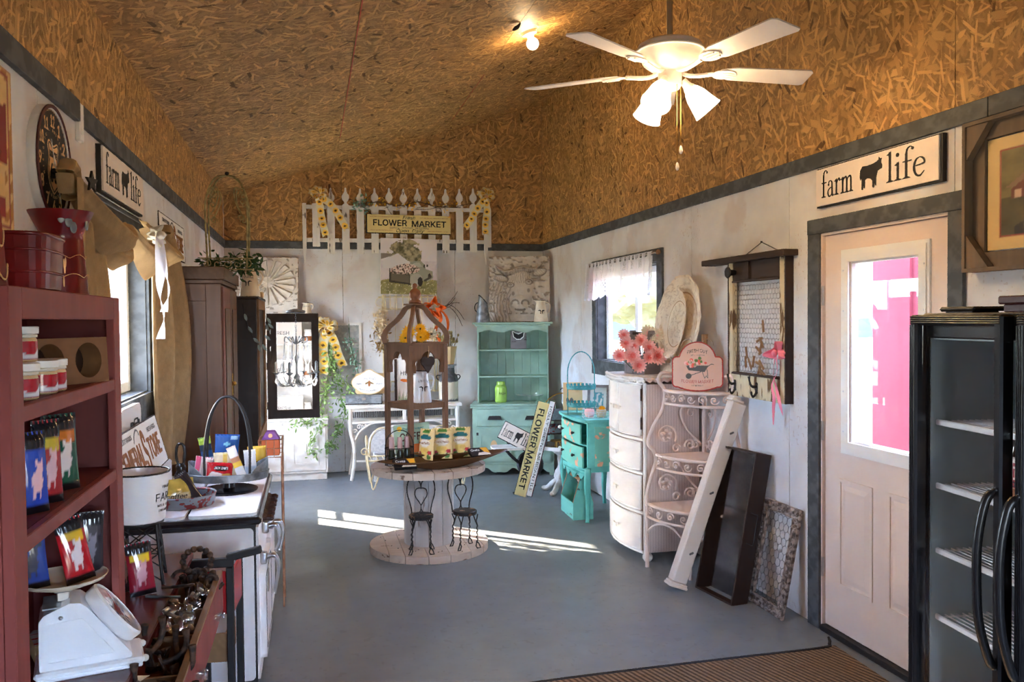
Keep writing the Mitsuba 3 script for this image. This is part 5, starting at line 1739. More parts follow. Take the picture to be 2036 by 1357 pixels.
rng = np.random.default_rng(3)
gp = spline([(.52, YB - .085, 2.875), (.75, YB - .088, 2.90), (.95, YB - .085, 2.865), (1.15, YB - .088, 2.91), (1.35, YB - .086, 2.87), (1.62, YB - .088, 2.86)], 8)
t = Thing('berry_garland', 'twig garland with small yellow berries and leaves along the top of the picket fence', 'garland')
tw = []
for k in range(26):
    q = gp[rng.integers(0, len(gp))]
    e = q + rng.normal(0, 1, 3) * [.10, .01, .06] + [0, -.01, 0]
    tw.append(tube(bez(q, (q + e) / 2 + rng.normal(0, .02, 3) * [1, .3, 1], e, n=6), .0022, 4))
t.add('twig', cat(tube(gp, .004, 6), *tw), 'rust_iron', True)
t.add('yellow_leaf', leaves_on(gp, 90, .030, 5, .035), 'petal_yellow', True, kind='stuff')
t.add('brown_leaf', leaves_on(gp, 60, .028, 6, .035), 'leaf_brown', True, kind='stuff')
t = Thing('eucalyptus_sprig', 'blue green leaf sprig on the picket fence left of the cream sign', 'sprig')
t.add('leaves', leaves_on([(.46, YB - .09, 2.86), (.56, YB - .095, 2.90), (.60, YB - .09, 2.80)], 70, .042, 9, .035), 'sage_leaf', True, kind='stuff')
mat('sage_leaf', S(120, 156, 136), .6)
t.add('stem', tube(bez((.45, YB - .085, 2.84), (.55, YB - .09, 2.90), (.66, YB - .085, 2.76), n=8), .004, 5), 'rust_iron', True)

# ------------------------------------------------------------------ truck canvas
t = Thing('truck_canvas', 'square canvas print of an old farm truck full of flowers under the picket fence', 'picture', face(1.045, YB - .108, 2.212, 0, 2.4, -1))
t.add('canvas_block', box(-.305, -.302, -.035, .305, .302, -.0005, .004), 'canvas_edge')


def truck(u, v):
    n = meshkit.fbm(np.stack([u * 16, v * 16, 0 * u], 1), 4, 2)
    g = np.array(S(198, 192, 190))[None] * np.ones((len(u), 1))
    grass = v < .24 + .03 * np.sin(u * 9)
    c = g.copy()
    c[:] = np.array(S(222, 216, 216)) + (np.array(S(196, 184, 190)) - np.array(S(222, 216, 216))) * n[:, None] * (v < .6)[:, None]
    gr = np.array(S(92, 92, 48)) + (np.array(S(164, 156, 96)) - np.array(S(92, 92, 48))) * n[:, None]
    c[grass] = gr[grass]
    fl = grass & (meshkit.noise(np.stack([u * 60, v * 60, 0 * u], 1), 6) > .82)
    c[fl] = S(224, 216, 196)
    tree_ = (((u - .42) / .26) ** 2 + ((v - .78) / .20) ** 2 < 1.0 + (n - .5) * 2.2) | (((u - .62) / .10) ** 2 + ((v - .68) / .16) ** 2 < 1)
    lf = np.array(S(86, 84, 50)) + (np.array(S(176, 166, 130)) - np.array(S(86, 84, 50))) * np.clip((n - .35) * 3, 0, 1)[:, None]
    c[tree_ & (v > .56)] = lf[tree_ & (v > .56)]
    barn = P((.04, .46), (.04, .60), (.30, .735), (.52, .57), (.52, .46))
    c[inside(barn, u, v)] = S(214, 210, 208)
    far = P((.0, .62), (.12, .66), (.22, .70), (.10, .73), (.0, .73))
    c[inside(far, u, v)] = S(134, 124, 112)
    cab = P((.50, .46), (.52, .58), (.60, .60), (.72, .60), (.78, .54), (.80, .46), (.92, .42), (.93, .30), (.86, .24), (.50, .24))
    c[inside(cab, u, v)] = S(150, 152, 134)
    for poly, col in ((P((.56, .48), (.58, .565), (.68, .575), (.74, .50)), S(176, 178, 164)), (P((.755, .49), (.765, .55), (.785, .53), (.785, .48)), S(40, 40, 36)), (ell(.014, .022, .825, .52), S(44, 42, 40)),
                      (P((.17, .22), (.17, .40), (.52, .36), (.52, .17)), S(70, 66, 54)), (P((.19, .25), (.19, .38), (.50, .34), (.50, .20)), S(98, 92, 76)), (P((.16, .24), (.52, .20), (.53, .17), (.17, .21)), S(44, 42, 36)),
                      (P((.155, .22), (.155, .46), (.17, .46), (.17, .22)), S(36, 34, 30)), (ell(.115, .115, .63, .26), S(172, 170, 156)), (ell(.045, .085, .70, .23), S(36, 34, 32)), (ell(.03, .05, .865, .33), S(50, 48, 44)), (P((.76, .26), (.90, .34), (.91, .31), (.78, .23)), S(70, 66, 58))):
        c[inside(poly, u, v)] = col
    pile = P((.17, .38), (.18, .46), (.30, .52), (.46, .555), (.60, .53), (.70, .46), (.66, .40), (.50, .36), (.34, .36))
    dots = meshkit.noise(np.stack([u * 55, v * 55, 0 * u], 1), 12)[:, None]
    fc = np.where(dots > .52, np.array(S(214, 196, 184)), np.where(dots > .40, np.array(S(190, 150, 140)), np.array(S(74, 66, 52))))
    on = inside(pile, u, v)
    c[on] = fc[on]
    return c


m, c = printed(.608, .602, truck, 110, 110)
t.add('print', m, 'print', color=c, smooth=True)

# ------------------------------------------------------------------ cream wire rack with hooks and basket
t = Thing('wire_hook_rack', 'cream wire wall rack with a row of hooks and a basket behind the white console', 'wall rack', mv(0, YB, 0))
for x in (.765, 1.325):
    t.add('upright', tube([(x, -.02, .84), (x, -.02, 1.91)], .007, 8), 'cream_wire', True)
    t.add('upright', tube([(x + .03, -.02, .84), (x + .03, -.02, 1.91)], .005, 8), 'cream_wire', True)
for x in (.90, 1.05, 1.19):
    t.add('thin_upright', tube([(x, -.02, .84), (x, -.02, 1.90)], .003, 6), 'cream_wire', True)
for z in (1.885, 1.755):
    t.add('cross_bar', tube([(.72, -.02, z), (1.37, -.02, z)], .005, 8), 'cream_wire', True)
hk = tube(bez((0, -.02, 1.90), (0, -.06, 1.93), (0, -.07, 1.85), (0, -.03, 1.76), (0, -.075, 1.70), (0, -.085, 1.76), n=18), .005, 7)
h0 = None
for k in range(9):
    M = mv(.775 + .068 * k)
    if h0 is None:
        h0 = t.add('hook', hk, 'cream_wire', True, M=M)
    else:
        t.again(h0, 'hook', M)
for sx, x in ((-1, .735), (1, 1.36)):
    t.add('side_scroll', tube([(x + sx * a, -.02, 1.82 + b) for a, b in spiral(0, 0, .01, .065, 60, 1.3, 24)], .003, 6), 'cream_wire', True)
bk = [tube([(.77, -.02, z), (.77, -.13, z), (1.35, -.13, z), (1.35, -.02, z)], .0035, 6, True) for z in (.86, .97)]
bk += [tube(bez((x, -.13, .97), (x + .015, -.14, .93), (x - .012, -.135, .90), (x, -.13, .86), n=8), .003, 5) for x in np.linspace(.77, 1.35, 11)]
t.add('basket', cat(bk), 'cream_wire', True)
rng = np.random.default_rng(21)
t = Thing('dried_garland', 'bundle of dried cream flowers and burgundy stars hanging from the left of the wire rack', 'dried flowers', mv(.755, YB - .10, 1.73))
path = [(0, 0, .0), (-.02, 0, -.14), (-.01, 0, -.30), (-.03, 0, -.42)]
t.add('stem', tube(spline(path, 6), .005, 6), 'kraft', True)
t.add('cream_petals', leaves_on(spline(path, 6)[:12], 260, .040, 2, .036), 'petal_cream', True, kind='stuff')
t.add('brown_stars', leaves_on(spline(path, 6)[8:], 110, .040, 3, .045), 'leaf_brown', True, kind='stuff')
t = Thing('orange_ribbon', 'orange ribbon bow with curling tails and twigs hanging from the right of the wire rack', 'bow', face(1.315, YB - .12, 1.765, 0) @ scl(1.25))
for ang in (10, 100, 170, 260, 300):
    t.add('loop', tf(bow_loop(1), rot('z', ang) @ scl(.9)), 'petal_orange', True)
t.add('tail', ribbon([(.02, 0, .02), (.05, -.10, .02), (.0, -.20, .03), (.05, -.30, .02)], .035, .5), 'petal_orange', True)
t.add('tail', ribbon([(.03, 0, .02), (.10, -.08, .02), (.11, -.18, .03), (.06, -.26, .02)], .025, .5), 'petal_orange', True)
t.add('twig', cat([tube(bez((.05, -.02, .01), (.14, .0 + k * .02, .02), (.16 + .02 * k, .04 + .05 * (k % 3) - .25 * (k > 3), .02), n=8), .0025, 5) for k in range(6)]), 'rust_iron', True)

# ------------------------------------------------------------------ white wicker console and what stands on it
t = Thing('wicker_console', 'white wicker console table with curved legs against the back wall', 'console table', mv(.935, 8.66, 0))
W2 = .565
t.add('top', box(-.595, -.02, .745, .595, .40, .765, .005), 'white_chip')
t.add('top_edge', rod((-.595, -.018, .742), (.595, -.018, .742), .011, 8), 'white_chip', True)
t.add('bottom_rail', box(-W2, .0, .575, W2, .028, .600, .004), 'white_chip')
t.add('upper_rail', box(-W2, .0, .700, W2, .028, .744, .004), 'white_chip')
for x in (-W2, -.02, W2 - .035):
    t.add('divider', box(x, .0, .600, x + .035, .028, .700, .003), 'white_chip')
t.add('cubby_back', cat([box(-W2 + .0 + k * .0235, .36, .60, -W2 + .018 + k * .0235, .372, .70) for k in range(48)]), 'ink_grey', kind='stuff')
t.add('cubby_floor', box(-W2, .03, .580, W2, .36, .595), 'white_chip')
for sx in (-1, 1):
    for y in (.01, .36):
        pts = spline([(sx * (W2 - .012), y, .74), (sx * (W2 - .014), y, .50), (sx * (W2 - .045), y, .36), (sx * (W2 - .05), y, .22), (sx * (W2 - .03), y - .012, .09), (sx * (W2 - .015), y - .02, 0)], 6)
        t.add('leg', tube(pts, .019, 9), 'white_chip', True)
    t.add('brace', tube([(sx * a, .014, b) for a, b in bez((W2 - .05, .33), (W2 - .04, .50), (W2 - .20, .575), (W2 - .28, .585), n=14)], .012, 8), 'white_chip', True)
    t.add('scroll', cat([tube([(sx * (W2 - cx) + a, .014, cz + b) for a, b in spiral(0, 0, .004, r, 90, 1.3 * sx, 18)], .006, 6) for cx, cz, r in ((.10, .545, .028), (.055, .50, .026), (.06, .44, .024), (.15, .56, .020))]), 'white_chip', True)
t.add('stretcher', tube([(-W2 + .06, .2, .16), (W2 - .06, .2, .16)], .012, 8), 'white_chip', True)
t = Thing('wicker_chair', 'white wicker chair with a rounded back tucked under the white console', 'chair', mv(.96, 8.55, 0))
mottled('grey_weave', S(206, 208, 208), S(186, 190, 192), 60, rough=.7)
arch = [(-.40, .30), (-.38, .44), (-.28, .53), (0, .555), (.28, .53), (.38, .44), (.40, .30)]
ap = spline(arch, 8)
t.add('back', tf(prism(Polygon(list(map(tuple, ap))), .02), mv(0, .03, 0) @ UP), 'grey_weave')
t.add('back_rim', tube([(x, .02, z) for x, z in ap], .016, 8), 'white_chip', True)
t.add('seat', box(-.36, -.02, .27, .36, .26, .305, .012), 'grey_weave')
for x in (-.34, .34):
    for y in (.0, .24):
        t.add('leg', rod((x, y, 0), (x * .97, y, .275), .016, 8), 'white_chip', True)
t = Thing('cream_wire_bench', 'small cream painted wire garden seat in front of the wicker console, half hidden by the cable spool', 'seat', mv(.98, 8.18, 0))


def hairpin(x, y, dx, dy, h):
    return tube([(x, y, h), (x + dx * .5, y + dy * .5, .02), (x + dx * .62, y + dy * .62, .0), (x + dx * .8, y + dy * .8, .02), (x + dx * 1.9, y + dy * 1.9, h)], .008, 7)


for x, s in ((-.46, -1), (.44, 1)):
    t.add('leg', hairpin(x, .0, s * -.02 + .05, -.10, .27), 'cream_wire', True)
    t.add('leg', hairpin(x, .28, s * -.02 + .05, .06, .27), 'cream_wire', True)
    t.add('arm', tube(bez((x, .28, .27), (x - .06 * s, .30, .55), (x + .06 * s, .1, .58), (x, .0, .40), (x, .0, .27), n=16), .008, 7), 'cream_wire', True)
    t.add('arm_curl', tube([(x + .03 * s + a, .0, .36 + b) for a, b in spiral(0, 0, .008, .05, 90, 1.4 * s, 20)], .006, 6), 'cream_wire', True)
t.add('seat_ring', tube([(-.46, 0, .27), (.46, 0, .27), (.46, .28, .27), (-.46, .28, .27)], .008, 7, True), 'cream_wire')
t.add('seat_wires', cat([rod((x, 0, .27), (x, .28, .27), .004, 6) for x in np.linspace(-.42, .42, 15)]), 'cream_wire', True)
t.add('back', cat([tube([(c + a, .285, .27 + b) for a, b in bez((-.12, 0), (-.16, .38), (.16, .38), (.12, 0), n=14)], .007, 6) for c in (-.3, 0, .3)]), 'cream_wire', True)

t = Thing('tin_box', 'galvanised rectangular tin box on the left of the white console', 'box', mv(.535, 8.86, .7655) @ rot('z', -6))
t.add('body', box(-.185, -.11, 0, .185, .11, .094, .010), 'zinc')
t.add('lid_edge', box(-.19, -.115, .080, .19, .115, .0985, .006), 'zinc')
t.add('base_edge', box(-.188, -.113, .0, .188, .113, .010, .003), 'black_iron')
t.add('latch', box(-.02, -.120, .045, .02, -.111, .075, .003), 'nickel')
t.add('medallion', tf(text('· C ·', .020, .05), mv(-.05, -.1105, .045) @ UP), 'ink_grey')
shape = unary_union([ell(.185, .105, 0, .11, 20), ell(.13, .12, 0, .115, 20), ell(.155, .10, 0, .085, 20), ell(.075, .09, 0, .16, 16)])
shape = affinity.translate(shape.buffer(-.006).buffer(.006), 0, -shape.buffer(-.006).buffer(.006).bounds[1])
t = Thing('bee_plaque', 'white cloud shaped plaque with a bee and rules lettering on the tin box', 'sign', face(.585, 8.80, .8645, -6, 9))
t.add('board', prism(shape, .014, -.014), 'kraft')
t.add('face_print', prism(shape.buffer(-.010), .001, .0001), 'ink_white')
z = .0012
t.add('lettering', tf(text('HIVE RULES', .020, .13), mv(0, .165, z)), 'ink_grey')
t.add('lettering', tf(text('Bee', .022, .05, slant=.3), mv(-.105, .112, z)), 'ink_grey')
t.add('lettering', tf(text('Kind', .022, .06, slant=.3), mv(.105, .112, z)), 'ink_grey')
t.add('lettering', tf(text('BEE HUMBLE', .013, .20, arc=.025), mv(0, .035, z)), 'ink_grey')
t.add('bee_body', prism(unary_union([ell(.012, .024, 0, .105), ell(.010, .009, 0, .135)]), .003, z), 'ink_brown')
t.add('bee_wing', prism(unary_union([affinity.rotate(ell(.024, .008, -.024, .118), 25), affinity.rotate(ell(.024, .008, .024, .118), -25)]), .002, z), 'leaf_brown')
t = Thing('tan_plaque', 'plain tan board standing behind the white bee plaque', 'board', face(.60, 8.865, .8645, -6, 8))
t.solo(prism(rrect(.33, .215, .03, .01, .1075), .012), 'kraft')

t = Thing('milk_can', 'old milk can with worn cream paint at the right end of the white console', 'milk can', mv(1.425, 8.86, .7655))


def can_col(p, n, uv):
    f = fbm(p.x * 40, p.y * 40, p.z * 26, 3)
    c = mix(S(96, 100, 102), S(60, 62, 64), f)
    on = smoothstep(.80, .83, p.z + .05 * f) * (1 - smoothstep(.985, 1.0, p.z + .04 * f))
    return mix(c, S(206, 200, 178), on)


mat('can_paint', proc(can_col), .5, .2)
t.add('body', lathe([(0, 0), (.100, 0), (.103, .008), (.103, .235), (.098, .26), (.07, .295), (.066, .36), (0, .36)], 32), 'can_paint', 35)
t.add('lid', lathe([(0, .345), (.064, .345), (.070, .375), (.094, .382), (.090, .390), (.04, .392), (0, .388)], 32), 'zinc', 35)
for s in (-1, 1):
    t.add('handle', tube(bez((s * .085, 0, .275), (s * .15, 0, .29), (s * .13, 0, .235), (s * .100, 0, .225), n=10), .006, 6), 'black_iron', True)
t = Thing('burlap_pot', 'kraft wrapped bunch of dried flowers standing on the milk can', 'dried flowers', mv(1.425, 8.86, 1.159))
t.add('wrap', lathe([(0, 0), (.062, 0), (.095, .175), (.098, .19), (.092, .19), (.058, .01), (0, .01)], 9), 'kraft')
rng = np.random.default_rng(14)
st, hd = [], []
for k in range(34):
    a, r = rng.uniform(0, 2 * PI), rng.uniform(.02, .14)
    e = np.array([r * math.cos(a), r * math.sin(a) * .7, .26 + rng.uniform(0, .09) - r * .3])
    st.append(tube(bez((e[0] * .3, e[1] * .3, .05), (e[0] * .5, e[1] * .5, .18), tuple(e), n=6), .002, 4))
    hd.append(ball(rng.uniform(.010, .017), *e, 1, (1, 1, 1.3)))
t.add('stalk', cat(st), 'leaf_brown', True, kind='stuff')
t.add('seed_head', cat(hd), 'green_gold', True, kind='stuff')
t = Thing('honey_board', 'tall white HONEY board in a dark frame on the console, seen through the wooden lantern', 'sign', face(1.02, 8.985, .7665, 0, 2))
t.add('frame', box(-.155, 0, 0, -.130, .45, .03), 'espresso')
t.add('panel', prism(unary_union([sbox(-.1295, 0, .13, .41), ell(.05, .05, -.075, .42)]), .016, .002), 'ink_white')
t.add('lettering', tf(text('HONEY', .045, .20), mv(.01, .30, .0182)), 'ink_black')
t.add('bee_print', prism(affinity.rotate(ell(.045, .016, -.05, .22), -10), .001, .0182), 'ink_orange')
t.add('grass_print', prism(unary_union([P((-.12 + .013 * k, .01), (-.11 + .013 * k, .01), (-.118 + .015 * k, .10 + .05 * math.sin(k * 2.1))) for k in range(17)]), .001, .0182), 'leaf_green')

# ------------------------------------------------------------------ old screen, bow and ivy left of the console
t = Thing('window_screen', 'pale framed window screen hung on the back wall left of the white console', 'screen', face(.335, YB - .002, 1.20, 0, .8))
t.add('frame', prism(sbox(-.20, -.41, .20, .41).difference(sbox(-.172, -.382, .172, .382)), .022), 'white_chip')
t.add('mesh_sheet', box(-.172, -.382, .004, .172, .382, .006), 'screen_grey')
mottled('screen_grey', S(150, 152, 148), S(170, 170, 164), 30, rough=.8)
sun_bow('sunflower_bow', 'large sunflower print ribbon bow on the corner of the pale window screen', face(.155, YB - .11, 1.56, 0),
        [[(.0, -.02, .012), (-.03, -.20, .014), (-.02, -.34, .012), (-.03, -.50, .010)], [(.02, -.02, .012), (.08, -.14, .014), (.12, -.28, .012), (.18, -.42, .010)]], 1.3)
t = Thing('ivy_swag', 'light green ivy hanging down over the white cabinet from the sunflower bow', 'ivy')
vines = [[(.18, 9.05, 1.40), (.20, 9.02, 1.15), (.16, 8.98, .90), (.12, 8.84, .70), (.06, 8.76, .52), (-.02, 8.76, .36), (.02, 8.76, .26)],
         [(.20, 9.05, 1.35), (.26, 9.0, 1.05), (.30, 8.96, .85), (.34, 8.86, .66), (.26, 8.82, .50), (.20, 8.74, .38), (.14, 8.74, .30)],
         [(.16, 9.02, 1.0), (.10, 8.9, .78), (.0, 8.77, .625), (-.10, 8.74, .615), (-.20, 8.74, .58)],
         [(.20, 9.04, 1.2), (.34, 8.98, .98), (.40, 8.92, .82), (.36, 8.86, .60)]]
for k, p in enumerate(vines):
    s = spline(p, 6)
    t.add('vine', tube(s, .003, 5), 'leaf_green', True)
    t.add('leaves', leaves_on(s, (210, 230, 120, 110)[k], .042, 40 + k, .030, .5), 'leaf_light' if k != 1 else 'leaf_green', True, kind='stuff')
t = Thing('wrapped_ivy', 'grey green ivy bunch in clear wrap hanging on the pale window screen', 'ivy')
s = spline([(.40, YB - .07, 1.60), (.41, YB - .08, 1.42), (.45, YB - .09, 1.22), (.50, YB - .09, 1.0), (.46, YB - .08, .88)], 6)
t.add('vine', tube(s, .004, 5), 'leaf_dark', True)
t.add('leaves', leaves_on(s[4:], 170, .034, 50, .032, .6), 'sage_leaf', True, kind='stuff')
t.add('hanger', tube([(.40, YB - .07, 1.60), (.395, YB - .03, 1.66), (.395, YB - .002, 1.67)], .002, 5), 'nickel', True)

# ------------------------------------------------------------------ white hutch in the far left corner
t = Thing('white_hutch', 'white painted hutch with open shelves over two panel doors in the far left corner', 'hutch', mv(0, 8.80, 0))
t.add('plinth', box(-.855, .03, 0, .145, .36, .075, .003), 'white_chip')
t.add('base', box(-.858, .0, .0755, .158, .37, .555, .003), 'white_chip')
t.add('counter', box(-.858, -.012, .610, .166, .372, .632, .004), 'white_chip')
t.add('frieze', box(-.858, .0, .5555, .158, .37, .6095), 'white_chip')
orn = [tube([(-.34 + .055 * k + a, -.003, .582 + b) for a, b in spiral(0, 0, .003, .020, 180 * (k % 2), 1.2 if k % 2 else -1.2, 12)], .004, 5) for k in range(9)]
t.add('frieze_ornament', cat(orn), 'white_chip', True)
for x0, x1, in ((-.80, -.285), (-.265, .135)):
    d = t.add('door', box(x0, -.014, .10, x1, -.0005, .535, .003), 'white_chip')
    t.add('moulding', tf(prism(sbox(x0 + .07, .165, x1 - .07, .475).difference(sbox(x0 + .085, .18, x1 - .085, .46)), .008), mv(0, -.0145, 0) @ UP), 'white_chip', on=d)
    xh = (x0 + x1) / 2 - .01
    t.add('handle', box(xh - .018, -.030, .30, xh + .018, -.0145, .385, .004), 'vinyl', on=d)
for x in (-.855, .012):
    t.add('upright', box(x, .16, .6325, x + .018, .37, 1.69, .002), 'white_chip')
t.add('back', box(-.837, .358, .6325, .012, .37, 1.69), 'white_chip')
for z in (1.02, 1.38):
    t.add('shelf_board', box(-.8365, .16, z, .0115, .3575, z + .018, .002), 'white_chip')
t.add('top_board', box(-.858, .14, 1.6905, .05, .372, 1.708, .003), 'white_chip')
for k, (x, z, w, h, lab) in enumerate([(-.235, 1.3985, .30, .25, 'cream box marked FRESH on the top shelf of the white hutch'), (-.235, 1.0385, .30, .20, 'cream box marked FRESH on the middle shelf of the white hutch'),
                                       (-.235, .633, .30, .22, 'cream box marked FRESH on the counter of the white hutch'), (-.58, 1.3985, .34, .22, 'second cream box on the top shelf of the white hutch, by the wall')]):
    b = Thing('storage_box', lab, 'box', mv(x, 9.05, z))
    b.add('box', box(-w / 2, -.09, 0, w / 2, .09, h - .03, .003), 'sign_white')
    b.add('lid', box(-w / 2 - .004, -.094, h - .0295, w / 2 + .004, .094, h, .003), 'canvas_edge')
    b.add('lettering', tf(text('FRESH', .035, .15), mv(-.055, -.0915, h * .45) @ UP), 'ink_grey')
for k, (x, z, lab) in enumerate([(-.045, .633, 'white and rust striped jar on the counter of the white hutch, right of the cream box'), (.0 - .13 + .01, 1.0385, None), (-.03, 1.0385, 'white and rust striped jar on the middle shelf of the white hutch'), (-.03, 1.3985, 'white and rust striped jar on the top shelf of the white hutch')]):
    if lab is None:
        continue
    b = Thing('striped_jar', lab, 'jar', mv(x, 9.02, z))
    b.add('body', lathe([(0, 0), (.040, 0), (.044, .01), (.044, .10), (.034, .125), (0, .125)], 20), 'ink_white', 35)
    b.add('band', lathe([(.0445, .03), (.0452, .032), (.0452, .075), (.0445, .077)], 20), 'ink_brown', True)
    b.add('lid', lathe([(0, .125), (.036, .125), (.036, .145), (0, .147)], 18), 'canvas_edge', 35)


def windmill(u, v):
    n = meshkit.fbm(np.stack([u * 14, v * 14, 0 * u], -1), 3, 5)
    x, y = u - .56, v - .55
    r, a = np.sqrt(x * x + y * y), np.arctan2(y, x)
    k = (a / (2 * PI) * 18) % 1
    bl = (r > .10) & (r < .40) & (k < .62)
    h = .006 * n + np.where(bl, .012 + .040 * k, 0) + np.where(r < .10, .030 - .16 * r, 0)
    dark = np.zeros_like(u)
    dark = np.where((np.abs(k - .64) < .05) & (r > .10) & (r < .40), .6, dark)
    dark = np.where((np.abs((a / (2 * PI) * 6) % 1 - .5) < .05) & (r < .10), .6, dark)
    fl = (meshkit.noise(np.stack([u * 24 + v * 8, v * 36, 0 * u], -1), 3) > .78) & (r > .42)
    dark = np.where(fl, .7, dark)
    base = np.array(S(212, 206, 196)) + (np.array(S(232, 228, 222)) - np.array(S(212, 206, 196))) * n[..., None]
    return h, base * (1 - dark[..., None]) + np.array(S(110, 100, 84)) * dark[..., None]


t = Thing('windmill_panel', 'embossed whitewashed windmill panel standing on the white hutch in the far left corner', 'wall art', face(-.47, 9.015, 1.7095, 0, 8, -1.2))
m, c = relief_panel(.69, .60, windmill, 110)
t.add('relief', m, 'print', True, color=c)
t.add('edge', prism(sbox(-.345, 0, .345, .60).difference(sbox(-.341, .004, .341, .596)), .022, -.018), 'rusty_edge')
t.add('backing', prism(sbox(-.34, .005, .34, .595), .004, -.016), 'rusty_edge')
pitcher('milk_pitcher', 'small cream pitcher on the white hutch beside the hanging chandelier', mv(-.035, 9.0, 1.7085), 'char_cream', .115, .052, -1, cow=False, word='DAIRY')

# ------------------------------------------------------------------ cable spool table in the middle
SX, SY = .805, 5.945
t = Thing('cable_spool', 'whitewashed wooden cable spool used as a round table in the middle of the floor', 'cable spool', mv(SX, SY, 0))


def plank_disc(r, z0, h, widths, name):
    x = -r
    for w in widths:
        g = ell(r, r, 0, 0, 24).intersection(sbox(x + .002, -r, min(x + w, r) - .002, r))
        x += w
        if g.area > 1e-4:
            t.add(name, prism(g, h, z0), 'spool_wood')


plank_disc(.42, .0005, .05, (.11, .10, .15, .15, .15, .11, .12), 'base_plank')
plank_disc(.405, .56, .045, (.12, .13, .14, .13, .14, .11, .10), 'top_plank')
plank_disc(.38, .605, .001, (), 'x')
n = 11
for k in range(n):
    a0, a1 = 2 * PI * k / n + .012, 2 * PI * (k + 1) / n - .012
    a = np.linspace(a0, a1, 6)
    g = Polygon([(.178 * math.cos(q), .178 * math.sin(q)) for q in a] + [(.155 * math.cos(q), .155 * math.sin(q)) for q in a[::-1]])
    t.add('stave', prism(g, .508, .0512), 'drum_wood')
bolts = [lathe([(0, .006), (.006, .005), (.009, 0), (0, 0)], 8)]
rng = np.random.default_rng(6)
for k in range(26):
    a, r = rng.uniform(0, 2 * PI), rng.uniform(.22, .40)
    t.add('nail', tf(bolts[0], mv(r * math.cos(a), r * math.sin(a), .0507) @ scl(.55)), 'rust_iron')


def wire_chair(label, M):
    t = Thing('doll_chair', label, 'doll chair', M)
    r = .0042
    t.add('seat', cat(lathe([(0, .235), (.080, .235), (.083, .240), (.083, .258), (.078, .262), (0, .262)], 26)), 'chair_seat', 35)
    for x, y in ((-.055, -.055), (.055, -.055), (-.055, .055), (.055, .055)):
        s1, s2 = math.copysign(1, x), math.copysign(1, y)
        zz = np.linspace(.155, .05, 14)
        tw_ = [(x + s1 * .008 + .004 * math.cos(k * 1.6), y + s2 * .008 + .004 * math.sin(k * 1.6), z) for k, z in enumerate(zz)]
        lp = tube([(x - .018, y, .236), (x, y, .19), tw_[0]] + tw_ + [(x + s1 * .010 - .012, y + s2 * .010, .02), (x + s1 * .018 - .012, y + s2 * .012, .004), (x + s1 * .022 + .010, y + s2 * .012, .004), (x + s1 * .012 + .010, y + s2 * .010, .03), tw_[-1]], r, 6)
        t.add('leg', cat(lp, tube([(x + .018, y, .236), (x + .006, y, .19), tw_[0]], r, 6)), 'black_iron', True)
    for s in (-1, 1):
        t.add('back_loop', tube([(s * a, .072, b) for a, b in spline([(.062, .24), (.070, .30), (.095, .40), (.085, .475), (.045, .50), (.010, .470), (.0, .435), (.0, .425)], 6)], r, 6), 'black_iron', True)
        t.add('heart_wire', tube([(s * a, .070, b) for a, b in spline([(.022, .245), (.004, .272), (.0, .30), (.004, .315), (.040, .375), (.036, .415), (.012, .428), (.0, .424)], 6)], r * .9, 6), 'black_iron', True)
    return t


mottled('chair_seat', S(30, 28, 28), S(112, 80, 56), 22, .55, .66, .5)
wire_chair('black twisted wire doll chair with heart back, nearer the stove, on the spool base', mv(.712, 5.655, .0508) @ rot('z', -8))
wire_chair('black twisted wire doll chair with worn brown seat, farther right on the spool base', mv(1.022, 5.70, .0508) @ rot('z', 14) @ scl(1))

ZT = .6062


def bowl_mesh(L, W, H, th_=.016):
    """A long hand-carved dough bowl, open on top."""
    def f(u, v):
        a = v * 2 * PI
        ca, sa = np.cos(a), np.sin(a)
        px = np.sign(ca) * np.abs(ca) ** .8
        k = np.where(u < .5, .25 + 1.5 * u, 1.0)
        ki = np.where(u >= .5, 1 - th_ / (W / 2) - (u - .5) * 1.4, 1)
        s = np.where(u < .5, k, np.clip(ki, .0, 1))
        z = np.where(u < .5, H * (u / .5) ** 1.6, H - (H - th_) * np.clip((u - .5) / .5, 0, 1) ** .7)
        return L / 2 * px * (s * .8 + .2 * np.where(u < .5, (2 * u), 1) * s), W / 2 * sa * s, z + .012 * np.abs(px) ** 4 * np.minimum(1, 4 * u)
    m, u, v = sheet(f, 22, 40)
    return m


t = Thing('dough_bowl', 'long dark wooden dough bowl lying across the cable spool', 'bowl', mv(.895, 5.745, ZT) @ rot('z', 17))
t.solo(bowl_mesh(1.04, .27, .080), 'bowl_wood', True)
t = Thing('dough_bowl', 'shorter wooden dough bowl holding the cracker bags, behind the long dough bowl', 'bowl', mv(.93, 5.88, ZT + .03) @ rot('z', 10))
t.solo(bowl_mesh(.56, .17, .06), 'bowl_wood', True)

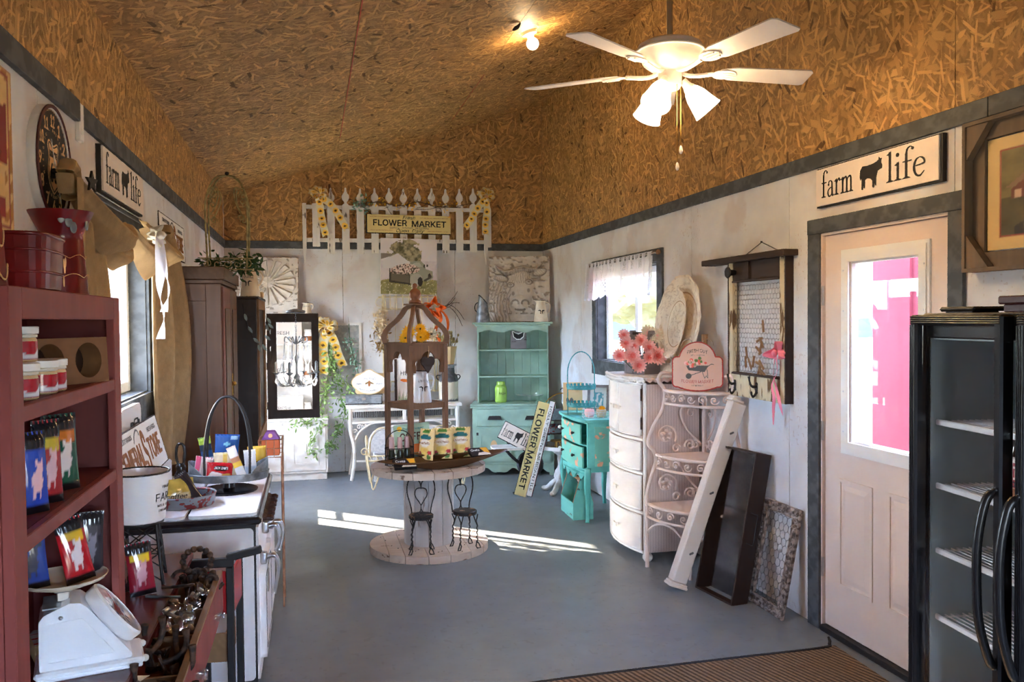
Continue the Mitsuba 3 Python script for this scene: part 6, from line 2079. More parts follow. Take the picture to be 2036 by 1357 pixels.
# lantern
LM = mv(.742, 6.09, .655) @ rot('z', 27)
t = Thing('wooden_lantern', 'tall brown wooden lantern with arched panels and a turned finial on the cable spool', 'lantern', LM)
a = .150
for sx in (-1, 1):
    for sy in (-1, 1):
        t.add('post', box(sx * a - .017, sy * a - .017, -.048, sx * a + .017, sy * a + .017, .805, .003), 'lantern_wood')
arch = sbox(-.1328, .60, .1328, .8055).difference(unary_union([sbox(-.105, .55, .105, .66), ell(.035, .035, -.075, .665), ell(.035, .035, .075, .665), ell(.062, .075, 0, .68)]))
ar = prism(arch, .016)
p0 = None
for k in range(4):
    M = rot('z', 90 * k) @ mv(0, -a + .008, 0) @ UP
    if p0 is None:
        p0 = t.add('arch_panel', ar, 'lantern_wood', M=M)
    else:
        t.again(p0, 'arch_panel', M)
    M = rot('z', 90 * k)
    t.add('shelf_rail', box(-.1328, -a - .012, .345, .1328, -a + .012, .385, .002), 'lantern_wood', M=M)
t.add('shelf', box(-.136, -.136, .366, .136, .136, .380), 'lantern_wood')
t.add('top_frame', prism(sbox(-.172, -.172, .172, .172).difference(sbox(-.118, -.118, .118, .118)), .012, .806), 'lantern_wood')
for k in range(4):
    rb = spline([(.160, .815), (.168, .86), (.145, .92), (.100, .975), (.072, 1.02), (.050, 1.062), (.012, 1.085)], 6)
    n2 = np.stack([np.gradient(rb[:, 1]), -np.gradient(rb[:, 0])], 1)
    n2 /= np.linalg.norm(n2, axis=1, keepdims=True)
    g = Polygon([tuple(p) for p in rb + n2 * .014] + [tuple(p) for p in (rb - n2 * .014)[::-1]]).buffer(0)
    t.add('rib', tf(prism(affinity.scale(g, 1.38, 1, origin=(0, 0)), .024, -.012), UP), 'lantern_wood', M=rot('z', 45 + 90 * k))
t.add('finial_plate', box(-.062, -.062, 1.085, .062, .062, 1.097, .002), 'lantern_wood')
wood('finial_wood', S(120, 72, 44), S(156, 100, 66), 'z', 14, .45, coat=.2)
t.add('finial', lathe([(0, 1.097), (.045, 1.098), (.042, 1.115), (.030, 1.128), (.040, 1.145), (.044, 1.165), (.034, 1.192), (.016, 1.205), (.013, 1.212), (.020, 1.225), (.014, 1.24), (0, 1.246)], 26), 'finial_wood', True)
hs = affinity.scale(unary_union([Point(-.5, .3).buffer(.56), Point(.5, .3).buffer(.56), P((-1.02, .12), (1.02, .12), (0, -1.15))]).buffer(.05), .052, .056, origin=(0, 0))
b = Thing('wood_heart', 'dark wooden heart hanging in the front arch of the lantern', 'ornament', LM @ mv(-.02, -a - .024, .668) @ UP)
b.add('heart', prism(hs, .012), 'espresso')
b.add('cord', tube([(0, .02, .006), (.01, .08, .006), (.005, .125, .012)], .002, 5), 'kraft')


def lm(x, y, z):
    return (LM @ np.array([x, y, z, 1]))[:3]


pitcher('milk_pitcher', 'white FARM HOUSE pitcher with a cow head inside the wooden lantern', mv(*lm(.02, -.05, .3805)) @ rot('z', 2), 'white_gloss', .228, .066, -1, word='FARM HOUSE')
for k, (x, y, z, r, kind) in enumerate([(-.10, -.05, .862, .050, 0), (-.055, -.01, .855, .036, 1), (-.02, .05, .90, .055, 0), (.01, -.05, .865, .042, 0), (.055, -.02, .875, .045, 0), (.105, -.02, .885, .052, 1), (.07, .06, .925, .045, 0)]):
    p = lm(x * 1.2, y, z - .012)
    flower(('yellow sunflower' if kind == 0 else 'white daisy with dark centre') + ' in the lantern crown, ' + ['leftmost', 'second from the left', 'at the back left', 'in the middle', 'right of the middle', 'rightmost', 'at the back right'][k], p, (-.25 + x, -1, .15), r, 'petal_white' if kind else 'petal_yellow', None, 'seed_dark',
           'daisies in the lantern crown' if kind else 'sunflowers in the lantern crown', stem=lm(x * .7, y * .6 + .03, .812), pet=BLOOM2)

# food on the spool
rng = np.random.default_rng(17)


def pouch(name, label, cat_, M, w, h, d, fn, m='print_gloss', group=None, seal=.06):
    """A filled foil pouch: pillowed body, flat crimped top; printed on the front."""
    t = Thing(name, label, cat_, M, group)

    def f(u, v):
        b = np.sin(PI * np.clip(u, 0, 1)) ** .55 * np.sin(PI * np.clip((1 - v) * .92 + .08, 0, 1)) ** .6 * np.where(v > 1 - seal, 0, 1)
        wr = .004 * np.sin(u * 40 + v * 13) * np.where(v > .8, 1, .25)
        return (u - .5) * w * (1 - .06 * np.sin(PI * v)), v * h, d / 2 * b + wr * .4 + .0004
    m_, u, v = sheet(f, 22, 26)
    c = np.array(np.broadcast_to(fn(u, v), (len(u), 3)), float)
    bk = m_.copy()
    bk.vertices[:, 2] *= -.8
    bk.invert()
    t.add('front', m_, m, True, color=c)
    t.add('back', bk, m, True, color=np.array(np.broadcast_to(fn(u * 0 + .03, v * 0 + .5), (len(u), 3)), float))
    return t


def bruschetta(u, v):
    n = meshkit.fbm(np.stack([u * 7, v * 9, 0 * u], 1), 3, 3)[:, None]
    c = np.array(S(222, 196, 132)) + (np.array(S(236, 214, 160)) - np.array(S(222, 196, 132))) * n
    c[inside(P((.25, .86), (.75, .86), (.7, .99), (.3, .99)), u, v)] = S(74, 128, 52)
    c[inside(ell(.38, .09, .5, .72), u, v)] = S(28, 104, 108)
    c[inside(ell(.34, .12, .5, .54), u, v)] = S(240, 234, 222)
    for x, y, r, col in ((.35, .30, .16, (228, 200, 100)), (.62, .30, .15, (220, 186, 92)), (.5, .17, .14, (232, 206, 116)), (.2, .2, .10, (150, 40, 60)), (.82, .24, .11, (180, 40, 50)), (.25, .10, .12, (70, 110, 50)), (.75, .09, .12, (80, 120, 56))):
        c[inside(ell(r, r * .62, x, y), u, v)] = S(*col)
    return c


for k, (x, y, yaw, lean, lab) in enumerate([(.765, 5.80, -52, 8, 'side on to the room, leftmost'), (.885, 5.815, -14, 14, 'in the middle'), (1.025, 5.86, -10, 18, 'rightmost, beside the black box')]):
    t = pouch('cracker_bag', f'gold and green bag of cracker bites on the spool, {lab}', 'snack bag', face(x, y, ZT + .052, yaw, lean), .145, .215, .05, bruschetta, 'print', 'cracker bags on the spool')
    t.add('lettering', tf(text('bruschetta', .018, .10), mv(0, .117, .0268)), 'ink_brown')


def creta(u, v):
    c = np.array(np.broadcast_to(np.array(S(26, 20, 20)), (len(u), 3)))
    c[inside(P((.62, 1), (1, 1), (1, .25), (.75, .3)), u, v)] = S(226, 170, 52)
    c[inside(P((.30, 0), (.42, .34), (.72, .40), (1, .2), (1, 0)), u, v)] = S(232, 222, 210)
    return c


for k, (x, y, z, yaw, lab) in enumerate([(.600, 5.60, ZT + .072, 4, 'black cheese cracker box lying on the left of the spool before the wire caddy'), (1.155, 5.83, ZT + .088, 12, 'black cheese cracker box lying at the right of the cracker bags')]):
    b = Thing('cracker_box', lab, 'box', mv(x, y, z) @ rot('z', yaw) @ rot('x', 24))
    b.add('box', box(-.075, -.05, -.022, .075, .05, .0, .002), 'black_plastic')
    m, c = printed(.146, .098, creta, 40, 30)
    b.add('print', tf(m, mv(0, 0, .0008)), 'print', color=c, smooth=True)
    b.add('lettering', tf(text('Creta', .026, .065), mv(-.028, .018, .0010)), 'ink_white')
t = Thing('wire_caddy', 'black wire caddy of small capped bottles at the left end of the spool', 'caddy', mv(.585, 5.79, ZT + .028) @ rot('z', 8))
t.add('frame', cat([tube([(.10 * math.cos(q), .062 * math.sin(q), z) for q in np.linspace(0, 2 * PI, 28)[:-1]], .003, 6, True) for z in (.004, .06, .12)]), 'black_iron', True)
t.add('wires', cat([rod((.10 * math.cos(q), .062 * math.sin(q), .004), (.10 * math.cos(q), .062 * math.sin(q), .12), .002, 5) for q in np.linspace(0, 2 * PI, 15)[:-1]]), 'black_iron', True)
t.add('handle', tube(bez((-.10, 0, .12), (-.10, 0, .28), (.10, 0, .28), (.10, 0, .12), n=18), .003, 6), 'black_iron', True)
mat('dark_bottle', S(30, 36, 16), .12, coat=.5)
for x, y, wh in ((-.055, .0, 'left'), (0, -.015, 'middle'), (.055, .01, 'right')):
    p = (mv(.585, 5.79, ZT + .028) @ rot('z', 8) @ np.array([x, y, .008, 1]))[:3]
    b = Thing('dressing_bottle', wh + ' one of three small dark bottles with pink caps in the black wire caddy', 'bottle', mv(*p), 'bottles in the wire caddy')
    b.add('glass_body', lathe([(0, 0), (.022, 0), (.023, .006), (.023, .07), (.014, .105), (.012, .125), (0, .125)], 16), 'dark_bottle', 35)
    b.add('cap', lathe([(.0125, .10), (.019, .102), (.016, .185), (0, .187)], 16), 'ribbon_pale', 35)
mat('ribbon_pale', S(190, 160, 160), .35)
t = Thing('coffee_sign', 'pale green fresh coffee sign leaning on the lantern behind the cracker bags', 'sign', face(.70, 5.905, ZT + .06, 8, 6, 3))
t.add('board', prism(rrect(.26, .235, .006, 0, .1175), .008, -.008), 'coffee_green')
mat('coffee_green', S(166, 196, 176), .55)
t.add('lettering', tf(text('Fresh brewed', .018, .15), mv(.01, .20, .0002)), 'teal_metal')
t.add('lettering', tf(text('COFFEE', .052, .22, bold=True), mv(.02, .145, .0002)), 'ink_brown2')
mat('ink_brown2', S(74, 50, 42), .6)
t.add('emblem', prism(Point(-.09, .205).buffer(.018), .001, .0002), 'ink_yellow')
t.add('panel', prism(sbox(-.03, .03, .10, .09), .001, .0002), 'ink_orange')

# ------------------------------------------------------------------ signs leaning near the mint hutch, school seat, eight sided table
t = Thing('leaning_market_sign', 'tall cream FLOWER MARKET sign standing on end, leaning left of the turquoise stand', 'sign', mv(1.845, 7.44, 0.012) @ rot('z', -18) @ rot('y', 15) @ rot('x', -2))
H, w_ = .885, .098
t.add('board', box(-w_ / 2, -.012, 0, w_ / 2, .012, H, .002), 'sign_cream')
t.add('side_edge', box(-w_ / 2 - .004, -.010, 0, -w_ / 2, .012, H), 'ink_black')
t.add('side_edge', box(w_ / 2, -.012, 0, w_ / 2 + .010, .012, H), 'kraft')
z = -.0135
RV = UP @ rot('z', -90)
t.add('lettering', tf(text('FLOWER MARKET', .052, .76, bold=True), mv(0, z + .0012, H / 2 + .0) @ RV), 'ink_black')
t.add('lettering', tf(text('SEEDS · STEMS · BLOOMS', .011, .30), mv(-.033, z + .0012, H / 2) @ RV), 'ink_grey')
t.add('lettering', tf(text('Fresh', .020, .07, slant=.35), mv(.034, z + .0012, H / 2) @ RV), 'ink_black')
t = Thing('leaning_script_sign', 'thin white and maroon edged sign on end, just right of the leaning FLOWER MARKET sign', 'sign', mv(1.925, 7.40, 0.012) @ rot('z', -18) @ rot('y', 14.5) @ rot('x', -2))
t.add('board', box(-.022, -.012, 0, .022, .012, .89, .002), 'ink_white')
t.add('side_edge', box(.0222, -.012, 0, .030, .012, .89), 'maroon')
t.add('lettering', tf(text('HOLLY GREENS MERCANTILE', .024, .80), mv(0, -.0125, .445) @ RV), 'ink_black')
t = Thing('school_seat', 'old school seat with a white folding seat on a black iron frame before the mint hutch', 'seat', mv(1.90, 7.78, 0) @ rot('z', -6))
t.add('seat_board', prism(rrect(.30, .25, .05), .022, .412), 'white_chip', M=mv(-.10, -.12, 0))
t.add('pedestal', cat(tube(spline([(.10, -.10, .41), (.14, -.08, .30), (.10, -.05, .20), (.06, -.10, .08), (-.02, -.20, .004)], 6), .020, 8), tube(spline([(.14, .05, .41), (.16, .05, .28), (.12, .06, .16), (.16, .16, .004)], 6), .020, 8),
                      tube(spline([(-.12, -.12, .405), (-.02, -.1, .30), (.10, -.06, .22)], 6), .014, 8)), 'black_iron', True)
t.add('iron_disc', tf(lathe([(0, -.02), (.115, -.02), (.13, 0), (.115, .02), (0, .02)], 30), mv(.13, -.03, .245) @ rot('x', 70)), 'black_iron', 40)
t.add('foot_plate', cat(box(-.06, -.24, 0, .03, -.17, .012, .004), box(.12, .12, 0, .21, .20, .012, .004)), 'black_iron')
farm_sign('small white farm life sign lying tilted on the white school seat', face(1.885, 7.62, .518, -16, 8, -27), .36, .175)
t = Thing('octagon_table', 'low eight sided table with a dark wood top, white rim and white pedestal foot', 'table', mv(2.285, 7.52, 0))
oc = Point(0, 0).buffer(.272, 2)
oc = affinity.rotate(Polygon([(.272 * math.cos(math.radians(45 * k)), .272 * math.sin(math.radians(45 * k))) for k in range(8)]), 22.5)
t.add('rim', prism(oc.difference(oc.buffer(-.035)), .030, .425), 'white_gloss')
t.add('top', prism(oc.buffer(-.0355), .028, .4255), 'walnut_y')
t.add('pedestal', lathe([(0, .4245), (.11, .4245), (.10, .39), (.05, .35), (.045, .25), (.075, .20), (.085, .15), (.06, .11), (.07, .08), (0, .08)], 26), 'white_chip', True)
for k in range(4):
    t.add('claw_foot', tube(spline([(.03, 0, .13), (.10, 0, .085), (.15, 0, .04), (.185, 0, .022)], 6), np.linspace(.032, .024, 19), 9), 'white_chip', True, M=rot('z', 45 + 90 * k))
    t.add('claw_toe', ball(.028, .195, 0, .024, 2, (1.3, 1, .8)), 'white_chip', True, M=rot('z', 45 + 90 * k))
t = Thing('wire_server', 'dark wire two level buffet rack with a galvanised pan on the eight sided table', 'rack', mv(2.30, 7.53, .4555) @ rot('z', -10))
for z in (.11, .235):
    t.add('ring', tube([(-.17, -.11, z), (.17, -.11, z), (.17, .11, z), (-.17, .11, z)], .005, 7, True), 'black_iron')
for x in (-.17, .17):
    for y in (-.11, .11):
        t.add('leg', tube(spline([(x * 1.05, y * 1.1, 0), (x, y, .06), (x, y, .29)], 5), .005, 7), 'black_iron', True)
t.add('wood_board', box(-.165, -.105, .105, .165, .105, .118), 'walnut_y')
t.add('pan', cat(prism(rrect(.335, .215, .03).difference(rrect(.325, .205, .028)), .085, .236), prism(rrect(.335, .215, .03), .004, .234)), 'zinc')
t.add('pan', cat(prism(rrect(.315, .20, .03).difference(rrect(.305, .19, .028)), .06, .1185), prism(rrect(.315, .20, .03), .004, .1183)), 'tin_spots')
t.add('carry_handle', tube(spline([(-.17, 0, .30), (-.16, 0, .40), (-.06, 0, .47), (.06, 0, .47), (.16, 0, .40), (.17, 0, .30)], 6), .005, 7), 'brass', True)
t.add('hook', tube([(.0 + a, 0, .50 + b) for a, b in spiral(0, 0, .022, .028, -90, .72, 14)], .004, 6), 'black_iron', True)
t = Thing('gold_stand', 'small gold rimmed cake stand on the eight sided table', 'cake stand', mv(2.19, 7.365, .4555))
t.add('plate', lathe([(0, .055), (.062, .055), (.066, .062), (.060, .066), (0, .064)], 24), 'brass', 40)
for k in range(3):
    t.add('leg', rod((.03 * math.cos(k * 2.09), .03 * math.sin(k * 2.09), 0), (.02 * math.cos(k * 2.09), .02 * math.sin(k * 2.09), .056), .004, 7), 'brass', True)

# ------------------------------------------------------------------ dark armoire, cabinet, and the open door frame with the chandelier
t = Thing('armoire', 'dark walnut armoire with panelled side and cornice behind the stove', 'armoire', np.eye(4))
ax0, ax1, ay0, ay1, at = -.852, -.505, 5.16, 6.14, 1.955
t.add('carcass', box(ax0, ay0 + .012, .06, ax1 - .012, ay1 - .012, at - .10), 'walnut')
for y in (ay0, ay1 - .02):
    t.add('side_stile', box(ax0, y, .02, ax0 + .075, y + .02, at - .10, .002), 'walnut')
    t.add('side_stile', box(ax1 - .085, y, .02, ax1, y + .02, at - .10, .002), 'walnut')
    t.add('side_rail', box(ax0 + .075, y, at - .20, ax1 - .085, y + .02, at - .10, .002), 'walnut')
    t.add('side_rail', box(ax0 + .075, y, .02, ax1 - .085, y + .02, .16, .002), 'walnut')
t.add('panel_moulding', tf(prism(sbox(ax0 + .076, .161, ax1 - .086, at - .201).difference(sbox(ax0 + .096, .181, ax1 - .106, at - .221)), .009), mv(0, ay0 + .012, 0) @ UP), 'walnut')
t.add('cornice', cat(box(ax0, ay0 - .012, at - .0995, ax1 + .012, ay1 + .012, at - .075, .004), box(ax0, ay0 - .022, at - .075, ax1 + .022, ay1 + .022, at - .0, .004)), 'walnut_y')
t.add('plinth', box(ax0, ay0 - .006, 0, ax1 + .006, ay1 + .006, .0595, .003), 'walnut_y')
red_wood = wood('red_brown', S(86, 36, 22), S(120, 56, 36), 'z', 18, .4, coat=.2)
for y0, y1, m in ((ay0 + .03, 5.63, 'red_brown'), (5.65, ay1 - .03, 'walnut')):
    d = t.add('door', box(ax1 - .0115, y0, .10, ax1 + .010, y1, at - .115, .003), m)
    t.add('door_panel', box(ax1 + .0102, y0 + .09, .22, ax1 + .016, y1 - .09, at - .24, .003), 'walnut', on=d)
t.add('knob', ball(.015, ax1 + .028, 5.60, 1.24, 2), 'brass', True)
t.add('key_plate', box(ax1 + .0102, 5.66, 1.16, ax1 + .014, 5.69, 1.30, .001), 'brass')
cx0, cx1, cy0, cy1, ct = -.852, -.362, 6.32, 7.235, 1.815
t = Thing('dark_cabinet', 'lower dark wood cabinet beyond the armoire, its frame door standing open towards the room', 'cabinet')
t.add('carcass', box(cx0, cy0, .04, cx1 - .014, cy1, ct - .02, .003), 'espresso')
t.add('top', box(cx0, cy0 - .01, ct - .0195, cx1 + .004, cy1 + .008, ct, .003), 'espresso')
t.add('plinth', box(cx0, cy0 + .01, 0, cx1 - .03, cy1 - .01, .0395), 'espresso')
for x0, x1 in ((cx0 + .02, cx0 + .09), (cx1 - .085, cx1 - .016)):
    t.add('side_stile', box(x0, cy0 - .010, .06, x1, cy0 - .0005, ct - .022), 'espresso')
t.add('side_rail', box(cx0 + .0905, cy0 - .010, ct - .10, cx1 - .0855, cy0 - .0005, ct - .022), 'espresso')
t.add('side_rail', box(cx0 + .0905, cy0 - .010, .98, cx1 - .0855, cy0 - .0005, 1.05), 'espresso')
t.add('front_frame', cat(box(cx1 - .0135, cy0 + .01, .05, cx1, cy0 + .07, ct - .02), box(cx1 - .0135, cy1 - .07, .05, cx1, cy1 - .01, ct - .02), box(cx1 - .0135, cy0 + .07, .74, cx1, cy1 - .07, .82), box(cx1 - .0135, cy0 + .07, ct - .09, cx1, cy1 - .07, ct - .02)), 'crate_wood')
t.add('lower_door', box(cx1 - .0135, cy0 + .075, .08, cx1 - .002, cy1 - .075, .735, .002), 'espresso')
dz0, dz1, dxa, dxb = .820, 1.697, -.353, .066
d = t.add('open_door', tf(prism(sbox(dxa, dz0, dxb, dz1).difference(sbox(dxa + .075, dz0 + .072, dxb - .058, dz1 - .072)), .026), mv(0, cy1 + .024, 0) @ UP), 'espresso')
for z in (.93, 1.26, 1.60):
    t.add('hinge', rod((dxa - .004, cy1 + .004, z - .03), (dxa - .004, cy1 + .004, z + .03), .006, 8), 'black_iron', on=d)
t.add('hook_strip', cat([tube(bez((dxa + .03, cy1 - .004, z), (dxa + .03, cy1 - .03, z + .02), (dxa + .03, cy1 - .035, z - .03), (dxa + .03, cy1 - .02, z - .03), n=8), .004, 6) for z in (1.42, 1.56)]), 'zinc', True, on=d)
t = Thing('leaf_garland', 'string of small pale metal leaves draped over the dark cabinet corner', 'garland')
gp = spline([(-.47, 5.10 + 1.19, 1.76), (-.44, 6.27, 1.62), (-.39, 6.25, 1.50), (-.345, 6.29, 1.46), (-.325, 6.40, 1.55), (-.32, 6.60, 1.66), (-.32, 6.80, 1.60), (-.32, 7.0, 1.48)], 6)
t.add('cord', tube(gp, .0025, 5), 'black_iron', True)
for k in range(9):
    q = gp[3 + k * 4]
    t.add('leaf', tf(thick(LEAF, .02), look_at(q, (.3, -.9, .2)) @ rot('z', -80 + 17 * (k % 3)) @ scl(.055)), 'pale_leaf', True)
mat('pale_leaf', S(140, 168, 178), .3, .4)

t = Thing('chandelier', 'small crystal bead chandelier with candle arms hanging before the open dark door frame', 'chandelier', mv(-.118, cy1 - .052, 0))
t.add('canopy', lathe([(0, 1.735), (.02, 1.735), (.075, 1.722), (.082, 1.708), (.070, 1.6995), (0, 1.6995)], 26), 'zinc', 40, M=mv(0, .055, 0))
links = []
for k in range(11):
    z = 1.70 - .018 * k
    ln = tube([(.006 * math.cos(q), 0, .011 * math.sin(q)) for q in np.linspace(0, 2 * PI, 10)[:-1]], .0016, 5, True)
    links.append(tf(ln, mv(0, 0, z) @ rot('z', 90 * (k % 2))))
t.add('chain', cat(links), 'zinc', True)
t.add('stem', lathe([(0, 1.51), (.008, 1.51), (.012, 1.48), (.006, 1.45), (.006, 1.36), (.022, 1.33), (.010, 1.29), (.010, 1.20), (.030, 1.17), (.018, 1.12), (0, 1.10)], 18), 'zinc', True)
for k in range(6):
    M = rot('z', 60 * k + 12)
    t.add('top_curl', tube(spline([(.0, 0, 1.44), (.045, 0, 1.47), (.085, 0, 1.505), (.095, 0, 1.47), (.07, 0, 1.455)], 6), .004, 6), 'zinc', True, M=M)
    a_ = t.add('arm', tube(spline([(.015, 0, 1.16), (.06, 0, 1.10), (.12, 0, 1.11), (.165, 0, 1.17), (.165, 0, 1.195)], 6), .006, 7), 'zinc', True, M=M)
    t.add('cup', lathe([(0, 1.195), (.012, 1.195), (.030, 1.21), (.028, 1.212), (0, 1.205)], 16), 'zinc', True, on=a_, M=M @ mv(.165))
    t.add('candle', lathe([(0, 1.205), (.011, 1.205), (.011, 1.29), (.004, 1.30), (0, 1.305)], 12), 'white_satin' if k % 2 else 'zinc', 35, on=a_, M=M @ mv(.165))
bead = trimesh.creation.icosphere(subdivisions=1, radius=1)


def strand(pts, r, gap=2.1):
    p = np.array(pts, float)
    L = np.concatenate([[0], np.cumsum(np.linalg.norm(np.diff(p, axis=0), axis=1))])
    out = []
    for s in np.arange(0, L[-1], r * gap):
        out.append(tf(bead, mv(*[np.interp(s, L, p[:, k]) for k in range(3)]) @ scl(r)))
    return cat(out)


scene['mat_crystal_white'] = {'type': 'principledthin', 'base_color': {'type': 'rgb', 'value': S(240, 242, 246)}, 'roughness': .12, 'diff_trans': 1.6, 'spec_trans': .0}
for k in range(6):
    M = rot('z', 60 * k + 12)
    t.add('bead_strand', strand(bez((.09, 0, 1.49), (.10, 0, 1.30), (.13, 0, 1.20), (.165, 0, 1.19), n=20), .0065), 'crystal_white', True, M=M)
    a0, a1 = (.165, 0), (.165 * math.cos(PI / 3), .165 * math.sin(PI / 3))
    t.add('bead_swag', strand(bez((a0[0], a0[1], 1.19), (a0[0] * .95, a0[1] + .04, 1.07), (a1[0] * 1.05, a1[1] * .95, 1.07), (a1[0], a1[1], 1.19), n=20), .0085), 'crystal_white', True, M=M)
    t.add('drop', lathe([(0, 0), (.006, -.008), (.013, -.03), (.006, -.045), (0, -.05)], 8), 'crystal_white', False, M=M @ mv(.165, 0, 1.165))
t.add('bead_strand', strand([(0, 0, 1.10), (0, 0, 1.0)], .009), 'crystal_white', True)

t = Thing('wire_trellis', 'gold wire arch planter of ivy standing on top of the armoire', 'trellis', mv(-.500, 5.62, 1.9555))
hw_, hd_ = .145, .085
for y in (-hd_, hd_):
    t.add('arch', tube(spline([(-hw_ + .03, y, 0), (-hw_ + .02, y, .30), (-hw_ + .028, y, .46), (-.07, y * .6, .575), (0, 0, .605), (.07, y * .6, .575), (hw_ - .028, y, .46), (hw_ - .02, y, .30), (hw_ - .03, y, 0)], 7), .006, 7), 'green_gold', True)
for s in (-1, 1):
    for y in (-hd_, hd_):
        t.add('scroll', cat(tube([(s * a, y, b) for a, b in bez((hw_ - .03, .46), (.03, .62), (.02, .42), (hw_ - .035, .33), n=16)], .004, 6), tube([(s * (hw_ - .055) + a, y, .49 + b) for a, b in spiral(0, 0, .006, .03, 90, 1.3 * s, 18)], .0035, 6),
                                tube([(s * (hw_ - .045) + a, y, .43 + b) for a, b in spiral(0, 0, .005, .022, 90, -1.3 * s, 16)], .0035, 6), tube([(s * (hw_ - .055) + a, y, .33 + b) for a, b in spiral(0, 0, .005, .022, 90, 1.3 * s, 16)], .0035, 6)), 'green_gold', True)
t.add('finial', ball(.013, 0, 0, .618, 2), 'black_iron', True)
pl = [tube([(-hw_ - .01, -hd_ - .015, z), (hw_ + .01, -hd_ - .015, z), (hw_ + .01, hd_ + .015, z), (-hw_ - .01, hd_ + .015, z)], .004, 6, True) for z in (.006, .075)]
pl += [tube([(x + a, -hd_ - .016, .04 + b) for a, b in spiral(0, 0, .005, .032, 0, 1.4, 16)], .003, 5) for x in np.linspace(-.12, .12, 5)]
t.add('planter', cat(pl), 'green_gold', True)
b = Thing('trellis_ivy', 'dark green ivy filling the gold wire arch planter on the armoire', 'ivy', mv(-.500, 5.62, 1.9555))
b.add('leaves', leaves_on([(-.15, -.06, .05), (0, -.04, .055), (.16, -.07, .06), (.13, .05, .04), (-.10, .06, .05)], 190, .045, 71, .032), 'leaf_dark', True, kind='stuff')
b.add('vine', tube(spline([(-.15, -.06, .05), (0, -.04, .07), (.16, -.07, .05), (.15, .05, .04), (-.12, .06, .05)], 6), .004, 5), 'leaf_dark', True)
pitcher('milk_pitcher', 'tall cream FARM pitcher on the lower dark cabinet beside the armoire', mv(-.425, 6.42, ct + .0005) @ rot('z', -14), 'char_cream', .205, .072, -1, cow=True, word='FARM')
t = Thing('folded_ribbon', 'small cream paper sack standing on the dark cabinet right of the FARM pitcher', 'sack', mv(-.385, 6.90, ct + .0005))
t.solo(box(-.03, -.02, 0, .03, .02, .05, .008), 'kraft')

# ------------------------------------------------------------------ left wall: poster, clock, store sign
t = Thing('route_clock', 'large round black ROUTE 66 wall clock with cream numerals', 'clock', face(XL, 3.130, 2.172, 90))
R = .193
t.add('rim', lathe([(R, .0), (R + .002, .0), (R + .002, .026), (R - .010, .030), (R - .012, .028), (R - .012, .0)], 64), 'canvas_edge', 35)
t.add('edge_ring', lathe([(R - .002, .029), (R + .003, .028), (R + .003, .033), (R - .008, .034), (R - .009, .030)], 64), 'maroon', True)
t.add('dial', lathe([(0, .024), (R - .0125, .024), (R - .0125, .020), (0, .020)], 48), 'clock_black')
mat('clock_black', S(34, 26, 26), .6)
z = .0245
for k in range(12):
    a = math.radians(90 - 30 * (k + 1))
    t.add('numeral', tf(text(str(k + 1), .040, .030 if k < 9 else .044, bold=True), mv(.143 * math.cos(a), .143 * math.sin(a), z)), 'ink_tan')
t.add('minute_dots', cat([prism(Point(.177 * math.cos(math.radians(6 * k)), .177 * math.sin(math.radians(6 * k))).buffer(.0022, 3), .001, z) for k in range(60)]), 'ink_tan')
sh = Polygon([(x, y) for x, y in spline([(0, -.105), (-.045, -.075), (-.062, -.03), (-.050, .02), (-.062, .055), (-.045, .075), (0, .062), (.045, .075), (.062, .055), (.050, .02), (.062, -.03), (.045, -.075), (0, -.105)], 6)])
t.add('shield', prism(sh, .001, z), 'ink_tan')
t.add('shield_line', prism(sh.buffer(-.006).difference(sh.buffer(-.010)), .0008, z + .001), 'clock_black')
t.add('lettering', tf(text('ROUTE', .020, .078, bold=True), mv(0, .030, z + .001)), 'clock_black')
t.add('lettering', tf(text('66', .060, .080, bold=True), mv(0, -.032, z + .001)), 'clock_black')
ring_txt = 'AMERICA · MAIN STREET · HISTORIC · '
t.add('ring_lettering', cat([tf(text(c, .010), rot('z', -i * 360 / len(ring_txt)) @ mv(0, .112, z)) for i, c in enumerate(ring_txt) if c.strip()]), 'ink_tan', kind='stuff')
t.add('hand', prism(P((-.003, -.03), (.003, -.03), (.0015, .085), (-.0015, .085)), .0015, z + .004), 'ink_white', M=rot('z', 22))
t.add('hand', prism(P((-.003, -.03), (.003, -.03), (.0015, .14), (-.0015, .14)), .0015, z + .006), 'ink_white', M=rot('z', 205))
t.add('hub', lathe([(0, .009), (.006, .008), (.007, 0), (0, 0)], 12), 'ink_white', True, M=mv(0, 0, z))
t = Thing('vintage_poster', 'worn yellow and red vintage poster at the left edge of the photograph', 'poster', face(XL, 2.42, 2.135, 90))


def poster(u, v):
    n = meshkit.fbm(np.stack([u * 12, v * 9, 0 * u], 1), 4, 7)[:, None]
    c = np.array(S(206, 168, 104)) + (np.array(S(228, 196, 138)) - np.array(S(206, 168, 104))) * n
    c = np.where(n > .60, np.array(S(176, 122, 60)), c)
    e = np.minimum(np.minimum(u, 1 - u), np.minimum(v, 1 - v))
    c[(e > .03) & (e < .045)] = S(160, 76, 66)
    c[e < .012] = S(190, 150, 120)
    c[inside(P((.62, .42), (.93, .42), (.93, .78), (.70, .74), (.62, .60)), u, v)] = S(128, 40, 40)
    c[inside(P((.2, .1), (.9, .1), (.9, .22), (.2, .22)), u, v)] = S(150, 50, 46)
    return c


m, c = printed(.72, .48, poster, 70, 50)
t.add('board', prism(sbox(-.36, -.24, .36, .24), .008), 'kraft')
t.add('print', tf(m, mv(0, 0, .0085)), 'print', color=c, smooth=True)


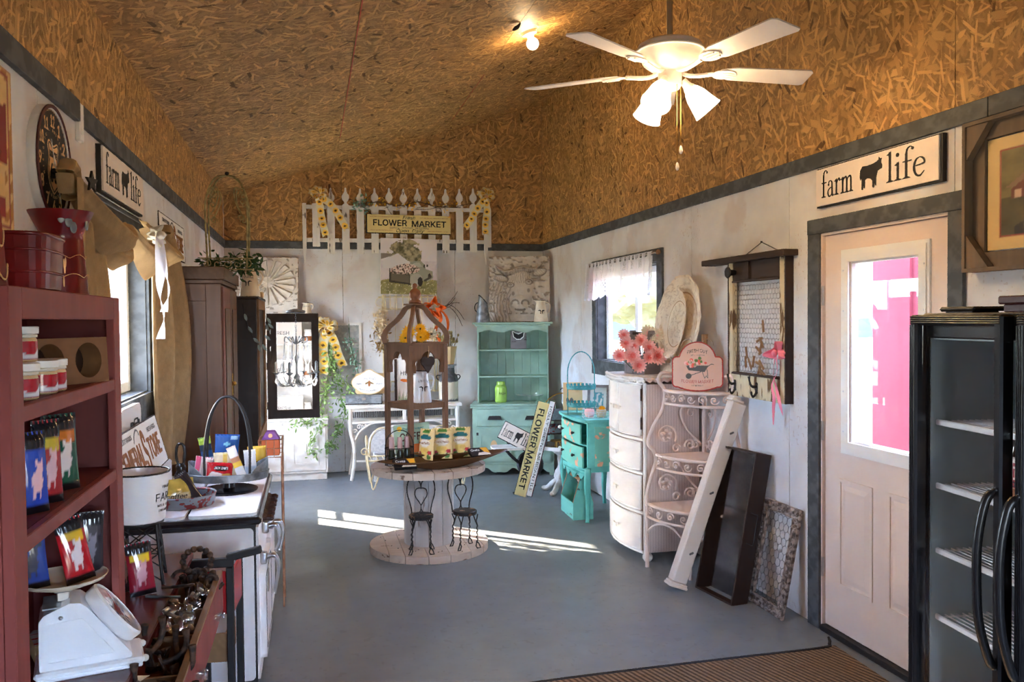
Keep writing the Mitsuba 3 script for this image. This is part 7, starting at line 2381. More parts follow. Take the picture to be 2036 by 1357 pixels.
def store_sign(label, M, L=1.0, H=.235):
    t = Thing('store_sign', label, 'sign', M)
    t.add('board', prism(sbox(-L / 2, 0, L / 2, H), .012, 0), 'ink_white')
    t.add('edge', prism(sbox(-L / 2 - .004, -.004, L / 2 + .004, H + .004).difference(sbox(-L / 2, 0, L / 2, H)), .013, 0), 'espresso')
    z = .0122
    w1_ = L * .47
    t.add('lettering', tf(text('GENERAL', H * .42, w1_, bold=True, d=.003), mv(-L * .215, H * .46, z)), 'ink_brown')
    t.add('lettering', tf(text('S', H * .80, L * .075, bold=True, d=.003), mv(L * .075, H * .46, z)), 'ink_brown')
    t.add('lettering', tf(text('TORE', H * .42, L * .28, bold=True, d=.003), mv(L * .28, H * .46, z)), 'ink_brown')
    t.add('lettering', tf(text('QUALITY GOODS', H * .09, L * .26), mv(-L * .25, H * .86, z)), 'ink_grey')
    t.add('lettering', tf(text('FRESH EGGS', H * .09, L * .20), mv(L * .32, H * .82, z)), 'ink_grey')
    t.add('lettering', tf(text('STORE HOURS', H * .10, L * .26), mv(L * .0, H * .10, z)), 'ink_grey')
    t.add('flourish', prism(LineString(bez((-.10 * L, H * .74), (-.04 * L, H * 1.0), (.03 * L, H * .98), (.03 * L, H * .84), n=16)).buffer(.004), .001, z), 'ink_grey')
    return t


store_sign('white GENERAL STORE sign hanging on the left wall beyond the burlap curtain', face(XL, 5.785, 2.052, 90, 2))
store_sign('white GENERAL STORE sign leaning on the wall at the back of the stove', face(-.730, 4.07, .9305, 90, 15))

# ------------------------------------------------------------------ burlap curtain
t = Thing('burlap_curtain', 'burlap curtain with draped swags and a lace bow over the left wall window', 'curtain')
t.add('rod', rod((-.805, 3.02, 2.13), (-.805, 5.05, 2.13), .010, 10), 'black_iron', True)
for y in (3.10, 4.98):
    t.add('bracket', box(-.861, y - .008, 2.120, -.80, y + .008, 2.140), 'black_iron')


def drape(y0, y1, z0, z1, xa, xb, folds, seed, flare=0.0, bulge=0.0):
    def f(u, v):
        yy = y0 + (y1 - y0) * u
        fold = np.sin(u * folds * 2 * PI + seed) * (.5 + .5 * np.sin(v * 2 + .4))
        return xa + (xb - xa) * u + .028 * fold + bulge * np.sin(PI * np.clip(v * 1.02, 0, 1)) * u ** 1.2, yy + flare * np.sin(PI * v * .9) * (u - .3) + .012 * np.sin(v * 9 + u * 6), z0 + (z1 - z0) * v
    m, u, v = sheet(f, 40, 40)
    return thick(m, .003)


t.add('panel', drape(4.72, 5.06, 2.10, .83, -.82, -.745, 2.2, 1.0, .10, .055), 'burlap', True)
t.add('panel', drape(3.00, 3.50, 2.11, .84, -.74, -.80, 2.4, .4, .16, .02), 'burlap', True)


def swag(ya, za, yb, zb, sag, out, seed):
    def f(u, v):
        y = ya + (yb - ya) * u
        s = np.sin(PI * u)
        z = za + (zb - za) * u - sag * s * (.25 + .75 * v) + .05 * (.5 - v) * (1 - s)
        x = -.80 + out * (.15 + np.sin(PI * np.clip(v * .9 + .05, 0, 1))) * (.35 + .65 * s) + .006 * np.sin(v * 16 + seed + 3 * u)
        return x, y, z
    m, u, v = sheet(f, 30, 26)
    return thick(m, .003)


t.add('swag', swag(3.03, 2.13, 3.98, 2.05, .20, .12, 0), 'burlap', True)
t.add('swag', swag(3.35, 2.02, 3.95, 1.99, .16, .09, 1), 'burlap', True)
t.add('swag', swag(3.98, 2.05, 4.60, 2.06, .22, .12, 2), 'burlap', True)
t.add('swag', swag(4.30, 2.10, 5.08, 2.07, .17, .13, 3), 'burlap', True)
for y in (3.06, 5.03):
    for k, ang in enumerate((20, 75, 130, 200, 300)):
        m, u, v = sheet(lambda u, v: (.010 + .050 * np.sin(PI * u) ** .7, .07 * (v - .5) * np.sin(PI * u) ** .6, .030 + .026 * np.sin(2 * PI * u)), 14, 8)
        t.add('gathered_loop', tf(thick(m, .003), mv(-.80, y, 2.11) @ rot('z', 90) @ UP @ rot('z', ang)), 'burlap', True)
star = Polygon([((.038 if k % 2 == 0 else .016) * math.sin(PI * k / 5), (.038 if k % 2 == 0 else .016) * math.cos(PI * k / 5)) for k in range(10)])
b = Thing('metal_star', 'small dark metal star pinned to the left end of the burlap swag', 'star', face(-.715, 3.10, 2.110, 75))
b.solo(prism(star, .008), 'black_iron')
t = Thing('lace_bow', 'white lace bow with long lace tails at the middle of the burlap swags', 'bow', face(-.665, 3.99, 2.02, 70))
for a in (15, 70, 165, 200, 285, 330):
    t.add('loop', tf(bow_loop(1), rot('z', a) @ scl(.5)), 'white_chip', True)
t.add('knot', ball(.020, 0, 0, .03, 2), 'white_chip', True)
t.add('tail', ribbon([(0, 0, .02), (.01, -.14, .02), (-.02, -.26, .03), (.03, -.36, .02), (-.02, -.46, .03)], .045, .7), 'lace', True)
t.add('tail', ribbon([(0, 0, .02), (.03, -.12, .02), (.06, -.24, .03), (.03, -.34, .02)], .040, .7), 'lace', True)

# ------------------------------------------------------------------ vintage stove
t = Thing('vintage_stove', 'white enamel vintage stove with black edged top and chrome handles on the left', 'stove')
sx0, sx1, sy0, sy1, sz = -.845, -.235, 3.80, 4.88, .792
t.add('body', box(sx0, sy0 + .006, .05, sx1 - .012, sy1, sz - .045), 'black_iron')
t.add('side_panel', tf(prism(rrect(sx1 - sx0 - .03, sz - .12, .02, (sx0 + sx1) / 2 - .005, .06 + (sz - .12) / 2), .006), mv(0, sy0 + .0055, 0) @ UP), 'white_gloss')
t.add('front_panel', side_prism(sbox(sy0 + .012, .06, sy1 - .005, sz - .06), sx1 - .0115, sx1), 'white_gloss')
t.add('top_edge', box(sx0, sy0 - .012, sz - .0445, sx1 + .014, sy1 + .006, sz - .012, .010), 'black_gloss')
t.add('top_lid', prism(rrect(.285, sy1 - sy0 - .04, .03, sx1 - .150, (sy0 + sy1) / 2), .014, sz - .0118), 'white_gloss')
t.add('top_lid', prism(rrect(.285, sy1 - sy0 - .04, .03, sx0 + .160, (sy0 + sy1) / 2), .014, sz - .0118), 'white_gloss')
ov = t.add('oven_door', side_prism(rrect(.50, .40, .03, sy0 + .30, .33), sx1 + .0002, sx1 + .026), 'white_gloss')
t.add('inner_line', side_prism(rrect(.44, .34, .03, sy0 + .30, .33).difference(rrect(.43, .33, .028, sy0 + .30, .33)), sx1 + .0262, sx1 + .028), 'ink_grey', on=ov)
dr2 = t.add('drawer', side_prism(rrect(.44, .40, .03, sy1 - .26, .33), sx1 + .0002, sx1 + .022), 'white_gloss')


def stove_handle(y, z, L=.13):
    return cat(tube(spline([(sx1 + .024, y, z + .02), (sx1 + .060, y, z + .025), (sx1 + .078, y, z - .01), (sx1 + .076, y, z - .06), (sx1 + .058, y, z - L)], 6), [.012] * 8 + [.010] * 8 + [.008] * 9, 8), box(sx1 + .0005, y - .018, z - .01, sx1 + .03, y + .018, z + .045, .006))


t.add('handle', stove_handle(sy0 + .12, .55, .15), 'chrome', True, on=ov)
t.add('handle', stove_handle(sy1 - .30, .55, .13), 'chrome', True, on=dr2)
t.add('handle', stove_handle(sy0 + .30, .645, .10), 'chrome', True)
t.add('latch_bar', box(sx1 + .027, sy0 + .15, .40, sx1 + .034, sy0 + .19, .50, .003), 'nickel', on=ov)
for k in range(6):
    M = mv(sx1 + .0005, sy0 + .36 + .10 * k, sz - .10) @ rot('y', 90)
    kb = t.add('knob', cat(lathe([(0, 0), (.024, 0), (.022, .010), (.014, .018), (.016, .040), (.010, .048), (0, .05)], 18), box(-.006, -.022, .034, .006, .022, .052, .003)), 'bakelite', 40, M=M)
t.add('outlet_panel', side_prism(rrect(.46, .44, .05, 4.17, sz + .235), sx0 + .004, sx0 + .034), 'white_gloss')
t.add('outlet_plate', side_prism(rrect(.10, .12, .02, 4.27, sz + .33).difference(rrect(.085, .105, .015, 4.27, sz + .33)), sx0 + .0342, sx0 + .037), 'black_iron')
t.add('outlet', side_prism(rrect(.05, .10, .008, 4.17, sz + .33), sx0 + .0342, sx0 + .045), 'black_plastic')
t.add('outlet', side_prism(unary_union([ell(.024, .04, 4.27, sz + .33), sbox(4.305, sz + .29, 4.32, sz + .38)]), sx0 + .0342, sx0 + .042), 'black_plastic')
for x, y in ((sx0 + .04, sy0 + .05), (sx1 - .05, sy0 + .05), (sx0 + .04, sy1 - .05), (sx1 - .05, sy1 - .05)):
    t.add('foot', box(x - .02, y - .02, 0, x + .02, y + .02, .0495), 'black_iron')
t.add('back_ledge', box(sx0 + .04, sy0 + .02, sz + .0022, -.705, 4.60, .930, .008), 'white_gloss')
ST = sz + .0025

t = Thing('red_speckled_tin', 'round galvanised tin with chipped red paint on the stove', 'tin', mv(-.575, 4.08, ST))
t.solo(lathe([(0, .0), (.128, 0), (.132, .004), (.138, .048), (.142, .052), (.138, .055), (.132, .05), (.126, .006), (0, .006)], 40), 'tin_spots', 40)
t = Thing('coffee_bag', 'gold foil coffee sample bag lying in the red speckled tin', 'snack bag', face(-.60, 4.03, ST + .010, 24, 22))


def gold(u, v):
    n = meshkit.fbm(np.stack([u * 6, v * 6, 0 * u], 1), 3, 3)[:, None]
    c = np.array(S(156, 130, 52)) + (np.array(S(206, 178, 84)) - np.array(S(156, 130, 52))) * n
    c[inside(P((.2, .12), (.8, .12), (.9, .34), (.6, .48), (.15, .30)), u, v)] = S(226, 214, 180)
    return c


m_, u_, v_ = sheet(lambda u, v: ((u - .5) * .17, v * .12, .02 * np.sin(PI * u) * np.sin(PI * v) + .003 * np.sin(u * 21 + v * 7)), 16, 14)
t.add('front', m_, 'print_gloss', True, color=gold(u_, v_))
t.add('back', tf(m_, scl(1, 1, -.5)), 'print_gloss', True, color=gold(u_ * 0, v_ * 0))
t.add('lettering', tf(text('coffee', .022, .09, slant=.3), mv(0, .035, .021)), 'ink_black')


def plain(*rgb):
    return lambda u, v: np.array(np.broadcast_to(np.array(S(*rgb)), (len(u), 3)))


t = pouch('snack_bag', 'black snack stick bag lying aslant in the red speckled tin', 'snack bag', face(-.515, 4.06, ST + .012, 10, 20, 28), .06, .16, .015, plain(40, 34, 38))
t = Thing('cone_lamp', 'black turned post with a ring handle on the stove behind the red speckled tin', 'handle', mv(-.615, 4.27, ST))  # a turned post with a ring handle, gives no light
t.add('post', lathe([(0, 0), (.04, 0), (.045, .03), (.018, .05), (.016, .08), (.034, .10), (.018, .125), (.026, .145), (.012, .16), (0, .16)], 20), 'black_gloss', True)
t.add('ring', tube(spline([(-.012, 0, .155), (-.020, 0, .20), (-.014, 0, .245), (.0, 0, .256), (.014, 0, .245), (.020, 0, .20), (.012, 0, .155)], 5), .006, 8), 'black_gloss', True)

t = Thing('oval_tray', 'oval galvanised tray with tall black loop handles on the stove', 'tray', mv(-.405, 4.36, ST))
t.add('foot', lathe([(0, .0), (.135, .0), (.140, .008), (.125, .014), (.03, .018), (.022, .060), (0, .060)], 32), 'black_gloss', 40)
tr = lathe([(0, .060), (.98, .060), (1.0, .064), (1.02, .092), (1.04, .097), (1.01, .099), (.985, .092), (.96, .068), (0, .066)], 48)
v = tr.vertices
v[:, 0] *= .188
v[:, 1] *= .135
t.add('tray', tr, 'zinc', 40)
for s in (-1, 1):
    m_, u_, v_ = sheet(lambda u, v: (s * (.187 * np.cos((u - .5) * 1.9)), .134 * np.sin((u - .5) * 1.9), .092 + v * .065 * np.sin(PI * np.clip(u, 0, 1)) ** .6), 18, 5)
    t.add('end_wall', thick(m_, .003), 'zinc', True)
for y in (-.03, .03):
    t.add('loop_handle', tube(spline([(-.105, y * 2.6, .09), (-.105, y * 2, .22), (-.085, y * 1.2, .36), (-.045, y * .6, .445), (.0, y * .3, .468), (.045, y * .6, .445), (.085, y * 1.2, .36), (.105, y * 2, .22), (.105, y * 2.6, .09)], 7), .006, 8), 'black_iron', True)
TZ = ST + .070


def stripes(*cols):
    cols = [S(*c) for c in cols]
    return lambda u, v: np.array(cols)[np.clip((v * len(cols)).astype(int), 0, len(cols) - 1)]


t = pouch('snack_bag', 'red jerky snack bag with white print lying in the oval tray', 'snack bag', face(-.445, 4.295, TZ, 6, 26, -6), .125, .085, .022, lambda u, v: ink(u, v, S(176, 24, 34), (P((.0, .0), (.55, .0), (.6, .3), (.2, .45)), S(228, 220, 214)), (P((.55, .0), (1, .0), (.9, .35), (.6, .3)), S(196, 150, 74)), (ell(.30, .17, .55, .62), S(40, 16, 18))))
t.add('lettering', tf(text("JACK LINK'S", .012, .065, bold=True), mv(.006, .053, .0125)), 'ink_white')
t = pouch('snack_bag', 'white and pink snack packet at the left end of the oval tray', 'snack bag', face(-.535, 4.36, TZ, 20, 14, -14), .085, .105, .015, lambda u, v: ink(u, v, S(236, 226, 226), (P((0, 0), (.3, 0), (.3, 1), (0, 1)), S(226, 90, 130)), (P((0, 0), (.2, 0), (.2, .4), (0, .3)), S(220, 130, 60))), 'print')
t = pouch('snack_bag', 'slim white and yellow snack stick packet leaning in the oval tray', 'snack bag', face(-.335, 4.31, TZ, -4, 12, 22), .045, .165, .012, stripes((228, 220, 212), (222, 216, 210), (232, 188, 58), (190, 130, 90), (232, 226, 220), (228, 222, 218)), 'print')
t = pouch('snack_bag', 'blue snack bag standing behind the wire loop of the oval tray', 'snack bag', face(-.425, 4.44, TZ + .055, 4, 6, -4), .12, .145, .03, lambda u, v: ink(u, v, S(24, 72, 140), (P((.65, .8), (.95, .8), (.95, .95), (.65, .95)), S(160, 196, 226)), (ell(.14, .07, .5, .66), S(110, 170, 190)), (P((.35, .1), (.8, .1), (.75, .25), (.4, .3)), S(200, 206, 216))), 'print')
t = pouch('snack_bag', 'cream card packet with a yellow band standing in the oval tray', 'snack bag', face(-.425, 4.40, TZ, 0, 6), .115, .115, .012, lambda u, v: ink(u, v, S(222, 208, 170), (P((.40, .2), (.58, .2), (.58, .95), (.40, .95)), S(222, 190, 90)), (P((.05, .3), (.36, .3), (.36, .42), (.05, .42)), S(120, 116, 110))), 'print')
t = pouch('snack_bag', 'pale blue white snack packet behind the slim stick packet in the oval tray', 'snack bag', face(-.300, 4.385, TZ, -4, 5, 4), .06, .125, .012, stripes((190, 206, 220), (226, 226, 226), (228, 226, 226)), 'print')
t = pouch('snack_bag', 'mustard yellow snack bag at the far end of the oval tray', 'snack bag', face(-.275, 4.47, TZ + .02, -10, 6, 3), .095, .11, .025, lambda u, v: ink(u, v, S(204, 164, 52), (P((.2, .15), (.8, .15), (.8, .3), (.2, .3)), S(120, 80, 30))), 'print')
t = pouch('snack_bag', 'dark blue snack packet with a green top left of the wire loop handles', 'snack bag', face(-.505, 4.46, TZ + .02, 14, 6, 8), .06, .17, .018, stripes((40, 60, 90), (200, 206, 210), (30, 70, 120), (20, 40, 60), (150, 180, 60)), 'print')

t = Thing('copper_basket_stand', 'tall copper wire basket stand beyond the far end of the stove', 'basket', mv(-.232, 5.02, 0))
mottled('copper_wire', S(170, 116, 86), S(196, 150, 118), 30, rough=.4, metal=.6)
w_, d_ = .062, .085
t.add('basket', cat([tube([(-w_, -d_, z), (w_, -d_, z), (w_, d_, z), (-w_, d_, z)], .0035, 6, True) for z in (.86, .91, .96)] + [rod((x, y, .86), (x * 1.05, y * 1.05, .96), .0025, 5) for x in np.linspace(-w_, w_, 4) for y in (-d_, d_)] + [rod((x, y, .86), (x * 1.05, y, .96), .0025, 5) for x in (-w_, w_) for y in np.linspace(-d_, d_, 6)[1:-1]]), 'copper_wire', True)
for x in (-w_, w_):
    for y in (-d_, d_):
        t.add('leg', rod((x, y, 0), (x, y, .86), .005, 7), 'copper_wire', True)
t = Thing('purple_gift_box', 'small purple and orange gable gift box in the copper wire basket', 'box', mv(-.232, 5.02, .8645))
t.add('body', box(-.05, -.05, 0, .05, .05, .09, .003), 'petal_rust')
mat('petal_rust', S(196, 96, 50), .5)
mat('purple_card', S(122, 70, 140), .5)
t.add('gable', tf(prism(P((-.05, .0905), (.05, .0905), (.022, .135), (-.022, .135)), .10, -.05), UP), 'purple_card')
t.add('emblem', tf(prism(Point(0, .115).buffer(.012), .002), mv(0, -.0505, 0) @ UP), 'ink_tan')

# ------------------------------------------------------------------ red hutch at the near left with everything on it
HX0, HX1, HY0, HY1, HT, CT = -.720, -.500, 1.592, 2.446, 1.700, .780
t = Thing('red_hutch', 'barn red painted open shelf hutch on a long dresser at the near left', 'hutch')
t.add('dresser_top', box(-.848, 1.35, CT - .026, -.435, 3.285, CT, .004), 'counter_red')
wood('counter_red', S(58, 18, 16), S(86, 30, 26), 'y', 12, .28, coat=.25)
t.add('dresser_body', box(-.842, 1.37, .06, -.452, 3.27, CT - .0265, .003), 'hutch_red')
t.add('dresser_plinth', box(-.83, 1.39, 0, -.47, 3.25, .0595), 'hutch_red_shaded')
t.add('front_stile', box(HX1 - .020, HY0, CT + .0005, HX1, HY0 + .068, HT, .002), 'hutch_red')
t.add('front_stile', box(HX1 - .020, HY1 - .068, CT + .0005, HX1, HY1, HT, .002), 'hutch_red')
t.add('front_rail', box(HX1 - .020, HY0 + .0685, 1.642, HX1, HY1 - .0685, HT, .002), 'hutch_red')
t.add('top', box(HX0, HY0 + .001, HT - .022, HX1 - .0205, HY1 - .001, HT - .001), 'hutch_red')
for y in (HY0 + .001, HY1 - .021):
    t.add('side_board', box(HX0, y, CT + .0005, HX1 - .0205, y + .02, HT - .0225), 'hutch_red_shaded' if y > 2 else 'hutch_red')
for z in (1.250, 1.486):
    s = t.add('shelf_board', box(HX0 + .001, HY0 + .0215, z - .026, HX1 - .0205, HY1 - .0215, z), 'hutch_red_shaded')
    t.add('shelf_edge', box(HX1 - .020, HY0 + .0685, z - .030, HX1 - .0015, HY1 - .0685, z + .0005, .002), 'hutch_red', on=s)
t.add('back_board', box(HX0 - .011, 1.80, CT + .0005, HX0 - .001, HY1 - .001, HT - .002), 'hutch_red_shaded')
# the drawer pulled out of the dresser
dy0, dy1, dz0, dz1, dxf = 1.95, 3.04, .640, .766, -.310
dw = t.add('open_drawer', cat(box(-.452, dy0, dz0, dxf - .02, dy0 + .012, dz1 - .012), box(-.452, dy1 - .012, dz0, dxf - .02, dy1, dz1 - .012), box(-.452, dy0 + .012, dz0, dxf - .02, dy1 - .012, dz0 + .008)), 'crate_wood')
t.add('drawer_front', box(dxf - .0195, dy0 - .015, dz0 - .01, dxf, dy1 + .015, dz1 - .004, .002), 'hutch_red', on=dw)
t.add('drawer_top_edge', box(dxf - .0195, dy0 - .015, dz1 - .0038, dxf, dy1 + .015, dz1 + .004, .0015), 'crate_wood', on=dw)
for y in (2.22, 2.50, 2.72):
    t.add('divider', box(-.452, y, dz0 + .0085, dxf - .0202, y + .010, dz1 - .02), 'crate_wood', on=dw)
for y in (2.35, 2.80):
    t.add('glass_knob', lathe([(0, .030), (.012, .029), (.019, .018), (.012, .008), (.007, 0), (0, 0)], 10), 'crystal', False, on=dw, M=mv(dxf + .0005, y, .69) @ rot('y', 90))

# jars and mould on the top shelf
for k, (x, y, z, lab) in enumerate([(-.545, 1.735, 1.4868, 'front jar of the stack, nearest the camera'), (-.600, 1.815, 1.4868, 'half hidden behind the front jar'), (-.548, 1.872, 1.4868, 'third along the shelf'), (-.550, 1.945, 1.4868, 'end jar beside the wooden mould'), (-.560, 1.785, 1.5765, 'top jar of the stack')]):
    b = Thing('spice_jar', f'white lidded red label spice jar on the red hutch, {lab}', 'jar', mv(x, y + .055, z - (.0185 if z > 1.55 else 0)) @ scl(1, 1, .79), 'spice jars on the red hutch')
    b.add('glass_body', lathe([(0, 0), (.028, 0), (.031, .004), (.031, .052), (.029, .060), (0, .060)], 24), 'spice', 35)
    b.add('neck', lathe([(.0285, .0605), (.0315, .062), (.0315, .068), (.0285, .070)], 24), 'jar_clear', True)

    def lab_ink(u, v):
        c = np.array(np.broadcast_to(np.array(S(160, 22, 34)), (len(u), 3)))
        c[(v < .50 - .25 * np.cos(u * 12)) & (v > .06)] = S(206, 206, 216)
        c[v < .06] = S(140, 20, 30)
        return c
    m_, u_, v_ = sheet(lambda u, v: (.0314 * np.cos(u * 5.2 - 3.4), .0314 * np.sin(u * 5.2 - 3.4), .006 + .046 * v), 30, 10)
    b.add('label_band', m_, 'print_gloss', True, color=lab_ink(u_, v_))
    b.add('lid', lathe([(0, .0705), (.0335, .0705), (.034, .073), (.034, .088), (.031, .0895), (0, .0895)], 28), 'white_satin', 35)
mat('spice', S(196, 168, 128), .14, coat=.5)
mat('jar_clear', S(210, 204, 190), .1, coat=.5)
t = Thing('sugar_mould', 'block of worn wood with round holes standing on the top shelf of the red hutch', 'mould', face(-.575, 2.155, 1.4868, 62, 3))
g = sbox(-.185, 0, .165, .112).difference(unary_union([Point(-.13, .056).buffer(.041), Point(-.02, .056).buffer(.043), Point(.10, .056).buffer(.043)]))
t.add('block', prism(g, .055, -.055), 'mould_wood')
wood('mould_wood', S(92, 62, 40), S(138, 98, 66), 'y', 14, .55)
t.add('back_board', prism(sbox(-.184, .001, .164, .111), .008, -.0635), 'espresso')


def pet_bag(base, hdr, pet):
    """Printed treat bag: coloured body, animal figure, clear top."""
    def fn(u, v):
        c = np.array(np.broadcast_to(np.array(S(*base)), (len(u), 3)))
        c[v > .78] = S(30, 32, 36)
        c[v < .12] = S(16, 14, 18)
        c[inside(P((.1, .66), (.9, .62), (.9, .76), (.1, .79)), u, v)] = S(*hdr)
        body = unary_union([ell(.20, .13, .52, .40), ell(.12, .09, .60, .54), sbox(.38, .18, .46, .36), sbox(.58, .18, .66, .36), ell(.03, .05, .50, .62), ell(.03, .05, .70, .62)])
        c[inside(body, u, v)] = S(*pet)
        return c
    return fn


Z2 = 1.2508
for k, (x, y, yaw, w, h, base, hdr, pet, lab) in enumerate([
        (-.560, 1.765, 60, .060, .160, (36, 66, 160), (30, 50, 130), (196, 160, 180), 'blue treat bag seen edge on, nearest the camera on the second shelf of the red hutch'),
        (-.545, 1.860, 50, .062, .165, (30, 60, 164), (40, 70, 170), (226, 180, 186), 'blue pork treat bag on the second shelf of the red hutch'),
        (-.545, 1.958, 46, .062, .178, (150, 30, 36), (196, 170, 50), (214, 176, 184), 'red treat bag with a pale cat on the second shelf of the red hutch'),
        (-.555, 2.095, 52, .088, .176, (20, 74, 56), (196, 110, 40), (216, 206, 206), 'dark green treat bag with a spotted dog on the second shelf of the red hutch'),
        (-.575, 2.180, 52, .080, .164, (24, 66, 50), (30, 60, 50), (206, 160, 150), 'second dark green treat bag behind the spotted dog bag')]):
    t = pouch('treat_bag', lab, 'snack bag', face(x, y, Z2, yaw, 4), w, h, .03, pet_bag(base, hdr, pet))
t = pouch('treat_bag', 'red treat bag leaning at the front of the dresser beneath the bucket stand', 'snack bag', face(-.520, 2.80, CT + .0008, 22, 8, 4), .078, .165, .026, pet_bag((140, 24, 44), (226, 190, 40), (206, 150, 160)))
t = pouch('treat_bag', 'red treat bag behind the scale pan, left of the other bags on the dresser', 'snack bag', face(-.615, 2.70, CT + .0008, 34, 8, -2), .078, .165, .026, pet_bag((126, 24, 44), (60, 40, 40), (206, 150, 160)))
t = pouch('treat_bag', 'dark foil treat bag between the two red bags on the dresser', 'snack bag', face(-.585, 2.84, CT + .0008, 40, 6, 3), .075, .165, .026, pet_bag((34, 24, 28), (150, 80, 40), (120, 90, 80)))

# bucket on its black wire stand
t = Thing('bucket_stand', 'black wire tower stand under the white FARM bucket', 'stand', mv(-.557, 2.97, CT + .0005))
qs = [(-.062, -.055), (.070, -.062), (.058, .060), (-.058, .060)]
for k in range(4):
    x, y = qs[k]
    t.add('leg', rod((x * 1.12, y * 1.12, 0), (x * .82, y * .82, .192), .0055, 7), 'black_iron', True)
    x2, y2 = qs[(k + 1) % 4]
    for a, b in ((.01, .10), (.10, .185)):
        k1, k2 = 1.12 - .3 * a / .19, 1.12 - .3 * b / .19
        t.add('cross_wire', cat(rod((x * k1, y * k1, a), (x2 * k2, y2 * k2, b), .0022, 5), rod((x2 * k1, y2 * k1, a), (x * k2, y * k2, b), .0022, 5), rod((x * k2, y * k2, b), (x2 * k2, y2 * k2, b), .0022, 5)), 'black_iron', True)
t.add('top_ring', tube([(.070 * math.cos(q), .066 * math.sin(q), .194) for q in np.linspace(0, 2 * PI, 24)[:-1]], .004, 6, True), 'black_iron', True)
t = Thing('farm_bucket', 'white enamel FARM bucket with black rim on the black wire stand', 'bucket', mv(-.557, 2.97, CT + .199))
t.add('body', lathe([(0, .0), (.072, 0), (.0775, .006), (.0925, .158), (.0935, .162), (.0905, .160), (.0755, .010), (0, .008)], 44), 'white_gloss', 40)
t.add('rim', tube([(.0935 * math.cos(q), .0935 * math.sin(q), .162) for q in np.linspace(0, 2 * PI, 44)[:-1]], .0032, 7, True), 'black_gloss', True)


def wrap(mesh, r0, k, az):
    """Bends flat lettering round a bucket of radius r0 growing by k per metre of height."""
    v = mesh.vertices.copy()
    r = r0 + k * v[:, 1] + v[:, 2]
    a = math.radians(az) + v[:, 0] / r0
    return trimesh.Trimesh(np.stack([r * np.cos(a), r * np.sin(a), v[:, 1]], 1), mesh.faces, process=False)


for s, h, w, z in (('FARM', .026, .085, .082), ('FRESH', .009, .04, .115), ('MILK · EGGS', .008, .07, .055), ('CREAMERY', .008, .06, .038)):
    m_ = text(s, h, w, .0006)
    m_.apply_translation((0, z, 0))
    t.add('lettering', wrap(m_, .0776, .0987, -14), 'ink_black')

# kitchen scale
t = Thing('kitchen_scale', 'white enamel kitchen scale with a tilted round dial and a shallow pan on the dresser', 'scale', mv(-.560, 2.255, CT + .0005) @ rot('z', 14) @ scl(.90))
sd = P((-.105, .028), (.120, .028), (.118, .040), (.012, .182), (-.004, .196), (-.030, .200), (-.092, .176), (-.104, .160))
t.add('body', tf(prism(sd.buffer(-.006).buffer(.006), .135, -.0675), UP), 'white_gloss')
t.add('side_recess', tf(prism(P((-.082, .050), (.070, .050), (-.004, .150), (-.082, .146)).buffer(.006).difference(P((-.082, .050), (.070, .050), (-.004, .150), (-.082, .146)).buffer(.001)), .0025), mv(0, -.0675, 0) @ UP), 'white_gloss')
t.add('base', cat(box(-.118, -.082, .010, .150, .082, .0275, .006), box(-.112, -.078, 0, .145, .078, .0098, .003)), 'white_gloss')
for x, y in ((.152, -.06), (.152, .06)):
    t.add('bumper', ball(.010, x, y, .016, 2), 'canvas_edge', True)
DM = mv(.060, 0, .125) @ rot('y', 52)
t.add('dial_housing', lathe([(0, 0), (.086, 0), (.092, .008), (.094, .034), (.089, .040), (.086, .034), (0, .032)], 44), 'white_gloss', 40, M=DM)


def dial_ink(u, v):
    x, y = u - .5, v - .5
    r, a = np.hypot(x, y) * 2, np.arctan2(y, x)
    c = np.array(np.broadcast_to(np.array(S(226, 222, 224)), (len(u), 3)))
    tick = (np.abs((a / (2 * PI) * 40) % 1 - .5) < .12) & (r > .84) & (r < .95)
    c[tick] = S(60, 60, 70)
    c[(r < .40) & (np.abs(x) < .08)] = S(196, 84, 70)
    c[(r < .62) & (r > .40) & (np.abs((a / (2 * PI) * 10) % 1 - .5) < .18)] = S(120, 130, 160)
    return c


m_, u_, v_ = sheet(lambda u, v: (.0855 * u * np.cos(v * 2 * PI), .0855 * u * np.sin(v * 2 * PI), .0335 + 0 * u), 30, 80)
t.add('dial', m_, 'print', True, color=dial_ink(.5 + m_.vertices[:, 0] / .0855 / 2, .5 + m_.vertices[:, 1] / .0855 / 2), M=DM)
t.add('needle', prism(P((-.004, -.03), (.004, -.03), (.001, .07), (-.001, .07)), .001, .0355), 'ink_red', M=DM @ rot('z', 40))
t.add('dial_glass', trimesh.Trimesh(*[np.array(q) for q in ([[0, 0, .0385]] + [[.0875 * math.cos(k * PI / 16), .0875 * math.sin(k * PI / 16), .0385] for k in range(32)], [[0, 1 + k, 1 + (k + 1) % 32] for k in range(32)])], process=False), 'pane', M=DM)
t.add('pan_post', cat(box(-.062, -.014, .192, -.030, .014, .222, .003), box(-.068, -.022, .218, -.022, .022, .228, .003)), 'nickel')
t.add('screw', ball(.006, -.052, -.069, .165, 1), 'chrome', True)
t.add('top_plate', box(-.095, -.060, .176, -.02, .060, .180), 'zinc', M=rot('y', -18) @ mv(.05, 0, -.022) if 0 else mv(0, 0, .012))
t.add('pan', lathe([(0, .228), (.05, .229), (.105, .248), (.112, .258), (.109, .259), (.102, .252), (.05, .234), (0, .233)], 44), 'char_cream', 40, M=mv(-.045, 0, 0))
SP = (mv(-.560, 2.255, CT + .0005) @ rot('z', 14) @ scl(.90) @ np.array([-.045, 0, .235, 1]))[:3]
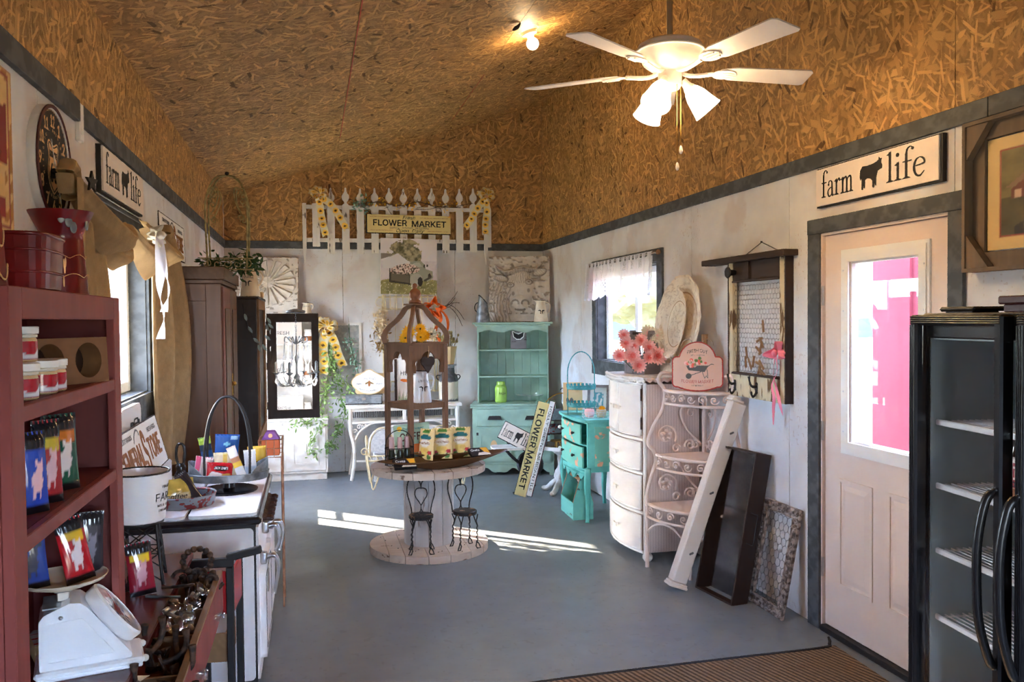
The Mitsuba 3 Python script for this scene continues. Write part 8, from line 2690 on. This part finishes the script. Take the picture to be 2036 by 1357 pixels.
for dx, dy, yaw, lean, roll, base, hdr, pet, lab in ((-.055, -.035, 20, 4, 4, (30, 60, 140), (30, 40, 60), (60, 56, 70), 'dark treat bag with a blue edge standing in the scale pan, nearest the camera'), (.040, .005, 34, 10, 8, (176, 24, 34), (226, 180, 50), (222, 210, 216), 'red treat bag with a white figure leaning in the scale pan'), (.045, .052, 25, 3, -2, (40, 36, 44), (60, 56, 64), (120, 116, 130), 'dark foil treat bag standing at the back of the scale pan')):
    t = pouch('treat_bag', lab, 'snack bag', face(SP[0] + dx, SP[1] + dy, SP[2] + .004, yaw, lean, roll), .07, .16, .022, pet_bag(base, hdr, pet))
t = Thing('recipe_cards', 'stack of white printed cards lying behind the scale on the dresser', 'cards', mv(-.66, 2.42, CT + .0005) @ rot('z', 24))
t.add('stack', box(-.07, -.10, 0, .07, .10, .045, .002), 'kraft')
m_, c_ = printed(.138, .198, lambda u, v: np.where((np.abs((v * 5) % 1 - .3) < .12)[:, None] & (u < .8)[:, None], np.array(S(196, 70, 60)), np.where((np.abs((v * 5) % 1 - .65) < .2)[:, None] & (u > .3)[:, None] & (u < .6)[:, None], np.array(S(50, 50, 54)), np.array(S(228, 222, 218)))), 24, 40)
t.add('print', tf(m_, mv(0, 0, .0456)), 'print', color=c_, smooth=True)

# knick-knacks in the drawer
rng = np.random.default_rng(31)
rail = lambda x, y, z=.0: (x - .008, y, dz0 + .0525 + z)
for k, (x, y, dz_, yaw, tilt) in enumerate([(-.375, 2.60, .075, 20, 60), (-.355, 2.66, .085, 80, 70), (-.395, 2.54, .07, -40, 60), (-.345, 2.56, .06, 130, 60), (-.415, 2.64, .09, 60, 80), (-.350, 2.82, .075, 10, 50), (-.375, 2.87, .06, 70, 60)]):
    b = Thing('crystal_knob', 'clear glass door knob lying among the hardware in the open drawer', 'door knob', mv(*rail(x, y, dz_)) @ rot('z', yaw) @ rot('y', tilt), 'glass knobs in the open drawer')
    b.add('glass', lathe([(0, .040), (.014, .038), (.026, .024), (.026, .014), (.014, .002), (0, .001)], 10), 'crystal', False)
    b.add('shank', rod((0, 0, -.020), (0, 0, .001), .008, 8), 'nickel', True)
for k in range(5):
    x, y = (-.37, 2.62) if k == 0 else (-.40 + .03 * (k % 3), 2.53 + .08 * k)
    b = Thing('metal_leaf_pull', 'grey green metal leaf shaped hook lying in the open drawer', 'hook', mv(*rail(x, y, .045 + .012 * k)) @ rot('z', 110 + 25 * k) @ rot('x', 20), 'leaf hooks in the open drawer')
    b.solo(tf(thick(LEAF, .04), scl(.10, .085, .10)), 'zinc' if k % 2 else 'rust_iron', True)
for k in range(7):
    x, y = -.385 + .05 * ((k * 7) % 3 - 1), 2.05 + .026 * k
    r = .052
    pts = []
    for q in range(10):
        rr = r if q % 2 == 0 else r * .42
        pts.append((rr * math.sin(PI * q / 5), rr * math.cos(PI * q / 5), 0))
    vv = np.array(pts + [(0, 0, .016), (0, 0, -.010)])
    ff = [[q, (q + 1) % 10, 10] for q in range(10)] + [[(q + 1) % 10, q, 11] for q in range(10)]
    b = Thing('iron_star', 'rusty cast iron barn star lying in the front of the open drawer', 'star', mv(*rail(x, y, .030 + .013 * (k % 4))) @ rot('z', 40 * k) @ rot('x', 18 * math.sin(k)), 'iron stars in the open drawer')
    b.solo(trimesh.Trimesh(vv, ff, process=False), 'rust_iron' if k % 3 else 'zinc')
for k in range(7):
    x, y = -.385 + .04 * ((k * 5) % 3 - 1), 2.26 + .032 * k
    b = Thing('iron_hook', 'rusty cast iron hook lying in the middle of the open drawer', 'hook', mv(*rail(x, y, .022 + .014 * (k % 4))) @ rot('z', 50 * k) @ rot('x', 70), 'iron hooks in the open drawer')
    b.solo(coat_hook(), 'rust_iron', 50)
t = Thing('iron_wreath', 'heap of dark cast iron with a beaded ring at the end of the open drawer', 'ironware', mv(-.380, 2.955, dz0 + .030))
t.add('ring', cat([ball(.011, .045 * math.cos(q) + .0, .0, .165 + .040 * math.sin(q), 1) for q in np.linspace(0, 2 * PI, 15)[:-1]]), 'rust_iron', True)
t.add('branch', cat([tube(spline([(rng.uniform(-.05, .05), rng.uniform(-.05, .05), .0), (rng.uniform(-.06, .06), rng.uniform(-.05, .05), .06), (rng.uniform(-.05, .05), rng.uniform(-.03, .03), .12)], 5), .011, 7) for _ in range(12)]), 'rust_iron', True)
t.add('scroll', cat([tube([(a + c, .02 * s, .10 + b) for a, b in spiral(0, 0, .008, .035, 90 * s, 1.2, 14)], .007, 6) for c, s in ((-.05, 1), (.05, -1), (.0, 1))]), 'rust_iron', True)
t = Thing('red_step_stool', 'red metal step stool with black bars between the dresser and the stove', 'stool', mv(-.375, 3.44, 0) @ rot('z', -4))
mat('red_metal', S(150, 24, 24), .25, coat=.4)
for x in (-.06, .07):
    for y in (-.10, .12):
        t.add('leg', box(x - .013, y - .013, 0, x + .013, y + .013, .70, .003), 'black_iron')
t.add('top_bar', box(-.075, -.115, .701, .085, -.088, .735, .004), 'black_iron')
t.add('grip', tf(box(0, -.014, -.014, .13, .014, .014, .004), mv(.06, -.10, .735) @ rot('y', -12)), 'black_iron')
t.add('red_panel', box(-.046, -.108, .52, .056, -.096, .685, .003), 'red_metal')
t.add('red_panel', box(.0705, -.086, .52, .082, .106, .685, .003), 'red_metal')
t.add('wooden_box', cat(box(-.045, -.085, .33, .055, .105, .342), box(-.045, -.085, .342, -.035, .105, .44), box(.045, -.085, .342, .055, .105, .44), box(-.035, -.085, .342, .045, -.075, .44)), 'crate_wood')

# red enamel cans on top of the hutch
b = Thing('red_flared_can', 'tall dark red enamel can with a flared top on the red hutch', 'can', mv(-.612, 2.345, HT) @ scl(.76, .76, .96))
b.add('body', lathe([(0, 0), (.082, 0), (.078, .02), (.066, .150), (.064, .165), (.098, .222), (.100, .226), (.095, .226), (.060, .170), (.060, .03), (0, .03)], 36), 'enamel_red', 40)
b.add('painted_scroll', cat([tube([((.083 - .0925 * z + .0008) * math.cos(q), (.083 - .0925 * z + .0008) * math.sin(q), z) for q, z in zip(np.radians(np.linspace(-110, 40, 60)), zz)], .0011, 4) for zz in (.100 + .010 * np.abs(np.sin(np.linspace(0, 9, 60))), .050 + .010 * np.abs(np.sin(np.linspace(1, 10, 60))))]), 'ink_tan', True)
b.add('chip', cat([tf(ball(.012, 0, 0, 0, 1, (.25, 1, 1.3)), rot('z', q) @ mv(.0835, 0, z)) for q, z in ((-60, .195), (-50, .18), (-10, .19), (-75, .205))]), 'zinc', kind='stuff')
t = Thing('red_planter', 'oblong dark red tin planter with painted flowers on the front edge of the red hutch', 'planter', mv(-.582, 1.985, HT + .006) @ rot('z', 92) @ scl(.68, .82, 1))
n_ = 8
oc = Polygon([(.155 * np.sign(math.cos(q)) * abs(math.cos(q)) ** .55, .068 * np.sign(math.sin(q)) * abs(math.sin(q)) ** .55) for q in np.linspace(0, 2 * PI, 25)[:-1]])
lo, hi = affinity.scale(oc, .92, .9), oc
k = len(oc.exterior.coords) - 1
vv = np.array([(x, y, 0) for x, y in list(lo.exterior.coords)[:-1]] + [(x, y, .112) for x, y in list(hi.exterior.coords)[:-1]] + [(x * .97, y * .95, .112) for x, y in list(hi.exterior.coords)[:-1]] + [(x * .97, y * .95, .006) for x, y in list(lo.exterior.coords)[:-1]] + [(0, 0, 0), (0, 0, .006)])
ff = []
for L in range(3):
    for q in range(k):
        a_, b_ = L * k + q, L * k + (q + 1) % k
        ff += [[a_, b_, b_ + k], [a_, b_ + k, a_ + k]]
for q in range(k):
    ff += [[(q + 1) % k, q, 4 * k], [3 * k + q, 3 * k + (q + 1) % k, 4 * k + 1]]
m_ = trimesh.Trimesh(vv, ff, process=False)
trimesh.repair.fix_normals(m_)
t.add('body', m_, 'enamel_red')
for z in (.0345, .080, .112):
    s_ = .92 + .08 * z / .112 + .012
    t.add('band', tube([(x * s_, y * s_, z) for x, y in list(oc.exterior.coords)[:-1]], .0028 if z < .11 else .0045, 6, True), 'enamel_red', True)
t.add('painted_flower', cat([tf(ball(.010, 0, 0, 0, 1, (1, .15, 1.2)), mv(x, -.0655, z)) for x, z in ((.10, .05), (.09, .06), (.112, .065), (.085, .02))]), 'ink_tan')
for x in (-.10, .10):
    t.add('foot', box(x - .014, -.04, -.006, x + .014, .04, -.0002), 'black_iron')
b = Thing('red_cream_can', 'dark red can with cream scroll painting at the left edge on the red hutch', 'can', mv(-.605, 1.735, HT) @ scl(.85, .85, 1.55))
b.add('body', lathe([(0, 0), (.070, 0), (.066, .02), (.052, .135), (.062, .165), (.058, .165), (.048, .135), (0, .13)], 32), 'enamel_red', 40)
b.add('painted_scroll', cat([tube([((.0715 - .145 * z) * math.cos(q), (.0715 - .145 * z) * math.sin(q), z) for q, z in zip(np.radians(np.linspace(-120, 60, 50)), .06 + h + .010 * np.sin(np.linspace(0, 18, 50)))], .0016, 4) for h in (0, -.04)]), 'ink_tan', True)

# labels kept within sixteen words
for _d in labels.values():
    if len(_d.get('label', '').split()) > 16:
        _w = _d['label'].split()[:16]
        while _w[-1].strip(',') in ('the', 'a', 'of', 'and', 'on', 'in', 'with', 'at', 'by', 'from', 'to', 'right', 'left', 'far', 'tall', 'red', 'white', 'black', 'wooden', 'mint', 'open', 'cream', 'second', 'two', 'scale', 'behind', 'towards', 'half'):
            _w.pop()
        _d['label'] = ' '.join(_w).rstrip(',')
